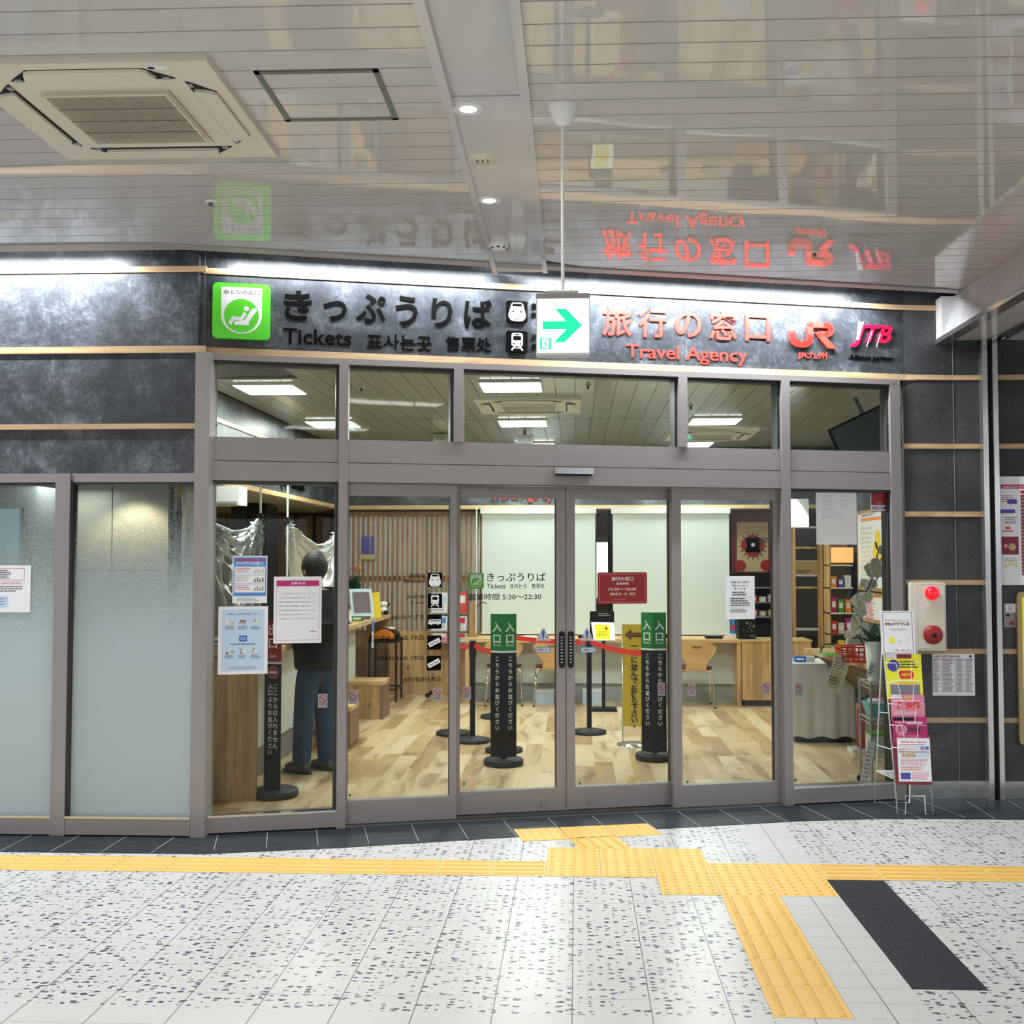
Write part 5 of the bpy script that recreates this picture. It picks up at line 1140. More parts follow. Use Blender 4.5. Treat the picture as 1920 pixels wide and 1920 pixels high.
# ---- slatted partition at the back left
r = thing('slatted_partition', 'tall partition of thin brown wooden slats before white panels', 'partition', (at(648, 1100, 13.95).x, 13.95, FZ)); X0 = r.location.x
XE = at(906, 1100, 13.95).x - X0; b = MB(); b.box(0, .05, .8, XE, .07, 2.32, 'white'); b.build('white_panels', r, label='pale panels behind the slats')
b = MB(); n = 28
for i in range(n): x = XE * (i + .5) / n; b.box(x - .012, -.01, .8, x + .012, .012, 2.27, 'brown_slat')
b.build('slats', r)
b = MB(); b.box(0, -.014, 2.26, XE, .04, 2.31, 'brown_wall'); b.box(0, .0, 1.44, XE, .045, 1.49, 'brown_wall'); b.build('rail', r)
b = MB(); b.box(.55, -.04, 0, XE, .05, .80, 'cedar'); b.box(0, .02, 0, .55, .05, .8, 'brown_wall'); b.build('lower_panel', r, label='pale cedar lower panel')
b = MB()
for x0_, x1_ in ((.20, .26), (.27, .30), (.32, .36)): b.box(x0_, -.016, 1.76, x1_, -.011, 1.99, 'purple')
b.box(.19, -.015, 1.70, .37, -.011, 1.76, 'tan'); b.build('pinned_poster', r, label='small purple poster strips')
# ---- black side table with orange bag
r = thing('side_table', 'slim black metal side table against the slatted partition', 'table', (-2.30, 13.35, FZ))
b = MB(); b.box(-.18, -.22, .70, .17, .22, .735, 'black'); b.build('table_top', r)
for x in (-.165, .155):
    for y in (-.205, .205): b = MB(); b.box(x - .012, y - .012, 0, x + .012, y + .012, .70, 'black'); b.build('leg', r)
b = MB(); b.box(-.165, -.21, .14, .155, -.198, .16, 'black'); b.box(-.165, .198, .14, .155, .21, .16, 'black'); b.box(.145, -.2, .14, .165, .2, .16, 'black'); b.build('stretcher', r)
r = thing('insulated_bag', 'black rounded bag with orange panel on the side table', 'bag', (-2.30, 13.3, FZ + .735)); b = MB()
arch = [(-.16, 0)] + [(-.16 + .32 * i / 12, .03 + .11 * math.sin(math.pi * (i * .9 + 1) / 13)) for i in range(13)] + [(.16, 0)]
b.prism(arch[::-1], -.1, .12, 'black'); b.build('shell', r); b = MB(); b.prism([(x * .82 - .005, z * .85 + .012) for x, z in arch][::-1], -.112, -.1, 'orange'); b.build('panel', r, label='orange front panel'); b = MB(); b.ball((.05, 0, .13), .06, 'cream', sq=(1.2, 1, .4)); b.build('flap', r)
r = thing('hanging_tag', 'blue and white paper tag hanging from the counter edge', 'tag', (-2.255, 12.15, 1.03)); b = MB(); b.box(0, 0, -.12, .025, .004, 0, 'blue_poster'); b.box(0, 0, -.30, .022, .004, -.12, 'paper'); b.build('strip', r)
# ---- wooden benches
def bench(lb, x0, y0, x1, y1, h):
    r = thing('wooden_bench', lb, 'bench', ((x0 + x1) / 2, (y0 + y1) / 2, FZ), group='block benches along the counter'); w = x1 - x0; d = y1 - y0
    b = MB(); b.box(-w / 2, -d / 2, h - .04, w / 2, d / 2, h, 'cedar_flat'); b.build('seat', r)
    b = MB(); b.box(-w / 2 + .005, -d / 2 + .005, 0, w / 2 - .035, d / 2 - .005, h - .04, 'cedar'); b.build('front_panel', r)
    b = MB(); b.box(w / 2 - .034, -d / 2 + .002, 0, w / 2, d / 2 - .002, h - .04, 'brown'); b.build('side_panel', r, label='darker side board')
q_ = fl(718, 1349, FZ); bench('farther wooden block bench with golden stripes against the counter', -2.45, q_.y, q_.x, q_.y + .42, .40)
q_ = fl(657, 1403, FZ); bench('nearer wooden block bench behind the legs of the person', -2.45, q_.y - .02, q_.x, q_.y + .40, .37)
# ---- belt barrier posts
def belt_post(lb, x, y):
    r = thing('belt_post', lb, 'barrier post', (x, y, FZ), group='black belt barrier posts')
    b = MB(); b.lathe([(.165, 0), (.168, .012), (.165, .030), (.06, .052), (.03, .058), (0, .058)], 'charcoal'); b.build('base', r)
    b = MB(); b.lathe([(.025, .05), (.025, .80)], 'black'); b.build('pole', r); b = MB(); b.lathe([(.030, .78), (.034, .80), (.034, .93), (.030, .94), (0, .94)], 'black', n=20); b.build('belt_head', r); return Vector((x, y, .90))
PP = {}
for k_, (px, py), lb in (('a', (840, 1377), 'black belt post half hidden by the left door mullion'), ('b', (886, 1391), 'black belt post left of the left green entrance sign'), ('c', (945, 1409), 'black belt post right behind the left green entrance sign'), ('d', (930, 1346), 'black belt post far behind the left green entrance sign'), ('e', (1105, 1375), 'black belt post right of the door meeting line')):
    q_ = fl(px, py, FZ); PP[k_] = belt_post(lb, q_.x + (.05 if k_ == 'a' else 0), q_.y)
def belt(lb, a, c, sagz=.03):
    d = c - a; L = d.length; u = d.normalized(); a2 = a + u * .034; c2 = c - u * .034; n = Vector((-u.y, u.x, 0)) * .002
    r = thing('barrier_belt', lb, 'belt', tuple(a2), group='red barrier belts'); b = MB(); N = 10
    pts = [(c2 - a2) * (i / N) - Vector((0, 0, sagz * 4 * (i / N) * (1 - i / N))) for i in range(N + 1)]
    for p, q in zip(pts, pts[1:]):
        b.hexa([p - n + Vector((0, 0, -.024)), q - n + Vector((0, 0, -.024)), q + n + Vector((0, 0, -.024)), p + n + Vector((0, 0, -.024)), p - n + Vector((0, 0, .024)), q - n + Vector((0, 0, .024)), q + n + Vector((0, 0, .024)), p + n + Vector((0, 0, .024))], 'red')
    b.build('webbing', r)
E2 = fl(1228, 1424, FZ)
belt('short red belt beside the left door mullion', PP['a'], PP['b']); belt('red belt running behind the left green entrance sign', PP['b'], PP['c'])
belt('long red belt across in front of the plywood chairs', PP['d'], PP['e']); belt('red belt sloping to the right green entrance sign', PP['e'], Vector((E2.x, E2.y, .90)))
# ---- entrance signs
def vchars(b, txt, xc, ztop, size, step, y, m, off=.012):
    for i, ch in enumerate(txt):
        vs, _ = text_geo(ch, 0.0, off, 0.0); ww = max(v.x for v in vs) - min(v.x for v in vs); hh_ = max(v.y for v in vs) - min(v.y for v in vs)
        zc = ztop - step * (i + .5); b.text(ch, xc - ww * size / 2, zc - hh_ * size / 2, xc + ww * size / 2, zc + hh_ * size / 2, y, m, 0, off)
def entrance(lb, x, y, hw, dep, rz, H=1.25):
    r = thing('entrance_sign', lb, 'sign', (x, y, FZ), rz, group='green topped entrance posts')
    b = MB(); b.lathe([(.16, 0), (.165, .01), (.165, .045), (.155, .055), (.05, .058), (0, .058)], 'charcoal', n=36); b.build('base', r); b = MB(); b.lathe([(.025, .05), (.025, .95), (0, .95)], 'black'); b.build('pole', r)
    L = math.hypot(hw, dep); ang = math.atan2(dep, hw)
    b1 = MB(); b2 = MB(); b3 = MB()
    for s_ in (-1, 1):
        T = Matrix.Translation((0, -.09, 0)) @ Matrix.Rotation(s_ * ang, 4, 'Z')
        for b in (b1, b2, b3): b.T = T
        xa, xb = (0, L) if s_ > 0 else (-L, 0)
        b1.box(xa, 0, .075, xb, .006, .93, 'black'); b2.box(xa, 0, .945, xb, .006, H, 'green_dark'); b2.box(xa, 0, .93, xb, .006, .945, 'white')
        xm = (xa + xb) / 2
        vchars(b3, '入口', xm, H - .06, .085, .098, -.0008, 'white', .02); b3.text('Entrance', xm - .034, .985, xm + .034, 1.002, -.0008, 'white', 0, .01)
        vchars(b3, 'こちらからお並びください', xm + .004, .905, .044, .0515, -.0008, 'white', .01)
    b1.build('black_panel', r); b2.build('green_panel', r, label='green head with white stripe'); b3.build('lettering', r)
q_ = fl(942, 1434, FZ); entrance('left one of two black posts with green entrance head', q_.x + .01, q_.y, .107, .05, .03)
entrance('right one of two black posts with green entrance head', E2.x, E2.y, .107, .05, -.22)
q_ = fl(516, 1493, FZ)
r = thing('exit_post', 'black post with red exit head and no entry mark at left pane', 'sign', (q_.x, q_.y, FZ), -.25)
b = MB(); b.lathe([(.16, 0), (.165, .01), (.165, .045), (.155, .055), (0, .058)], 'charcoal', n=36); b.build('base', r)
b = MB(); b.box(-.066, -.05, .05, .066, -.044, .95, 'black'); b.lathe([(.025, .05), (.025, .9)], 'black'); b.build('black_panel', r)
b = MB(); b.box(-.066, -.05, .965, .066, -.044, 1.26, 'dark_red'); b.box(-.066, -.05, .95, .066, -.044, .965, 'white'); b.build('red_panel', r, label='red head with white stripe')
b = MB(); vchars(b, '出口', 0, 1.245, .085, .098, -.0515, 'white', .02); b.text('Exit', -.026, .995, .026, 1.022, -.0515, 'white', 0, .01)
b.disc(.0, .89, .044, -.0508, -.05, 'grey_light', 24); b.disc(0, .89, .041, -.0512, -.0508, 'dark_red', 24); b.rect(-.030, .882, .030, .898, -.0516, 'white')
vchars(b, 'ここからは入れません', .024, .815, .042, .047, -.0515, 'white', .01); vchars(b, '入口よりお並びください', -.018, .815, .042, .047, -.0515, 'white', .01); b.build('lettering', r)
# ---- yellow queue sign
Y_ = 10.25; xa = at(1167, 1200, Y_).x; xb = at(1213, 1200, Y_).x; z1 = at(1180, 1172, Y_).z; z0 = at(1180, 1362, Y_).z
r = thing('queue_sign', 'tall yellow queue sign with brown arrow pointing left behind the right entrance post', 'sign', ((xa + xb) / 2, Y_, FZ)); hw = (xb - xa) / 2
b = MB(); b.box(-hw, -.006, z0, hw, .006, z1, 'yellow_sign'); b.build('board', r)
b = MB(); b.tube([(-hw, 0, .02), (-hw, 0, z1), (hw, 0, z1), (hw, 0, .02)], .006, 'steel'); b.tube([(-hw, 0, z0), (hw, 0, z0)], .005, 'steel'); b.build('frame', r)
b = MB(); b.lathe([(.17, 0), (.168, .008), (0, .012)], 'steel', n=36); b.build('base', r)
b = MB(); A = lambda x, z: (x * hw, z1 - z)
b.prism([A(-.82, .095), A(-.28, .045), A(-.28, .075), A(.8, .075), A(.8, .115), A(-.28, .115), A(-.28, .145)][::-1], -.0075, -.006, 'maroon_seat'); b.prism([A(-.68, .095), A(-.36, .065), A(-.36, .084), A(.7, .084), A(.7, .106), A(-.36, .106), A(-.36, .125)][::-1], -.0085, -.0075, 'brown'); b.build('arrow', r)
b = MB(); vchars(b, '一列に並んで', -.005, z1 - .165, .066, .064, -.0075, 'ink', .04); vchars(b, 'お待ち下さい。', -.005, z1 - .555, .066, .058, -.0075, 'ink', .04); b.build('lettering', r)
# ---- tablet stand
q_ = fl(1132, 1332, FZ)
r = thing('tablet_stand', 'black floor stand with tilted tablet showing a yellow notice', 'stand', (q_.x, q_.y, FZ)); b = MB(); b.hexa([(-.15, -.12, 0), (.15, -.12, 0), (.15, .12, 0), (-.15, .12, 0), (-.145, -.115, .03), (.145, -.115, .03), (.145, .115, .03), (-.145, .115, .03)], 'black'); b.build('base', r)
b = MB(); b.box(-.018, -.018, .03, .018, .018, .80, 'black'); b.build('pole', r)
zt_, zb__ = at(1130, 1147, q_.y).z, at(1130, 1203, q_.y).z
b = MB(); b.rrect(-.155, .0, .12, zt_ - zb__, .01, -.03, -.01, 'black'); [None for _ in ()]; o = b.build('tablet_housing', r); o.location = (0, 0, zb__)
b = MB(); b.prism([(-.11, .01), (.13, .01), (.115, .21), (-.14, .215)], -.036, -.03, 'tablet_white'); o = b.build('screen', r, label='lit white tablet screen'); o.location = (0, 0, zb__)
b = MB(); b.prism([(-.09, .02), (.075, .02), (.07, .185), (-.105, .19)], -.038, -.036, 'tablet_yellow'); b.prism([(.03 + .026 * (1 if i % 2 == 0 else .42) * math.sin(i * math.pi / 5), .145 + .026 * (1 if i % 2 == 0 else .42) * math.cos(i * math.pi / 5)) for i in range(10)][::-1], -.040, -.038, 'maroon'); b.dashes(-.07, .05, .05, .12, 4, -.0385, 'brown', 1, .3); b.dashes(-.06, .28, .09, .32, 2, -.031, 'grey', 1, .3)
o = b.build('notice_graphic', r, label='yellow notice with brown star'); o.location = (0, 0, zb__)
# ---- back counter, blinds, chairs
XA, XB = at(872, 1200, 13.0).x, at(1390, 1200, 13.0).x
r = thing('travel_counter', 'low pale wood counter with grey panels across the back', 'counter', (XA, 13.0, FZ)); w = XB - XA
b = MB(); b.box(0, 0, .725, w, .75, .765, 'cedar_flat'); b.build('worktop', r); b = MB(); b.box(.05, .27, .22, w - .05, .30, .72, 'grey_light'); b.build('front_panel', r)
b = MB(); b.box(.05, .30, 0, w - .05, .33, .22, 'grey'); b.build('kick_panel', r)
for x in (0, w - .05): b = MB(); b.box(x, .01, 0, x + .05, .74, .725, 'cedar'); b.build('end_panel', r)
TC = FZ + .765
for lb, px in (('pale block standing in for a bright gap under the counter behind the middle chair', 1022), ('pale block standing in for a bright gap under the counter near the tablet stand', 1110)): q_ = at(px, 1300, 13.15); box_thing('light_gap_block', lb, 'box', q_.x - .11, 13.05, FZ, q_.x + .11, 13.25, FZ + .15, 'pale_blue', lambda r, w, d, h: MB().box(-w * .51, -d * .51, h, w * .51, d * .51, h + .012, 'white').build('lid', r))  # bright gaps under the counter, their light put into pale blocks
for lb, a_, c_ in (('left one of two large white roller blinds over the back counter', 901, 1118), ('right one of two large white roller blinds over the back counter', 1146, 1369)):
    Yb_ = 13.62; xa = at(a_, 1000, Yb_).x; xb = at(c_, 1000, Yb_).x; zt_ = at(1000, 955, Yb_).z; zb__ = at(1000, 1189, Yb_).z
    r = thing('roller_blind', lb, 'blind', (xa, Yb_, zb__), group='white roller blinds'); b = MB(); b.box(0, -.035, zt_ - zb__ - .055, xb - xa, .035, zt_ - zb__ + .02, 'white'); b.build('headbox', r)
    b = MB(); b.box(.02, -.002, .012, xb - xa - .012, .002, zt_ - zb__ - .05, 'blind'); b.build('fabric', r); b = MB(); b.box(.015, -.008, 0, xb - xa - .008, .008, .018, 'white'); b.build('bottom_bar', r)
q_ = at(1131, 1069, 14.3); r = thing('far_window', 'bright narrow daylight window seen between the two blinds', 'window', (q_.x, 14.3, q_.z - .36)); b = MB(); b.box(-.085, 0, 0, .06, .01, .72, 'shop_white'); b.build('pane', r); b = MB(); b.box(-.11, -.02, -.4, -.085, .02, 1.2, 'grey'); b.box(.06, -.02, -.4, .10, .02, 1.2, 'black_matte'); b.box(-.11, -.02, .72, .1, .02, .80, 'grey_mid'); b.build('frame', r)
for lb, px, Yp in (('thin white pole left of the left roller blind', 893, 13.4),): q_ = at(px, 1100, Yp); r = thing('curtain_pole', lb, 'pole', (q_.x, Yp, TC)); b = MB(); b.tube([(0, 0, 0), (0, 0, 2.35 - TC)], .008, 'white_gloss'); b.build('rod', r); b = MB(); b.tube([(0, 0, .36), (.07, -.02, .42), (.13, -.02, .40)], .006, 'black'); b.build('hook', r)
q_ = at(886, 1150, 13.3); box_thing('wooden_post', 'short pale wooden post standing on the back counter end', 'post', q_.x - .035, 13.27, TC, q_.x + .035, 13.33, TC + .42, 'cedar', lambda r, w, d, h: MB().box(-w * .9, -d * .6, 0, w * .9, d * .6, .03, 'gold_frame').build('foot', r))
def chair(lb, x, y, rz, first=None):
    if first: return dup(first, (x, y, FZ), lb, rz)
    r = thing('plywood_chair', lb, 'chair', (x, y, FZ), rz, group='plywood chairs at the back counter')
    prof = [(-.115, .43), (.115, .43), (.115, .50), (.13, .545), (.20, .62), (.225, .68), (.215, .72), (.16, .745), (.08, .757), (0, .76), (-.08, .757), (-.16, .745), (-.215, .72), (-.225, .68), (-.20, .62), (-.13, .545), (-.115, .50)]
    def cy(x_, z_): return -.02 - .10 * (z_ - .43) / .33 + .25 * x_ * x_ + .02
    b = MB(); rows = 14; vs = []; fs_ = []
    def halfw(z):
        pts = [p for p in prof if p[0] >= 0]; pts = sorted(pts, key=lambda p: p[1])
        for p, q in zip(pts, pts[1:]):
            if p[1] <= z <= q[1] and q[1] > p[1]: return p[0] + (q[0] - p[0]) * (z - p[1]) / (q[1] - p[1])
        return 0.0
    zs = [.43 + .33 * (1 - (1 - i / rows) ** 1.4) for i in range(rows + 1)]; zs[-1] = .7599; NC = 14; hole = lambda x_, z_: (x_ / .055) ** 2 + ((z_ - .705) / .017) ** 2 < 1
    for sgn in (0, .012):
        for z in zs:
            hwz = max(halfw(z), .02)
            for i in range(NC + 1): x_ = -hwz + 2 * hwz * i / NC; vs.append((x_, cy(x_, z) + sgn, z))
    n1 = (rows + 1) * (NC + 1)
    for j in range(rows):
        for i in range(NC): k = j * (NC + 1) + i; fs_ += [(k, k + 1, k + NC + 2, k + NC + 1), (n1 + k + NC + 1, n1 + k + NC + 2, n1 + k + 1, n1 + k)]
        for i in (0, NC): k = j * (NC + 1) + i; fs_.append((k, k + NC + 1, n1 + k + NC + 1, n1 + k))
    k0 = rows * (NC + 1)
    for i in range(NC): fs_.append((k0 + i, k0 + i + 1, n1 + k0 + i + 1, n1 + k0 + i))
    b.add(vs, fs_, 'plywood', True)
    b.T = Matrix.Translation((0, cy(0, .705) - .0012, .705)); b.disc(0, 0, .055, -.001, .0, 'brown', 20, .016); b.T = Matrix.Identity(4); b.build('backrest', r)
    b = MB(); b.T = Matrix.Translation((0, .20, 0)) @ Matrix.Rotation(0, 4, 'Z')
    for zz, m, a_ in ((.425, 'plywood', .20), (.437, 'maroon_seat', .195)): b.prism([(a_ * math.cos(t) * 1.05, a_ * math.sin(t)) for t in [2 * math.pi * i / 28 for i in range(28)]], zz, zz + (.012 if m == 'plywood' else .025), m, 'z')
    b.build('seat', r)
    for sx_ in (-1, 1):
        for fy, ly in ((.06, -.01), (.34, .40)):
            b = MB(); b.tube([(sx_ * .10, (fy + .2) / 2 + 0 * ly, .415), (sx_ * .17, fy, .415), (sx_ * .195, fy, .395), (sx_ * .205, (fy + ly) / 2, .2), (sx_ * .215, ly, .012)], .0095, 'chrome', 10); b.tube([(sx_ * .215, ly, .0), (sx_ * .215, ly, .02)], .013, 'black', 8); b.build('leg', r)
    return r
q1 = fl(1040, 1328, FZ); c1 = at(1306, 1230, 12.68)
ch = chair('rightmost plywood chair, behind the right door mullion', c1.x, 12.74, 0)
chair('plywood chair partly behind the meeting sliding doors', at(1036, 1230, 12.75).x, 12.80, 0, ch); chair('plywood chair behind the left green entrance sign', at(944, 1230, 12.8).x, 12.84, .04, ch)
# small things on the back counter
for i, (px, wd, hh_, m, nm, lb) in enumerate(((995, .16, .02, 'paper', 'papers', 'white papers on the back counter under the left blind'), (1092, .10, .035, 'black', 'desk_organizer', 'black pen tray on the back counter beside the door line'), (1250, .10, .05, 'charcoal', 'telephone', 'dark telephone under the right blind near its middle'), (1338, .20, .03, 'black', 'keyboard', 'black keyboard under the right end of the right blind'))):
    q_ = at(px, 1190, 13.2); r = thing(nm, lb, nm.split('_')[0], (q_.x, 13.2, TC)); b = MB(); b.box(-wd / 2, -.07, 0, wd / 2, .07, hh_, m); b.build('body', r); b = MB(); b.box(-wd * .4, -.06, hh_, wd * .4, .05, hh_ + .006, 'grey_mid' if m != 'paper' else 'white'); b.build('top', r)
q_ = at(1370, 1180, 13.25); r = thing('leaflet_stand', 'small white and blue leaflet stand at the right end of the back counter', 'stand', (q_.x, 13.25, TC)); b = MB(); b.box(-.06, -.02, 0, .06, .06, .05, 'white'); b.build('base', r); b = MB(); b.box(0, 0, .05, .055, .01, .26, 'blue_poster'); b.rect(.01, .10, .045, .16, -.001, 'red'); b.build('leaflet', r)
# ---- wooden cabinet and dark shop front at the back right
xa = at(1391, 1250, 12.95).x; xb = at(1520, 1250, 12.95).x
r = thing('wooden_cabinet', 'knotty pale wood cabinet right of the back counter', 'cabinet', (xa + .01, 12.95, FZ)); w = xb - xa; b = MB(); b.box(0, 0, .07, w, .5, .745, 'cedar'); b.build('front', r); b = MB(); b.box(.02, .03, 0, w, .45, .07, 'dark_plinth'); b.build('plinth', r); b = MB(); b.box(-.01, -.01, .745, w + .01, .5, .765, 'cedar_flat'); b.build('top', r)
CBT = FZ + .765; q_ = at(1395, 1198, 13.1)
r = thing('display_box', 'black glossy display box with gold flecks on the cabinet', 'box', (q_.x, 13.15, CBT)); b = MB(); b.box(-.07, -.1, 0, .13, .1, .24, 'black'); b.build('case', r)
b = MB(); random.seed(5)
for i in range(16): b.box(*(lambda x, z: (x, -.103, z, x + .012, -.1, z + .012))(random.uniform(-.02, .11), random.uniform(.02, .2)), random.choice(['gold_frame', 'yellow', 'cream']))
b.build('gold_flecks', r)
xa = at(1374, 1000, 14.1).x; xb = at(1452, 1000, 14.1).x
r = thing('flower_poster', 'dark framed poster of red tropical flower with green fronds', 'poster', (xa, 14.1, at(1400, 1075, 14.1).z)); w = xb - xa; h = at(1400, 955, 14.1).z - r.location.z
b = MB(); b.box(-.02, 0, 0, w, .03, h, 'maroon_seat'); b.build('frame', r); b = MB(); b.box(.05, -.004, .02, w - .08, 0, h * .80, 'tan'); b.build('sheet', r)
b = MB(); cx = w * .48; cz = h * .42
for k in range(16):
    a_ = k * 2 * math.pi / 16; L = w * .38; ux, uz = math.cos(a_), math.sin(a_); b.prism([(cx + ux * L, cz + uz * L), (cx - uz * .02 + ux * L * .3, cz + ux * .02 + uz * L * .3), (cx, cz), (cx + uz * .02 + ux * L * .3, cz - ux * .02 + uz * L * .3)], -.007, -.004, 'leaf')
for dx, dz, rr_ in ((-.05, .02, .10), (.05, .02, .10), (0, .06, .09), (0, -.05, .09)): b.disc(cx + dx, cz + dz, rr_, -.009, -.007, 'dark_red', 18)
for dx in (-.16, .16): b.disc(cx + dx, cz - .24, .07, -.010, -.007, 'dark_red', 16)
b.disc(cx, cz + .02, .025, -.012, -.009, 'cream', 10); b.build('flower_print', r)
r = thing('goods_rack', 'dark rack of souvenirs below the flower poster', 'shelf', (xa, 13.75, FZ)); b = MB(); b.box(-.02, 0, 0, w, .3, .9, 'black'); b.box(-.02, .25, .9, w, .3, 1.5, 'black'); b.build('rack_frame', r)
for z in (.98, 1.16, 1.34): b = MB(); b.box(-.02, 0, z, w, .25, z + .012, 'grey_mid'); b.build('shelf_board', r)
random.seed(11)
gi = 0
for z in (.98, 1.16):
    for i in range(4):
        x = xa + .06 + i * .11; m = random.choice(['red', 'cream', 'gold_frame', 'pink', 'tan', 'grey_light']); gi += 1
        box_thing('souvenir_box', 'small %s souvenir box, %s from left on the %s shelf of the dark rack' % (m.replace('_', ' '), ['first', 'second', 'third', 'fourth'][i], 'lower' if z < 1 else 'upper'), 'box', x, 13.80, FZ + z + .012, x + .08, 13.88, FZ + z + .012 + random.uniform(.06, .11), m, lambda r, w, d, h: MB().box(-w * .3, -d * .52, h * .3, w * .3, -d * .5, h * .7, 'white').build('front_label', r), group='souvenir boxes on the dark rack')
# pale framed glazed screen with mirrored lettering
Ys = 13.0; X = lambda px: at(px, 1100, Ys).x; Z = lambda py: at(1530, py, Ys).z
xg = X(1470); r = thing('glazed_screen', 'pale wood framed dark glazed screen with reversed Tropical lettering', 'screen', (xg, Ys + .56, FZ))
b = MB()
for px0, px1 in ((1503, 1510), (1553, 1563)): b.box(X(px0) - xg, 0, 0, X(px1) - xg, .04, Z(985), 'cedar')
for py0, py1 in ((985, 989), (1025, 1029), (1052, 1054), (1080, 1083), (1103, 1107), (1184, 1189)): b.box(X(1505) - xg, .005, Z(py1), X(1556) - xg, .035, Z(py0), 'cedar' if py0 in (1025, 1103) else 'grey_light')
b.build('frame', r); b = MB(); b.box(0, .012, .78, X(1556) - xg, .02, Z(990), 'frame_dark'); b.build('dark_panels', r); b = MB(); b.box(X(1508) - xg, .004, Z(1080), X(1554) - xg, .012, Z(1054), 'gold_frame'); b.dashes(X(1513) - xg, Z(1078), X(1545) - xg, Z(1070), 2, .0035, 'ink', 1); b.build('olive_board', r, label='olive gold board')
b = MB(); b.text('Tropical Time', X(1440) - xg, Z(1024), X(1534) - xg, Z(1001), .002, 'ink', 0, .01, mirror=True); b.build('lettering', r, label='reversed dark lettering')
xg = X(1478); r = thing('light_box', 'bright white light box above the reversed lettering', 'light', (xg, Ys + .5, Z(985))); b = MB(); b.prism([(0, 0), (X(1535) - xg, 0), (X(1535) - xg, .12), (X(1522) - xg, .25), (X(1512) - xg, .33), (0, .33)], 0, .05, 'shop_white'); b.build('panel', r); b = MB(); b.box(-.01, .05, -.01, X(1535) - xg + .01, .07, .34, 'white'); b.build('back', r)
# shop shelves at far right back
xg = X(1565); r = thing('shop_shelf', 'lit shop shelf of colourful goods at the back right', 'shelf', (xg, 13.3, FZ)); w = X(1612) - xg
b = MB(); b.box(0, .28, 0, w, .3, 2.0, 'tan'); b.box(0, 0, 0, .02, .3, 2.0, 'cedar'); b.build('shelf_frame', r)
for z in (.55, .80, 1.05, 1.35, 1.62): b = MB(); b.box(0, 0, z, w, .28, z + .015, 'white' if z > .8 else 'brown'); b.build('shelf_board', r)
b = MB(); b.box(.03, -.02, 1.66, w, .0, 1.84, 'warm_shop'); b.build('lit_header', r, label='glowing orange header')
random.seed(21)
for j, z in enumerate((.55, .80, 1.05, 1.35)):
    for i in range(3):
        x = xg + .03 + i * .085; m = ['pink', 'green_film', 'yellow', 'orange', 'red', 'purple', 'cream', 'white', 'magenta'][(i * 2 + j * 4) % 9]
        box_thing('snack_packet', '%s packet, %s from left on the %s shelf of the lit shop shelf' % (m.replace('_', ' ').replace('green film', 'green'), ['first', 'second', 'third'][i], ['lowest', 'second lowest', 'second highest', 'highest'][j]), 'packet', x, 13.33, FZ + z + .015, x + .07, 13.41, FZ + z + .015 + random.uniform(.11, .2), m, lambda r, w, d, h: MB().box(-w * .3, -d * .52, h * .35, w * .3, -d * .5, h * .75, 'white').build('front_label', r), group='packets on the lit shop shelf')
# posters on the right inner wall
for lb, px0, px1, py0, py1, m in (('tall yellow and white framed poster on the right inner wall', 1612, 1668, 955, 1108, 'paper'), ('small white notice below the framed poster on the right inner wall', 1620, 1662, 1112, 1168, 'white')):
    Ya = 3.33 / math.tan(0) if False else None
    def yat(px):                              # where the wall x=3.34 is met
        d = ray(px, 1050); return 3.34 / d.x * d.y
    ya, yb = yat(px1), yat(px0); ym = (ya + yb) / 2; z1 = at(1640, py0, ym).z; z0 = at(1640, py1, ym).z
    r = thing('wall_poster', lb, 'poster', (3.345, ym, z0)); hw = (yb - ya) / 2; b = MB(); b.box(-.03, -hw, 0, 0, hw, z1 - z0, 'cedar'); b.build('frame', r); b = MB(); b.box(-.034, -hw + .05, .04, -.03, hw - .05, z1 - z0 - .04, m); b.build('sheet', r)
    b = MB(); b.T = Matrix.Translation((-.035, 0, 0)) @ Matrix.Rotation(-math.pi / 2, 4, 'Z'); hh_ = z1 - z0
    b.rect(-hw * .7, hh_ * .86, hw * .7, hh_ * .90, 0, 'orange'); b.dashes(-hw * .7, hh_ * .1, hw * .2, hh_ * .8, 12, 0, 'cream' if m == 'paper' else 'ink_red', 1, .5)
    if m == 'paper':
        for a_, c_ in ((.45, .62), (.3, .48), (.5, .35)): b.disc(hw * a_, hh_ * c_, .11, -.003, 0, 'yellow', 18)
        b.text('AMENITY', -hw * .7, hh_ * .92, hw * .3, hh_ * .95, 0, 'ink', 0)
    b.build('print', r)
# white clothed table
q0 = fl(1486, 1398, FZ); ya = 10.42; xa = at(1484, 1300, ya).x; xb = at(1604, 1300, ya).x
r = thing('clothed_table', 'table draped in a white floor length cloth behind the far right pane', 'table', ((xa + xb) / 2, ya + .3, FZ)); hw = (xb - xa) / 2; H = .73
b = MB(); NU = 96; vs = []; fs_ = []; per = []
for i in range(NU):
    t = i / NU * 4; s_ = int(t); f = t - s_; c4 = [(-hw, -.3), (hw, -.3), (hw, .3), (-hw, .3)]; p, q = c4[s_], c4[(s_ + 1) % 4]; per.append((p[0] + (q[0] - p[0]) * f, p[1] + (q[1] - p[1]) * f))
NZ = 8
for j in range(NZ + 1):
    v = j / NZ
    for i, (x, y) in enumerate(per):
        k = 1 + (.015 + .03 * math.sin(i * .52) + .018 * math.sin(i * 1.3)) * v; vs.append((x * k, y * k, H - (H - .05 - .012 * math.sin(i * .7)) * v))
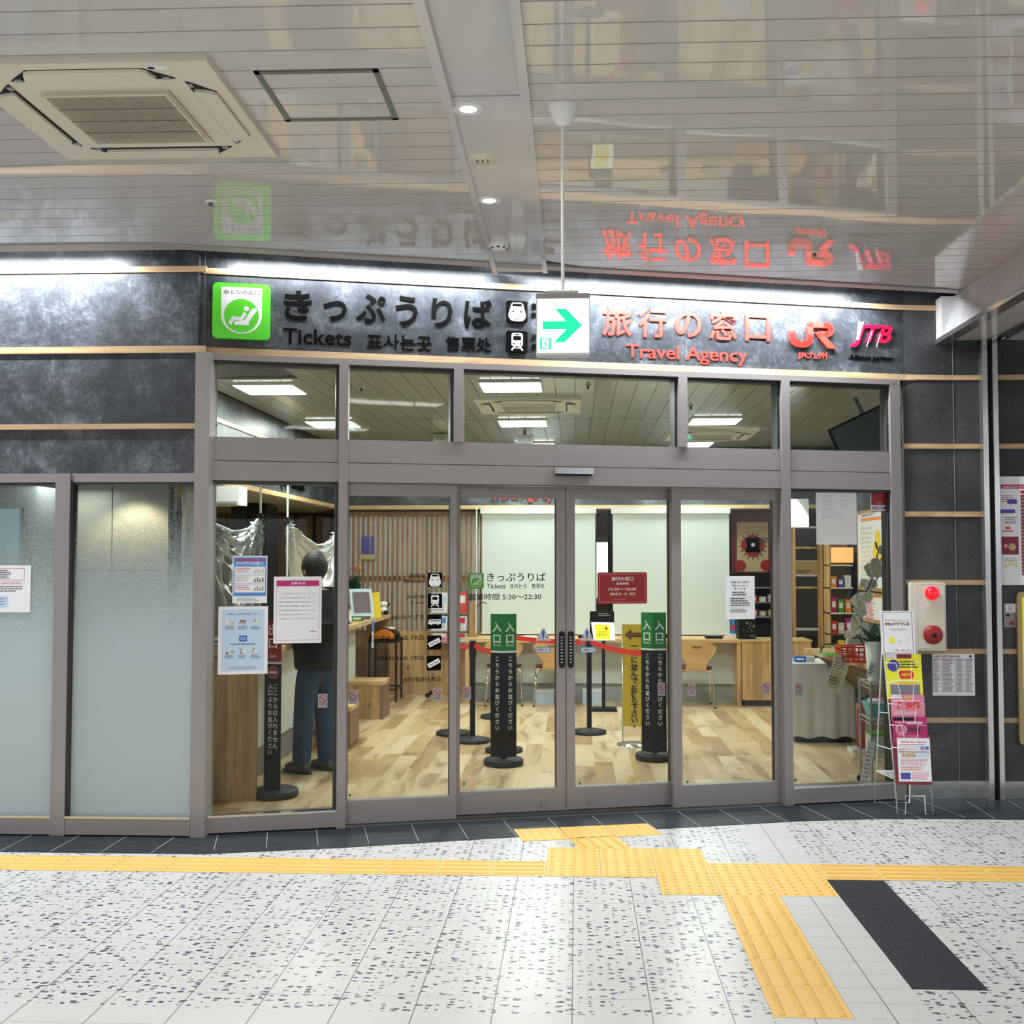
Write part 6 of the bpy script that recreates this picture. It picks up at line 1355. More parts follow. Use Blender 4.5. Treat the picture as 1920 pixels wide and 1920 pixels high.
for j in range(NZ):
    for i in range(NU): a_ = j * NU + i; c_ = j * NU + (i + 1) % NU; fs_.append((a_, a_ + NU, c_ + NU, c_))
b.add(vs, fs_, 'cloth', True); b.add(vs[:NU], [tuple(range(NU))], 'cloth'); b.build('cloth', r); b = MB()
b.box(-hw + .04, -.26, 0, hw - .04, .26, .71, 'dark_plinth'); b.build('table_body', r)
q_ = at(1509, 1240, 10.6); r = thing('tissue_box', 'blue and silver box on the white clothed table', 'box', (q_.x, 10.6, FZ + H)); b = MB(); b.box(-.10, -.05, 0, .0, .05, .055, 'blue'); b.box(0, -.05, 0, .085, .05, .055, 'grey_light'); b.build('carton', r); b = MB(); b.rect(-.09, .02, -.02, .04, -.051, 'white'); b.build('print', r)
# wedge counter of the shop
zc = .88; P1 = fl(1508, 1215, zc); P2 = fl(1632, 1246, zc)
r = thing('shop_counter', 'dark plank shop counter with pale wooden wedge shaped top at the far right pane', 'counter', (0, 0, FZ)); b = MB(); b.prism([(P1.x, P1.y), (P2.x, P2.y), (3.3, P2.y), (3.3, P1.y)], zc - .05, zc - .006, 'cedar_flat', 'z'); b.build('counter_top', r)
b = MB()
for f in (0,): b.hexa([(P2.x + .38, P2.y + .03, .42), (P2.x + .40, P2.y + .03, .42), (P1.x + .6, P1.y - .03, .42), (P1.x + .58, P1.y - .03, .42), (P2.x + .05, P2.y + .03, zc - .05), (P2.x + .07, P2.y + .03, zc - .05), (P1.x + .09, P1.y - .03, zc - .05), (P1.x + .07, P1.y - .03, zc - .05)], 'dark_plank')
b.hexa([(P2.x + .39, P2.y + .03, 0), (3.3, P2.y + .03, 0), (3.3, P1.y - .03, 0), (P1.x + .59, P1.y - .03, 0), (P2.x + .39, P2.y + .03, zc - .05), (3.3, P2.y + .03, zc - .05), (3.3, P1.y - .03, zc - .05), (P1.x + .59, P1.y - .03, zc - .05)], 'dark_plank'); b.build('body', r)
ZC = FZ + zc - .006
q_ = at(1601, 1240, P2.y + .22)
r = thing('plastic_basket', 'small red slotted plastic basket on the wedge counter', 'basket', (q_.x + .02, P2.y + .24, ZC)); b = MB(); a1, a2, d1, hb = .12, .14, .09, .13
for z in (0, .035, .075, .115): k = a1 + (a2 - a1) * z / .115; kd = d1 + .015 * z / .115; b.tube([(-k, -kd, z + .008), (k, -kd, z + .008), (k, kd, z + .008), (-k, kd, z + .008)], .007, 'red', 6, closed=True, smooth=False)
for i in range(7):
    t = -1 + 2 * i / 6
    for s_ in (-1, 1): b.tube([(a1 * t, s_ * d1, .0), (a2 * t, s_ * (d1 + .015), .123)], .006, 'red', 6)
for i in range(4):
    t = -1 + 2 * i / 3
    for s_ in (-1, 1): b.tube([(s_ * a1, d1 * t, 0), (s_ * a2, (d1 + .015) * t, .123)], .006, 'red', 6)
b.box(-a1, -d1, 0, a1, d1, .008, 'red'); b.build('basket_body', r)
q_ = at(1556, 1215, 9.75); r = thing('glass_dome', 'clear glass dome over a green dish on the wedge counter', 'dome', (q_.x, 9.75, ZC)); b = MB(); b.lathe([(.11, 0), (.105, .008), (0, .01)], 'green_film'); b.build('dish', r); b = MB(); b.ball((0, 0, .008), .09, 'glass', half=True); b.build('dome', r)
q_ = at(1570, 1262, 8.98)
r = thing('hanging_leaflet', 'cream printed leaflet hanging over the edge of the wedge counter', 'leaflet', (q_.x, 8.98, q_.z), rot=(0, .28, 0)); b = MB(); b.prism([(-.065, -.15), (.065, -.16), (.075, .15), (-.055, .155)], 0, .002, 'cream'); b.build('sheet', r); b = MB(); b.dashes(-.05, -.13, .055, .02, 9, -.001, 'tan', 1, .6); b.dashes(-.045, .03, .06, .13, 5, -.001, 'ink', 1, .3); b.dashes(-.05, -.10, .05, -.03, 3, -.0013, 'ink', 1, .4); b.build('print', r)
q_ = at(1604, 1212, 9.4); r = thing('cash_register', 'grey register screen seen from behind on the wedge counter', 'register', (q_.x, 9.4, ZC)); b = MB(); b.hexa([(-.10, -.02, .03), (.09, -.02, .03), (.09, .03, .03), (-.10, .03, .03), (-.02, .05, .29), (.13, .05, .29), (.13, .09, .29), (-.02, .09, .29)], 'monitor_shell'); b.build('screen_back', r); b = MB(); b.hexa([(-.075, -.025, .06), (.07, -.025, .06), (.07, -.02, .06), (-.075, -.02, .06), (-.03, .018, .20), (.10, .018, .20), (.10, .025, .20), (-.03, .025, .20)], 'grey'); b.build('vent_plate', r); b = MB(); b.box(-.05, -.04, 0, .06, .09, .035, 'charcoal'); b.build('foot', r)
# orchid
q_ = at(1592, 1200, 9.15); r = thing('white_orchid', 'white moth orchid with arching stems behind the far right pane', 'plant', (q_.x + .12, 9.15, ZC)); b = MB(); b.lathe([(.05, 0), (.07, .12), (0, .12)], 'white'); b.build('pot', r)
base = r.location; random.seed(9)
for sname, pts in (('a', [(1600, 1180), (1615, 1130), (1640, 1075), (1656, 1040)]), ('b', [(1605, 1175), (1622, 1125), (1648, 1080), (1662, 1055)])):
    P = [Vector((0, 0, .12))] + [at(x, y, 9.15) - base for x, y in pts]; b = MB(); b.tube(P, .005, 'stem', 6); b.build('stem', r)
    b = MB()
    for i in range(12):
        t = i / 11 * (len(P) - 2) + 1; k = min(int(t), len(P) - 2); c = P[k].lerp(P[k + 1], t - k) + Vector((random.uniform(-.07, .0), random.uniform(-.04, .04), random.uniform(-.05, .05)))
        for a_ in range(5):
            an = a_ * 2 * math.pi / 5 + i; leaf(b, c, (math.cos(an), -.35, math.sin(an)), .05, .024, 'petal', .1, Vector((0, 1, 0)))
        b.ball(c + Vector((0, -.015, 0)), .008, 'yellow', 8, 5)
    b.build('blooms', r)
# wire cart with planter, basket
cx0, cx1, cy0, cy1 = at(1612, 1300, 8.62).x, at(1612, 1300, 8.62).x + .32, 8.30, 8.62
r = thing('wire_cart', 'chrome wire shelf cart on casters just inside the far right pane', 'cart', ((cx0 + cx1) / 2, (cy0 + cy1) / 2, FZ)); hx_, hy_ = (cx1 - cx0) / 2, (cy1 - cy0) / 2
for x in (-hx_, hx_):
    for y in (-hy_, hy_):
        b = MB(); b.tube([(x, y, .06), (x, y, .80)], .009, 'grey'); b.build('post', r); b = MB(); b.T = Matrix.Translation((x, y, .03)); b.disc(0, 0, .03, -.01, .01, 'black', 16); b.box(-.008, -.012, 0, .008, .012, .04, 'grey'); b.build('caster', r)
for z in (.78, .52, .25):
    b = MB(); b.tube([(-hx_, -hy_, z), (hx_, -hy_, z), (hx_, hy_, z), (-hx_, hy_, z)], .006, 'steel', 6, closed=True, smooth=False); b.tube([(-hx_, -hy_, z - .035), (hx_, -hy_, z - .035), (hx_, hy_, z - .035), (-hx_, hy_, z - .035)], .004, 'steel', 6, closed=True, smooth=False)
    for i in range(11): x = -hx_ + 2 * hx_ * i / 10; b.tube([(x, -hy_, z), (x, hy_, z)], .003, 'steel', 5); b.tube([(x, -hy_, z - .035), (min(x + .02, hx_), -hy_, z)], .0025, 'steel', 4)
    b.build('wire_shelf', r)
cxm, cym = r.location.x, r.location.y
q_ = at(1643, 1270, 8.42); r = thing('potted_plant', 'dark broad leaved plant in a white cylinder pot on the wire cart', 'plant', (q_.x, 8.44, FZ + .787)); b = MB(); b.lathe([(.055, 0), (.075, .30), (.068, .30), (.066, .28), (0, .28)], 'white', n=32); b.build('pot', r)
b = MB(); random.seed(15)
for i in range(13): a_ = random.uniform(0, 6.28); e = random.uniform(.5, 1.3); leaf(b, (0, 0, .27), (math.cos(a_) * math.cos(e), math.sin(a_) * math.cos(e) * .5, math.sin(e)), random.uniform(.16, .26), .035, 'leaf', .35)
b.build('leaves', r)
q_ = at(1645, 1340, 8.45); r = thing('plastic_basket', 'teal plastic basket on the middle shelf of the wire cart', 'basket', (q_.x + .03, 8.46, FZ + .527)); b = MB(); b.hexa([(-.09, -.08, 0), (.09, -.08, 0), (.09, .08, 0), (-.09, .08, 0), (-.12, -.10, .10), (.12, -.10, .10), (.12, .10, .10), (-.12, .10, .10)], 'teal'); b.build('tub', r); b = MB(); b.box(-.08, -.07, .10, .08, .07, .12, 'paper'); b.box(-.03, -.06, .12, .03, .0, .13, 'pink'); b.build('contents', r)
q_ = at(1655, 1400, 8.45); box_thing('storage_bin', 'translucent pale bin with green label on the lowest cart shelf', 'bin', q_.x - .1, 8.36, FZ + .257, q_.x + .1, 8.56, FZ + .257 + .13, 'grey_light', lambda r, w, d, h: MB().box(-w * .52, -d * .52, h, w * .52, d * .52, h + .015, 'green_film').build('lid', r))
q_ = at(1628, 1430, 8.26); r = thing('hanging_leaflet', 'white narrow leaflet hanging low from the wire cart', 'leaflet', (q_.x, 8.27, q_.z), rot=(0, .18, 0)); b = MB(); b.prism([(-.035, -.17), (.02, -.19), (.035, .15), (-.02, .17)], 0, .002, 'paper'); b.build('sheet', r); b = MB(); b.dashes(-.02, -.12, .02, .12, 8, -.001, 'ink_soft', 1, .3); b.build('print', r)
q_ = at(1631, 1256, 8.26); r = thing('price_card', 'small white price card clipped on the top cart shelf', 'card', (q_.x, 8.27, q_.z - .05), rot=(0, .3, 0)); b = MB(); b.box(-.025, 0, 0, .025, .003, .11, 'white'); b.build('card', r); b = MB(); b.dashes(-.018, .02, .018, .09, 4, -.001, 'ink', 1, .4); b.build('print', r)
# extinguisher
q_ = fl(1602, 1408, FZ); r = thing('fire_extinguisher', 'red fire extinguisher on a white base beside the clothed table', 'extinguisher', (q_.x + .08, q_.y, FZ)); b = MB(); b.box(-.12, -.1, 0, .10, .1, .03, 'white'); b.build('base', r)
b = MB(); b.lathe([(.05, .03), (.055, .05), (.055, .36), (.04, .40), (.015, .43), (0, .43)], 'dark_red'); b.build('cylinder', r); b = MB(); b.tube([(0, 0, .42), (0, 0, .46), (.05, 0, .49)], .010, 'black'); b.tube([(0, 0, .46), (-.05, -.01, .50)], .008, 'black'); b.tube([(.03, -.02, .45), (.065, -.03, .38), (.06, -.045, .15)], .008, 'black'); b.build('valve_and_hose', r); b = MB(); b.T = Matrix.Translation((.0, 0, 0)); b.box(.005, -.058, .08, .045, -.04, .33, 'grey_light'); b.build('instruction_label', r)
# television under the ceiling
q_ = at(1634, 815, 9.0); r = thing('television', 'dark flat television hung from the ceiling in the far right transom', 'television', (q_.x, 9.0, q_.z), rot=(-.30, -.42, -.35)); b = MB(); b.box(-.30, -.02, -.20, .30, .03, .20, 'black'); b.build('case', r); b = MB(); b.box(-.275, -.024, -.175, .275, -.02, .175, 'screen_off'); b.build('screen', r); b = MB(); b.box(-.05, .03, -.05, .05, .08, .10, 'grey_light'); b.tube([(0, .06, .05), (0, .08, .40)], .02, 'grey_mid'); b.build('bracket', r)
for lb, px, py, Y in (('tiny cyan exit lamp under the office ceiling behind the first mullion', 661, 801, 11.6), ('tiny cyan exit lamp under the office ceiling left in the right transom', 1293, 818, 12.3)):
    q_ = at(px, py, Y); r = thing('exit_lamp', lb, 'sign', (q_.x, Y, q_.z)); b = MB(); b.box(-.03, 0, -.03, .03, .03, .03, 'white'); b.tube([(0, .015, .03), (0, .015, IC - q_.z)], .004, 'grey'); b.build('housing', r); b = MB(); b.box(-.026, -.003, -.026, .026, 0, .026, 'exit_green'); b.build('face', r)
# raised words on the inner bands
p0 = at(922, 942, BY - .02); p1 = at(1036, 918, BY - .02); r = thing('sign_lettering', 'raised red Travel Agency on the band over the left blind', 'lettering', (p0.x, BY, p0.z)); b = MB(); b.text('Travel Agency', 0, 0, p1.x - p0.x, p1.z - p0.z, -.022, 'sign_red', .018, .015); b.build('letters', r)
r = thing('sign_lettering', 'raised black words on the slanting inner band above the curtains', 'lettering', (-3.0, 10.1, 2.45), rot=(0, 0, math.pi / 2)); b = MB(); b.text('Tickets  표사는곳  售票处', 0, 0, 1.9, .16, -.03, 'sign_black', .025, .015); b.build('letters', r)
# brochure rack beside the slatted partition
q_ = fl(806, 1304, FZ); xr_ = at(878, 1200, q_.y).x
r = thing('brochure_stand', 'wheeled chrome brochure stand before the slatted partition', 'stand', (q_.x, q_.y - .1, FZ)); w = xr_ - q_.x
b = MB()
for x in (0, w): b.tube([(x, 0, .06), (x, 0, 1.33)], .010, 'chrome'); b.tube([(x, -.12, .06), (x, .12, .06)], .010, 'chrome')
b.build('frame', r)
for x in (0, w):
    for y in (-.12, .12): b = MB(); b.T = Matrix.Translation((x, y, .03)); b.disc(0, 0, .03, -.012, .012, 'black', 14); b.build('caster', r)
for z in (1.02, .80, .66): b = MB(); b.box(0, -.03, z, w, .02, z + .012, 'grey'); b.build('tray', r)
bx, by = r.location.x, r.location.y
for j, (z, hh_) in enumerate(((1.035, .27), (.815, .2), (.675, .13))):
    for i in range(2):
        m, m2 = [('paper', 'pale_blue'), ('red', 'paper'), ('white', 'blue_poster'), ('paper', 'crimson'), ('pink', 'white'), ('white', 'red')][j * 2 + i]
        r = thing('travel_brochure', '%s and %s travel brochure, %s on the %s tray of the chrome stand' % (m.replace('_', ' '), m2.replace('_', ' '), ['left', 'right'][i], ['top', 'middle', 'lower'][j]), 'brochure', (bx + .03 + i * .24, by - .02, FZ + z), rot=(-.12, 0, 0), group='brochures on the chrome stand')
        b = MB(); b.box(0, -.012, 0, .20, 0, hh_ - .02, m); b.build('cover', r); b = MB(); b.box(.02, -.0135, hh_ * .45, .18, -.012, hh_ * .8, m2); b.dashes(.02, .02, .18, hh_ * .4, 3, -.0135, 'ink_soft', 1, .4); b.build('print', r)

# ================================================================== BROCHURE RACK OUTSIDE
f0, f1 = fl(1683, 1530), fl(1750, 1530); b0_, b1_ = fl(1640, 1508), fl(1705, 1508)
yt = 7.70; t0, t1 = at(1651, 1150, yt), at(1712, 1150, yt)
r = thing('brochure_rack', 'white wire folding brochure rack standing outside the far right pane', 'rack', (f0.x, f0.y, .003)); O = r.location.copy()
L = lambda p: Vector((p[0], p[1], p[2])) - O
def lerp3(a, c, t): return Vector(a).lerp(Vector(c), t)
F0b, F1b = Vector((f0.x, f0.y, .012)), Vector((f1.x, f1.y, .012)); F0t, F1t = Vector((t0.x, yt, t0.z)), Vector((t1.x, yt, t0.z))
b = MB(); up_ = Vector((0, 0, .12)); e = (F1b - F0b)
b.tube([L(F0t), L(F0b), L(F0b + e * .22), L(F0b + e * .24 + up_), L(F0b + e * .76 + up_), L(F0b + e * .78), L(F1b), L(F1t), ], .0055, 'white_gloss', 8); b.build('front_frame', r)
B0b, B1b = Vector((b0_.x, b0_.y, .012)), Vector((b1_.x, b1_.y, .012))
b = MB(); b.tube([L(lerp3(F0b, F0t, .88)), L(B0b), L(B1b), L(lerp3(F1b, F1t, .88))], .005, 'white_gloss', 8)
for t in (.35, .55): b.tube([L(lerp3(B0b, lerp3(F0b, F0t, .88), t)), L(lerp3(F0b, F0t, t * .9))], .0035, 'white_gloss', 6)
b.build('rear_frame', r)
b = MB(); zt_ = .22; a0, a1 = lerp3(F0b, F0t, .17), lerp3(F1b, F1t, .17); c0_, c1_ = lerp3(B0b, F0t, .17), lerp3(B1b, F1t, .17)
b.tube([L(a0), L(a1), L(c1_), L(c0_)], .004, 'white_gloss', 6, closed=True, smooth=False); b.tube([L(a0 + Vector((0, 0, .015))), L(a1 + Vector((0, 0, .015)))], .0035, 'white_gloss', 6)
for i in range(1, 9): b.tube([L(lerp3(a0, a1, i / 9)), L(lerp3(c0_, c1_, i / 9))], .003, 'white_gloss', 6)
b.build('wire_tray', r)
FN = (F1b - F0b).normalized(); UPV = (F0t - F0b).normalized()
for t in (.33, .44, .545, .65, .75):
    p, q = lerp3(F0b, F0t, t), lerp3(F1b, F1t, t); dn_ = Vector((0, -.045, 0)); b = MB(); ee = q - p
    b.tube([L(p), L(p + dn_), L(p + dn_ + ee * .28), L(p + dn_ + ee * .36 - UPV * .12 )], .003, 'white_gloss', 6); b.tube([L(q), L(q + dn_), L(q + dn_ - ee * .24), L(q + dn_ - ee * .32 - UPV * .12)], .003, 'white_gloss', 6); b.tube([L(p - UPV * .12 + dn_ + ee * .1), L(q - UPV * .12 + dn_ - ee * .1)], .003, 'white_gloss', 6); b.build('pocket', r)
# header card
def rack_card(name, label, cat, x0, y0, x1, y1, dy, m, fn, group=None):
    """card parallel to the sloping rack front; corners as seen"""
    ym = (y0 + y1) / 2; t = (at(1700, ym, 7.6).z) / F0t.z; Yc = F0b.y + (yt - F0b.y) * t - dy
    p0 = at(x0, y1, Yc); p1 = at(x1, y0, Yc); tilt = math.atan2(yt - F0b.y, F0t.z); h = (p1.z - p0.z) / math.cos(tilt); w = p1.x - p0.x
    r = thing(name, label, cat, (p0.x, Yc - math.sin(tilt) * h / 2, p0.z), rot=(-tilt, 0, 0), group=group)
    b = MB(); b.box(0, -.006, 0, w, .004, h, m); b.build('cover', r); b = MB(); fn(b, w, h, -.0066); b.build('print', r); return r
def h_my(b, w, h, y):
    for p in ((.06, .02, .94, .03), (.06, .965, .94, .975), (.06, .02, .075, .975), (.925, .02, .94, .975)): b.rect(w * p[0], h * p[1], w * p[2], h * p[3], y, 'maroon')
    b.text('ブライダルヘア＆メイク', w * .14, h * .76, w * .86, h * .80, y, 'ink', 0); b.text('MySTYLE', w * .14, h * .65, w * .86, h * .73, y, 'maroon', 0, .03); b.dashes(w * .25, h * .54, w * .78, h * .60, 2, y, 'grey', 1, .3)
    for cx_, cz_, rr_ in ((.32, .32, .09), (.56, .30, .05), (.80, .33, .05)): b.disc(w * cx_, h * cz_, w * rr_, y - .0004, y, 'yellow_bright' if rr_ > .06 else 'cream', 14)
    b.text('ご予約・お問い合わせ', w * .35, h * .07, w * .88, h * .11, y, 'maroon', 0)
rack_card('header_card', 'white card with maroon border and lettering atop the wire rack', 'sign', 1652, 1146, 1714, 1226, .03, 'paper', h_my)
BG = 'travel brochures in the outdoor wire rack'
def b1f(b, w, h, y):
    b.rect(0, h * .90, w * .3, h, y, 'paper'); b.rect(w * .3, h * .90, w * .72, h, y, 'maroon'); b.disc(w * .2, h * .74, w * .17, y - .0004, y, 'purple', 18); b.dashes(w * .38, h * .68, w * .95, h * .86, 3, y, 'ink', 1, .5); b.rect(0, 0, w, h * .60, y - .0002, 'yellow_bright'); b.text('NEW', w * .42, h * .50, w * .68, h * .58, y - .0012, 'yellow', 0, .03); b.rrect(w * .34, h * .45, w * .76, h * .63, w * .08, y - .0008, y, 'red', 4)
    b.rect(w * .08, h * .06, w * .92, h * .32, y - .0005, 'ink_soft'); b.dashes(w * .1, h * .33, w * .9, h * .38, 1, y - .0005, 'orange', 1)
def b3f(b, w, h, y): b.rect(0, h * .85, w * .3, h, y, 'paper'); b.text('冬 沖縄', w * .14, h * .45, w * .86, h * .75, y - .0004, 'red', 0, .04); b.rect(w * .05, 0, w * .6, h * .18, y, 'blue_poster'); b.dashes(w * .1, h * .25, w * .9, h * .38, 2, y, 'paper', 1, .4); b.text('NEW', w * .40, h * .86, w * .62, h * .96, y - .001, 'yellow', 0, .03)
def b4f(b, w, h, y): b.rect(w * .02, h * .86, w * .62, h * .98, y, 'black'); b.disc(w * .24, h * .52, w * .17, y - .0003, y, 'pink', 18); b.text('安心', w * .15, h * .42, w * .33, h * .62, y - .0008, 'ink', 0); b.text('沖縄', w * .42, h * .38, w * .80, h * .62, y - .0004, 'ink', 0, .03); b.dashes(w * .4, h * .70, w * .96, h * .78, 1, y, 'paper', 1, .6); b.dashes(w * .1, h * .05, w * .9, h * .3, 4, y, 'pink', 1, .4)
def b5f(b, w, h, y):
    b.text('うみそらドライブ', w * .05, h * .72, w * .62, h * .77, y, 'ink_red', 0, .01); b.text('沖縄', w * .66, h * .71, w * .97, h * .82, y, 'blue', 0, .04); b.dashes(w * .1, h * .84, w * .9, h * .93, 2, y, 'ink_red', 1, .5); b.rect(w * .03, h * .67, w * .97, h * .69, y, 'dark_red'); b.rect(w * .12, h * .56, w * .55, h * .65, y, 'tan'); b.rect(w * .6, h * .56, w * .95, h * .65, y, 'pale_blue')
    b.dashes(w * .08, h * .3, w * .92, h * .53, 8, y, 'ink_red', 1, .35); b.dashes(w * .1, h * .25, w * .9, h * .29, 1, y, 'orange', 1, .6); b.rect(w * .06, h * .05, w * .36, h * .2, y, 'purple'); b.dashes(w * .4, h * .04, w * .95, h * .22, 5, y, 'pink', 1, .5)
rack_card('travel_brochure', 'yellow travel brochure with red badge at the top of the wire rack', 'brochure', 1663, 1227, 1728, 1310, .010, 'yellow_bright', b1f, BG)
rack_card('travel_brochure', 'pink Okinawa travel brochure second from top in the wire rack', 'brochure', 1671, 1303, 1733, 1352, .022, 'pink', b3f, BG)
rack_card('travel_brochure', 'magenta Okinawa travel brochure third from top in the wire rack', 'brochure', 1674, 1345, 1738, 1392, .032, 'magenta', b4f, BG)
rack_card('travel_brochure', 'dark red brochure peeking out behind the lowest white one', 'brochure', 1678, 1380, 1745, 1470, .016, 'maroon', lambda b, w, h, y: b.rect(0, h * .95, w, h, y, 'magenta'), BG)
rack_card('travel_brochure', 'white and pink brochure with blue kanji lowest in the wire rack', 'brochure', 1684, 1385, 1744, 1464, .034, 'paper', b5f, BG)

# ================================================================== THE PERSON
def skin_mesh(name, verts, edges, radii, m, parent, sub=2, root=0):
    me = bpy.data.meshes.new(name); me.from_pydata([tuple(v) for v in verts], edges, []); o = bpy.data.objects.new(name, me); COL.objects.link(o)
    md = o.modifiers.new('s', 'SKIN'); sv = me.skin_vertices[0].data
    for i, rr_ in enumerate(radii): sv[i].radius = rr_ if isinstance(rr_, tuple) else (rr_, rr_)
    sv[root].use_root = True; md.use_smooth_shade = True
    if sub: s_ = o.modifiers.new('d', 'SUBSURF'); s_.levels = sub; s_.render_levels = sub
    dg = bpy.context.evaluated_depsgraph_get(); ev = o.evaluated_get(dg); nm_ = bpy.data.meshes.new_from_object(ev)
    o.modifiers.clear(); o.data = nm_; nm_.name = name; nm_.materials.clear(); nm_.materials.append(MATS[m])
    for p in nm_.polygons: p.use_smooth = True
    o.parent = parent; return o
q_ = fl(588, 1447, FZ)
r = thing('person', 'person in dark jacket and blue jeans standing at the counter, seen from behind', 'person', (q_.x + .02, q_.y, FZ), math.radians(58))
# local axes: the person faces +y; x to their right
V = [(0, 0, .90), (0, .0, 1.02), (0, .02, 1.18), (0, .01, 1.36), (0, .0, 1.46), (0, .03, 1.53), (0, .05, 1.60), (0, .055, 1.67),      # 0 pelvis .. 7 crown
     (.09, 0, .86), (.10, .015, .50), (.105, -.02, .10), (.105, .10, .04),                                          # 8-11 right leg
     (-.09, 0, .86), (-.10, .04, .50), (-.11, .05, .10), (-.11, .17, .04),                                          # 12-15 left leg
     (.17, .0, 1.40), (.235, .0, 1.16), (.17, .20, 1.06), (.13, .27, 1.05),                                          # 16-19 right arm
     (-.17, .0, 1.40), (-.235, .02, 1.16), (-.17, .24, 1.08), (-.12, .31, 1.07)]                                     # 20-23 left arm
E_ = [(0, 1), (1, 2), (2, 3), (3, 4), (4, 5), (5, 6), (6, 7), (0, 8), (8, 9), (9, 10), (10, 11), (0, 12), (12, 13), (13, 14), (14, 15), (3, 16), (16, 17), (17, 18), (18, 19), (3, 20), (20, 21), (21, 22), (22, 23)]
R_ = [(.14, .10), (.13, .09), (.14, .10), (.15, .10), (.055, .055), (.052, .055), (.078, .092), (.062, .078), .085, .058, .04, .03, .085, .058, .04, .03, .06, .042, .032, .024, .06, .042, .032, .024]
skin_mesh('body', V, E_, R_, 'skin', r)
# jacket
VJ = [(0, 0, .81), (0, .0, 1.02), (0, .02, 1.18), (0, .01, 1.36), (0, .0, 1.455), (.175, .0, 1.40), (.245, .0, 1.16), (.175, .20, 1.06), (-.175, .0, 1.40), (-.245, .02, 1.16), (-.175, .24, 1.08)]
EJ = [(0, 1), (1, 2), (2, 3), (3, 4), (3, 5), (5, 6), (6, 7), (3, 8), (8, 9), (9, 10)]
skin_mesh('jacket', VJ, EJ, [(.215, .17), (.215, .165), (.22, .170), (.215, .155), (.085, .085), .092, .076, .058, .092, .076, .058], 'jacket', r, 2, 1)
# jeans
VT = [(0, 0, .95), (0, 0, .86), (.09, 0, .80), (.10, .015, .50), (.105, -.015, .12), (.105, -.01, .055), (-.09, 0, .80), (-.10, .04, .50), (-.11, .05, .12), (-.11, .055, .055)]
skin_mesh('jeans', VT, [(0, 1), (1, 2), (2, 3), (3, 4), (4, 5), (1, 6), (6, 7), (7, 8), (8, 9)], [(.16, .12), (.165, .13), .108, .086, .078, .075, .108, .086, .078, .075], 'denim', r, 2, 0)
for sx_, y0_, nm_ in ((.105, -.03, 'shoe'), (-.11, .04, 'shoe')):
    skin_mesh('shoe', [(sx_, y0_ - .06, .055), (sx_, y0_ + .02, .06), (sx_, y0_ + .12, .045), (sx_, y0_ + .19, .038)], [(0, 1), (1, 2), (2, 3)], [(.042, .048), (.046, .055), (.048, .040), (.040, .030)], 'shoe', r, 2, 1)
    b = MB(); b.prism([(sx_ + .05 * math.cos(t), y0_ + .06 + .155 * math.sin(t)) for t in [2 * math.pi * i / 24 for i in range(24)]], .0, .02, 'sole', 'z'); b.build('shoe_sole', r)
# hair cap
b = MB(); b.ball((0, .035, 1.645), .112, 'hair', 24, 14, (.90, 1.02, 1.12)); b.build('hair', r)
# ears, nose, eyes, mouth
b = MB()
for s_ in (-1, 1): b.ball((s_ * .088, .055, 1.60), .022, 'skin', 10, 8, (.45, .8, 1.2))
b.build('ears', r); b = MB(); b.ball((0, .150, 1.585), .016, 'skin', 10, 8, (.8, 1, 1.5)); b.build('nose', r)
b = MB()
for s_ in (-1, 1): b.ball((s_ * .032, .136, 1.612), .011, 'white', 10, 8); b.ball((s_ * .032, .145, 1.612), .005, 'black', 8, 6)
b.build('eyes', r); b = MB(); b.ball((0, .138, 1.552), .020, 'petal_pink', 10, 6, (1, .3, .25)); b.build('mouth', r)
# hands: palm with five fingers each
for sx_, hx2, hy2, hz2 in ((1, .13, .27, 1.05), (-1, -.12, .31, 1.07)):
    vv = [(hx2, hy2 - .02, hz2), (hx2 - sx_ * .008, hy2 + .05, hz2 - .005)]; ee = [(0, 1)]; rr2 = [(.028, .018), (.038, .015)]
    for k_, (off_, Lf) in enumerate(((-.028, .062), (-.010, .072), (.010, .068), (.026, .052))):
        i0 = len(vv); vv += [(hx2 + off_, hy2 + .06, hz2 - .004), (hx2 + off_ * 1.1, hy2 + .06 + Lf * .5, hz2 - .010), (hx2 + off_ * 1.15, hy2 + .06 + Lf, hz2 - .026)]; ee += [(1, i0), (i0, i0 + 1), (i0 + 1, i0 + 2)]; rr2 += [.0095, .0085, .007]
    i0 = len(vv); vv += [(hx2 - sx_ * .035, hy2 + .01, hz2 - .006), (hx2 - sx_ * .058, hy2 + .045, hz2 - .014)]; ee += [(0, i0), (i0, i0 + 1)]; rr2 += [.011, .009]
    skin_mesh('hand', vv, ee, rr2, 'skin', r, 2, 0)

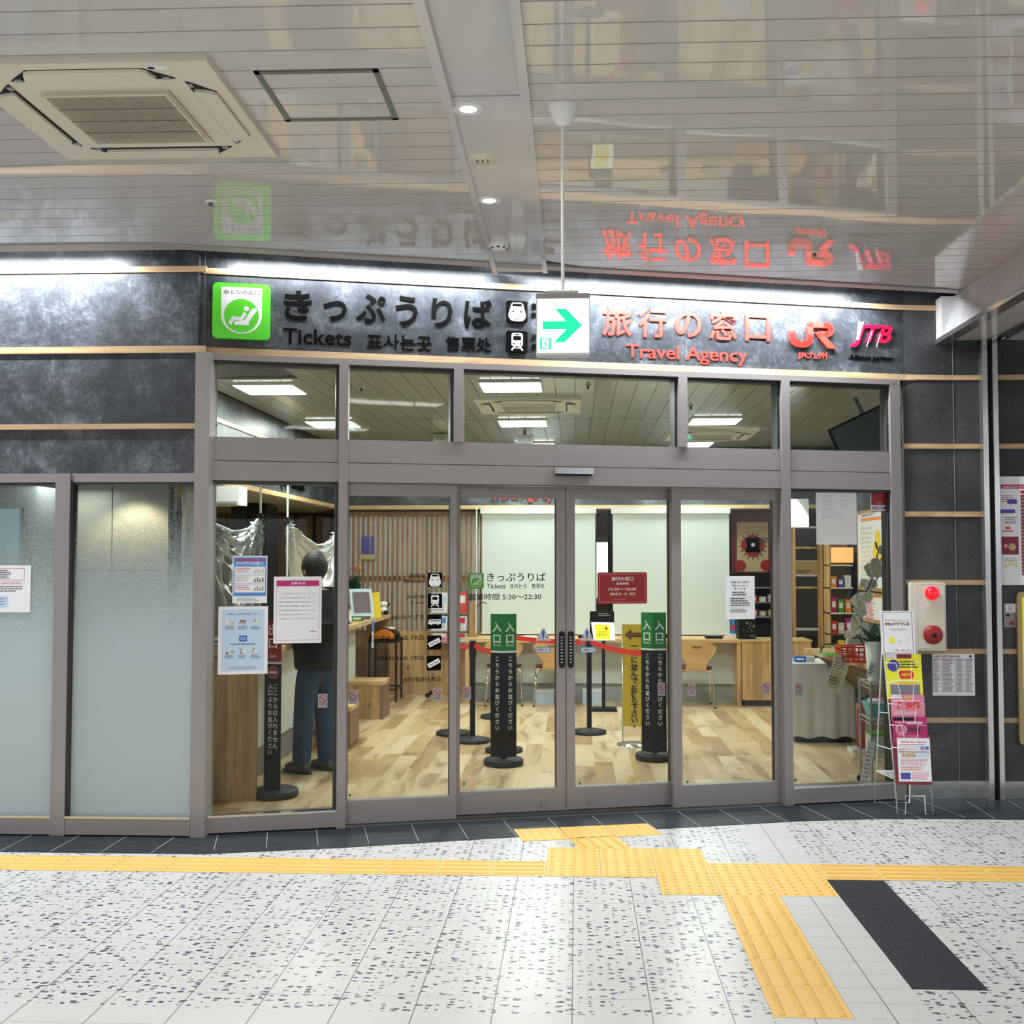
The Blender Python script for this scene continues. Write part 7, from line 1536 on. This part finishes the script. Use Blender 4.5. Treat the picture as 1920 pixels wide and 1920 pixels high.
# ================================================================== SUB-PARTS
def base_name(o): return o.name.split('.')[0]
def nest(kind, inner, outer):
    for r in list(COL.objects):
        if r.parent is None and base_name(r) == kind:
            ch = list(r.children); out = [c for c in ch if base_name(c) == outer]
            if not out: continue
            for c in ch:
                if base_name(c) == inner and c.parent == r: c.parent = out[0]
for k_, i_, o_ in (('ceiling_air_conditioner', 'grille', 'grille_recess'), ('belt_post', 'belt_head', 'pole'), ('ticket_terminal', 'screen', 'shell'), ('television', 'screen', 'case'),
                   ('exit_sign', 'light_panel', 'housing'), ('fire_alarm', 'door_seam', 'box'), ('fire_alarm', 'speaker_holes', 'box'), ('downlight', 'lens', 'rim'),
                   ('panel_light', 'diffuser', 'frame'), ('ceiling_lamp', 'diffuser', 'housing'), ('poster_frame', 'print', 'poster'), ('poster_frame', 'corner_clip', 'frame'),
                   ('entrance_sign', 'lettering', 'black_panel'), ('exit_post', 'lettering', 'black_panel'), ('roller_blind', 'bottom_bar', 'fabric'), ('fire_extinguisher', 'instruction_label', 'cylinder'),
                   ('ceiling_speaker', 'bracket', 'cabinet'), ('queue_sign', 'lettering', 'board'), ('queue_sign', 'arrow', 'board'), ('slatted_partition', 'pinned_poster', 'slats'),
                   ('smoke_detector', 'vents', 'body'), ('cash_register', 'vent_plate', 'screen_back'), ('paper_notice', 'print', 'sheet'), ('safety_poster', 'print', 'sheet'), ('mask_poster', 'print', 'sheet'),
                   ('notice_poster', 'print', 'sheet'), ('no_smoking_sticker', 'print', 'film'), ('travel_brochure', 'print', 'cover'), ('header_card', 'print', 'cover'), ('timetable', 'print', 'sheet'),
                   ('person', 'nose', 'body'), ('person', 'ears', 'body'), ('person', 'eyes', 'body'), ('person', 'mouth', 'body'), ('person', 'hand', 'body'), ('flower_poster', 'flower_print', 'sheet'), ('wall_poster', 'print', 'sheet')):
    nest(k_, i_, o_)
for r in list(COL.objects):                 # a tablet's notice belongs to its screen, kept in place
    if r.parent is None and base_name(r) == 'tablet_stand':
        d_ = {base_name(c): c for c in r.children}; d_['screen'].parent = d_['tablet_housing']; d_['screen'].location = (0, 0, 0)
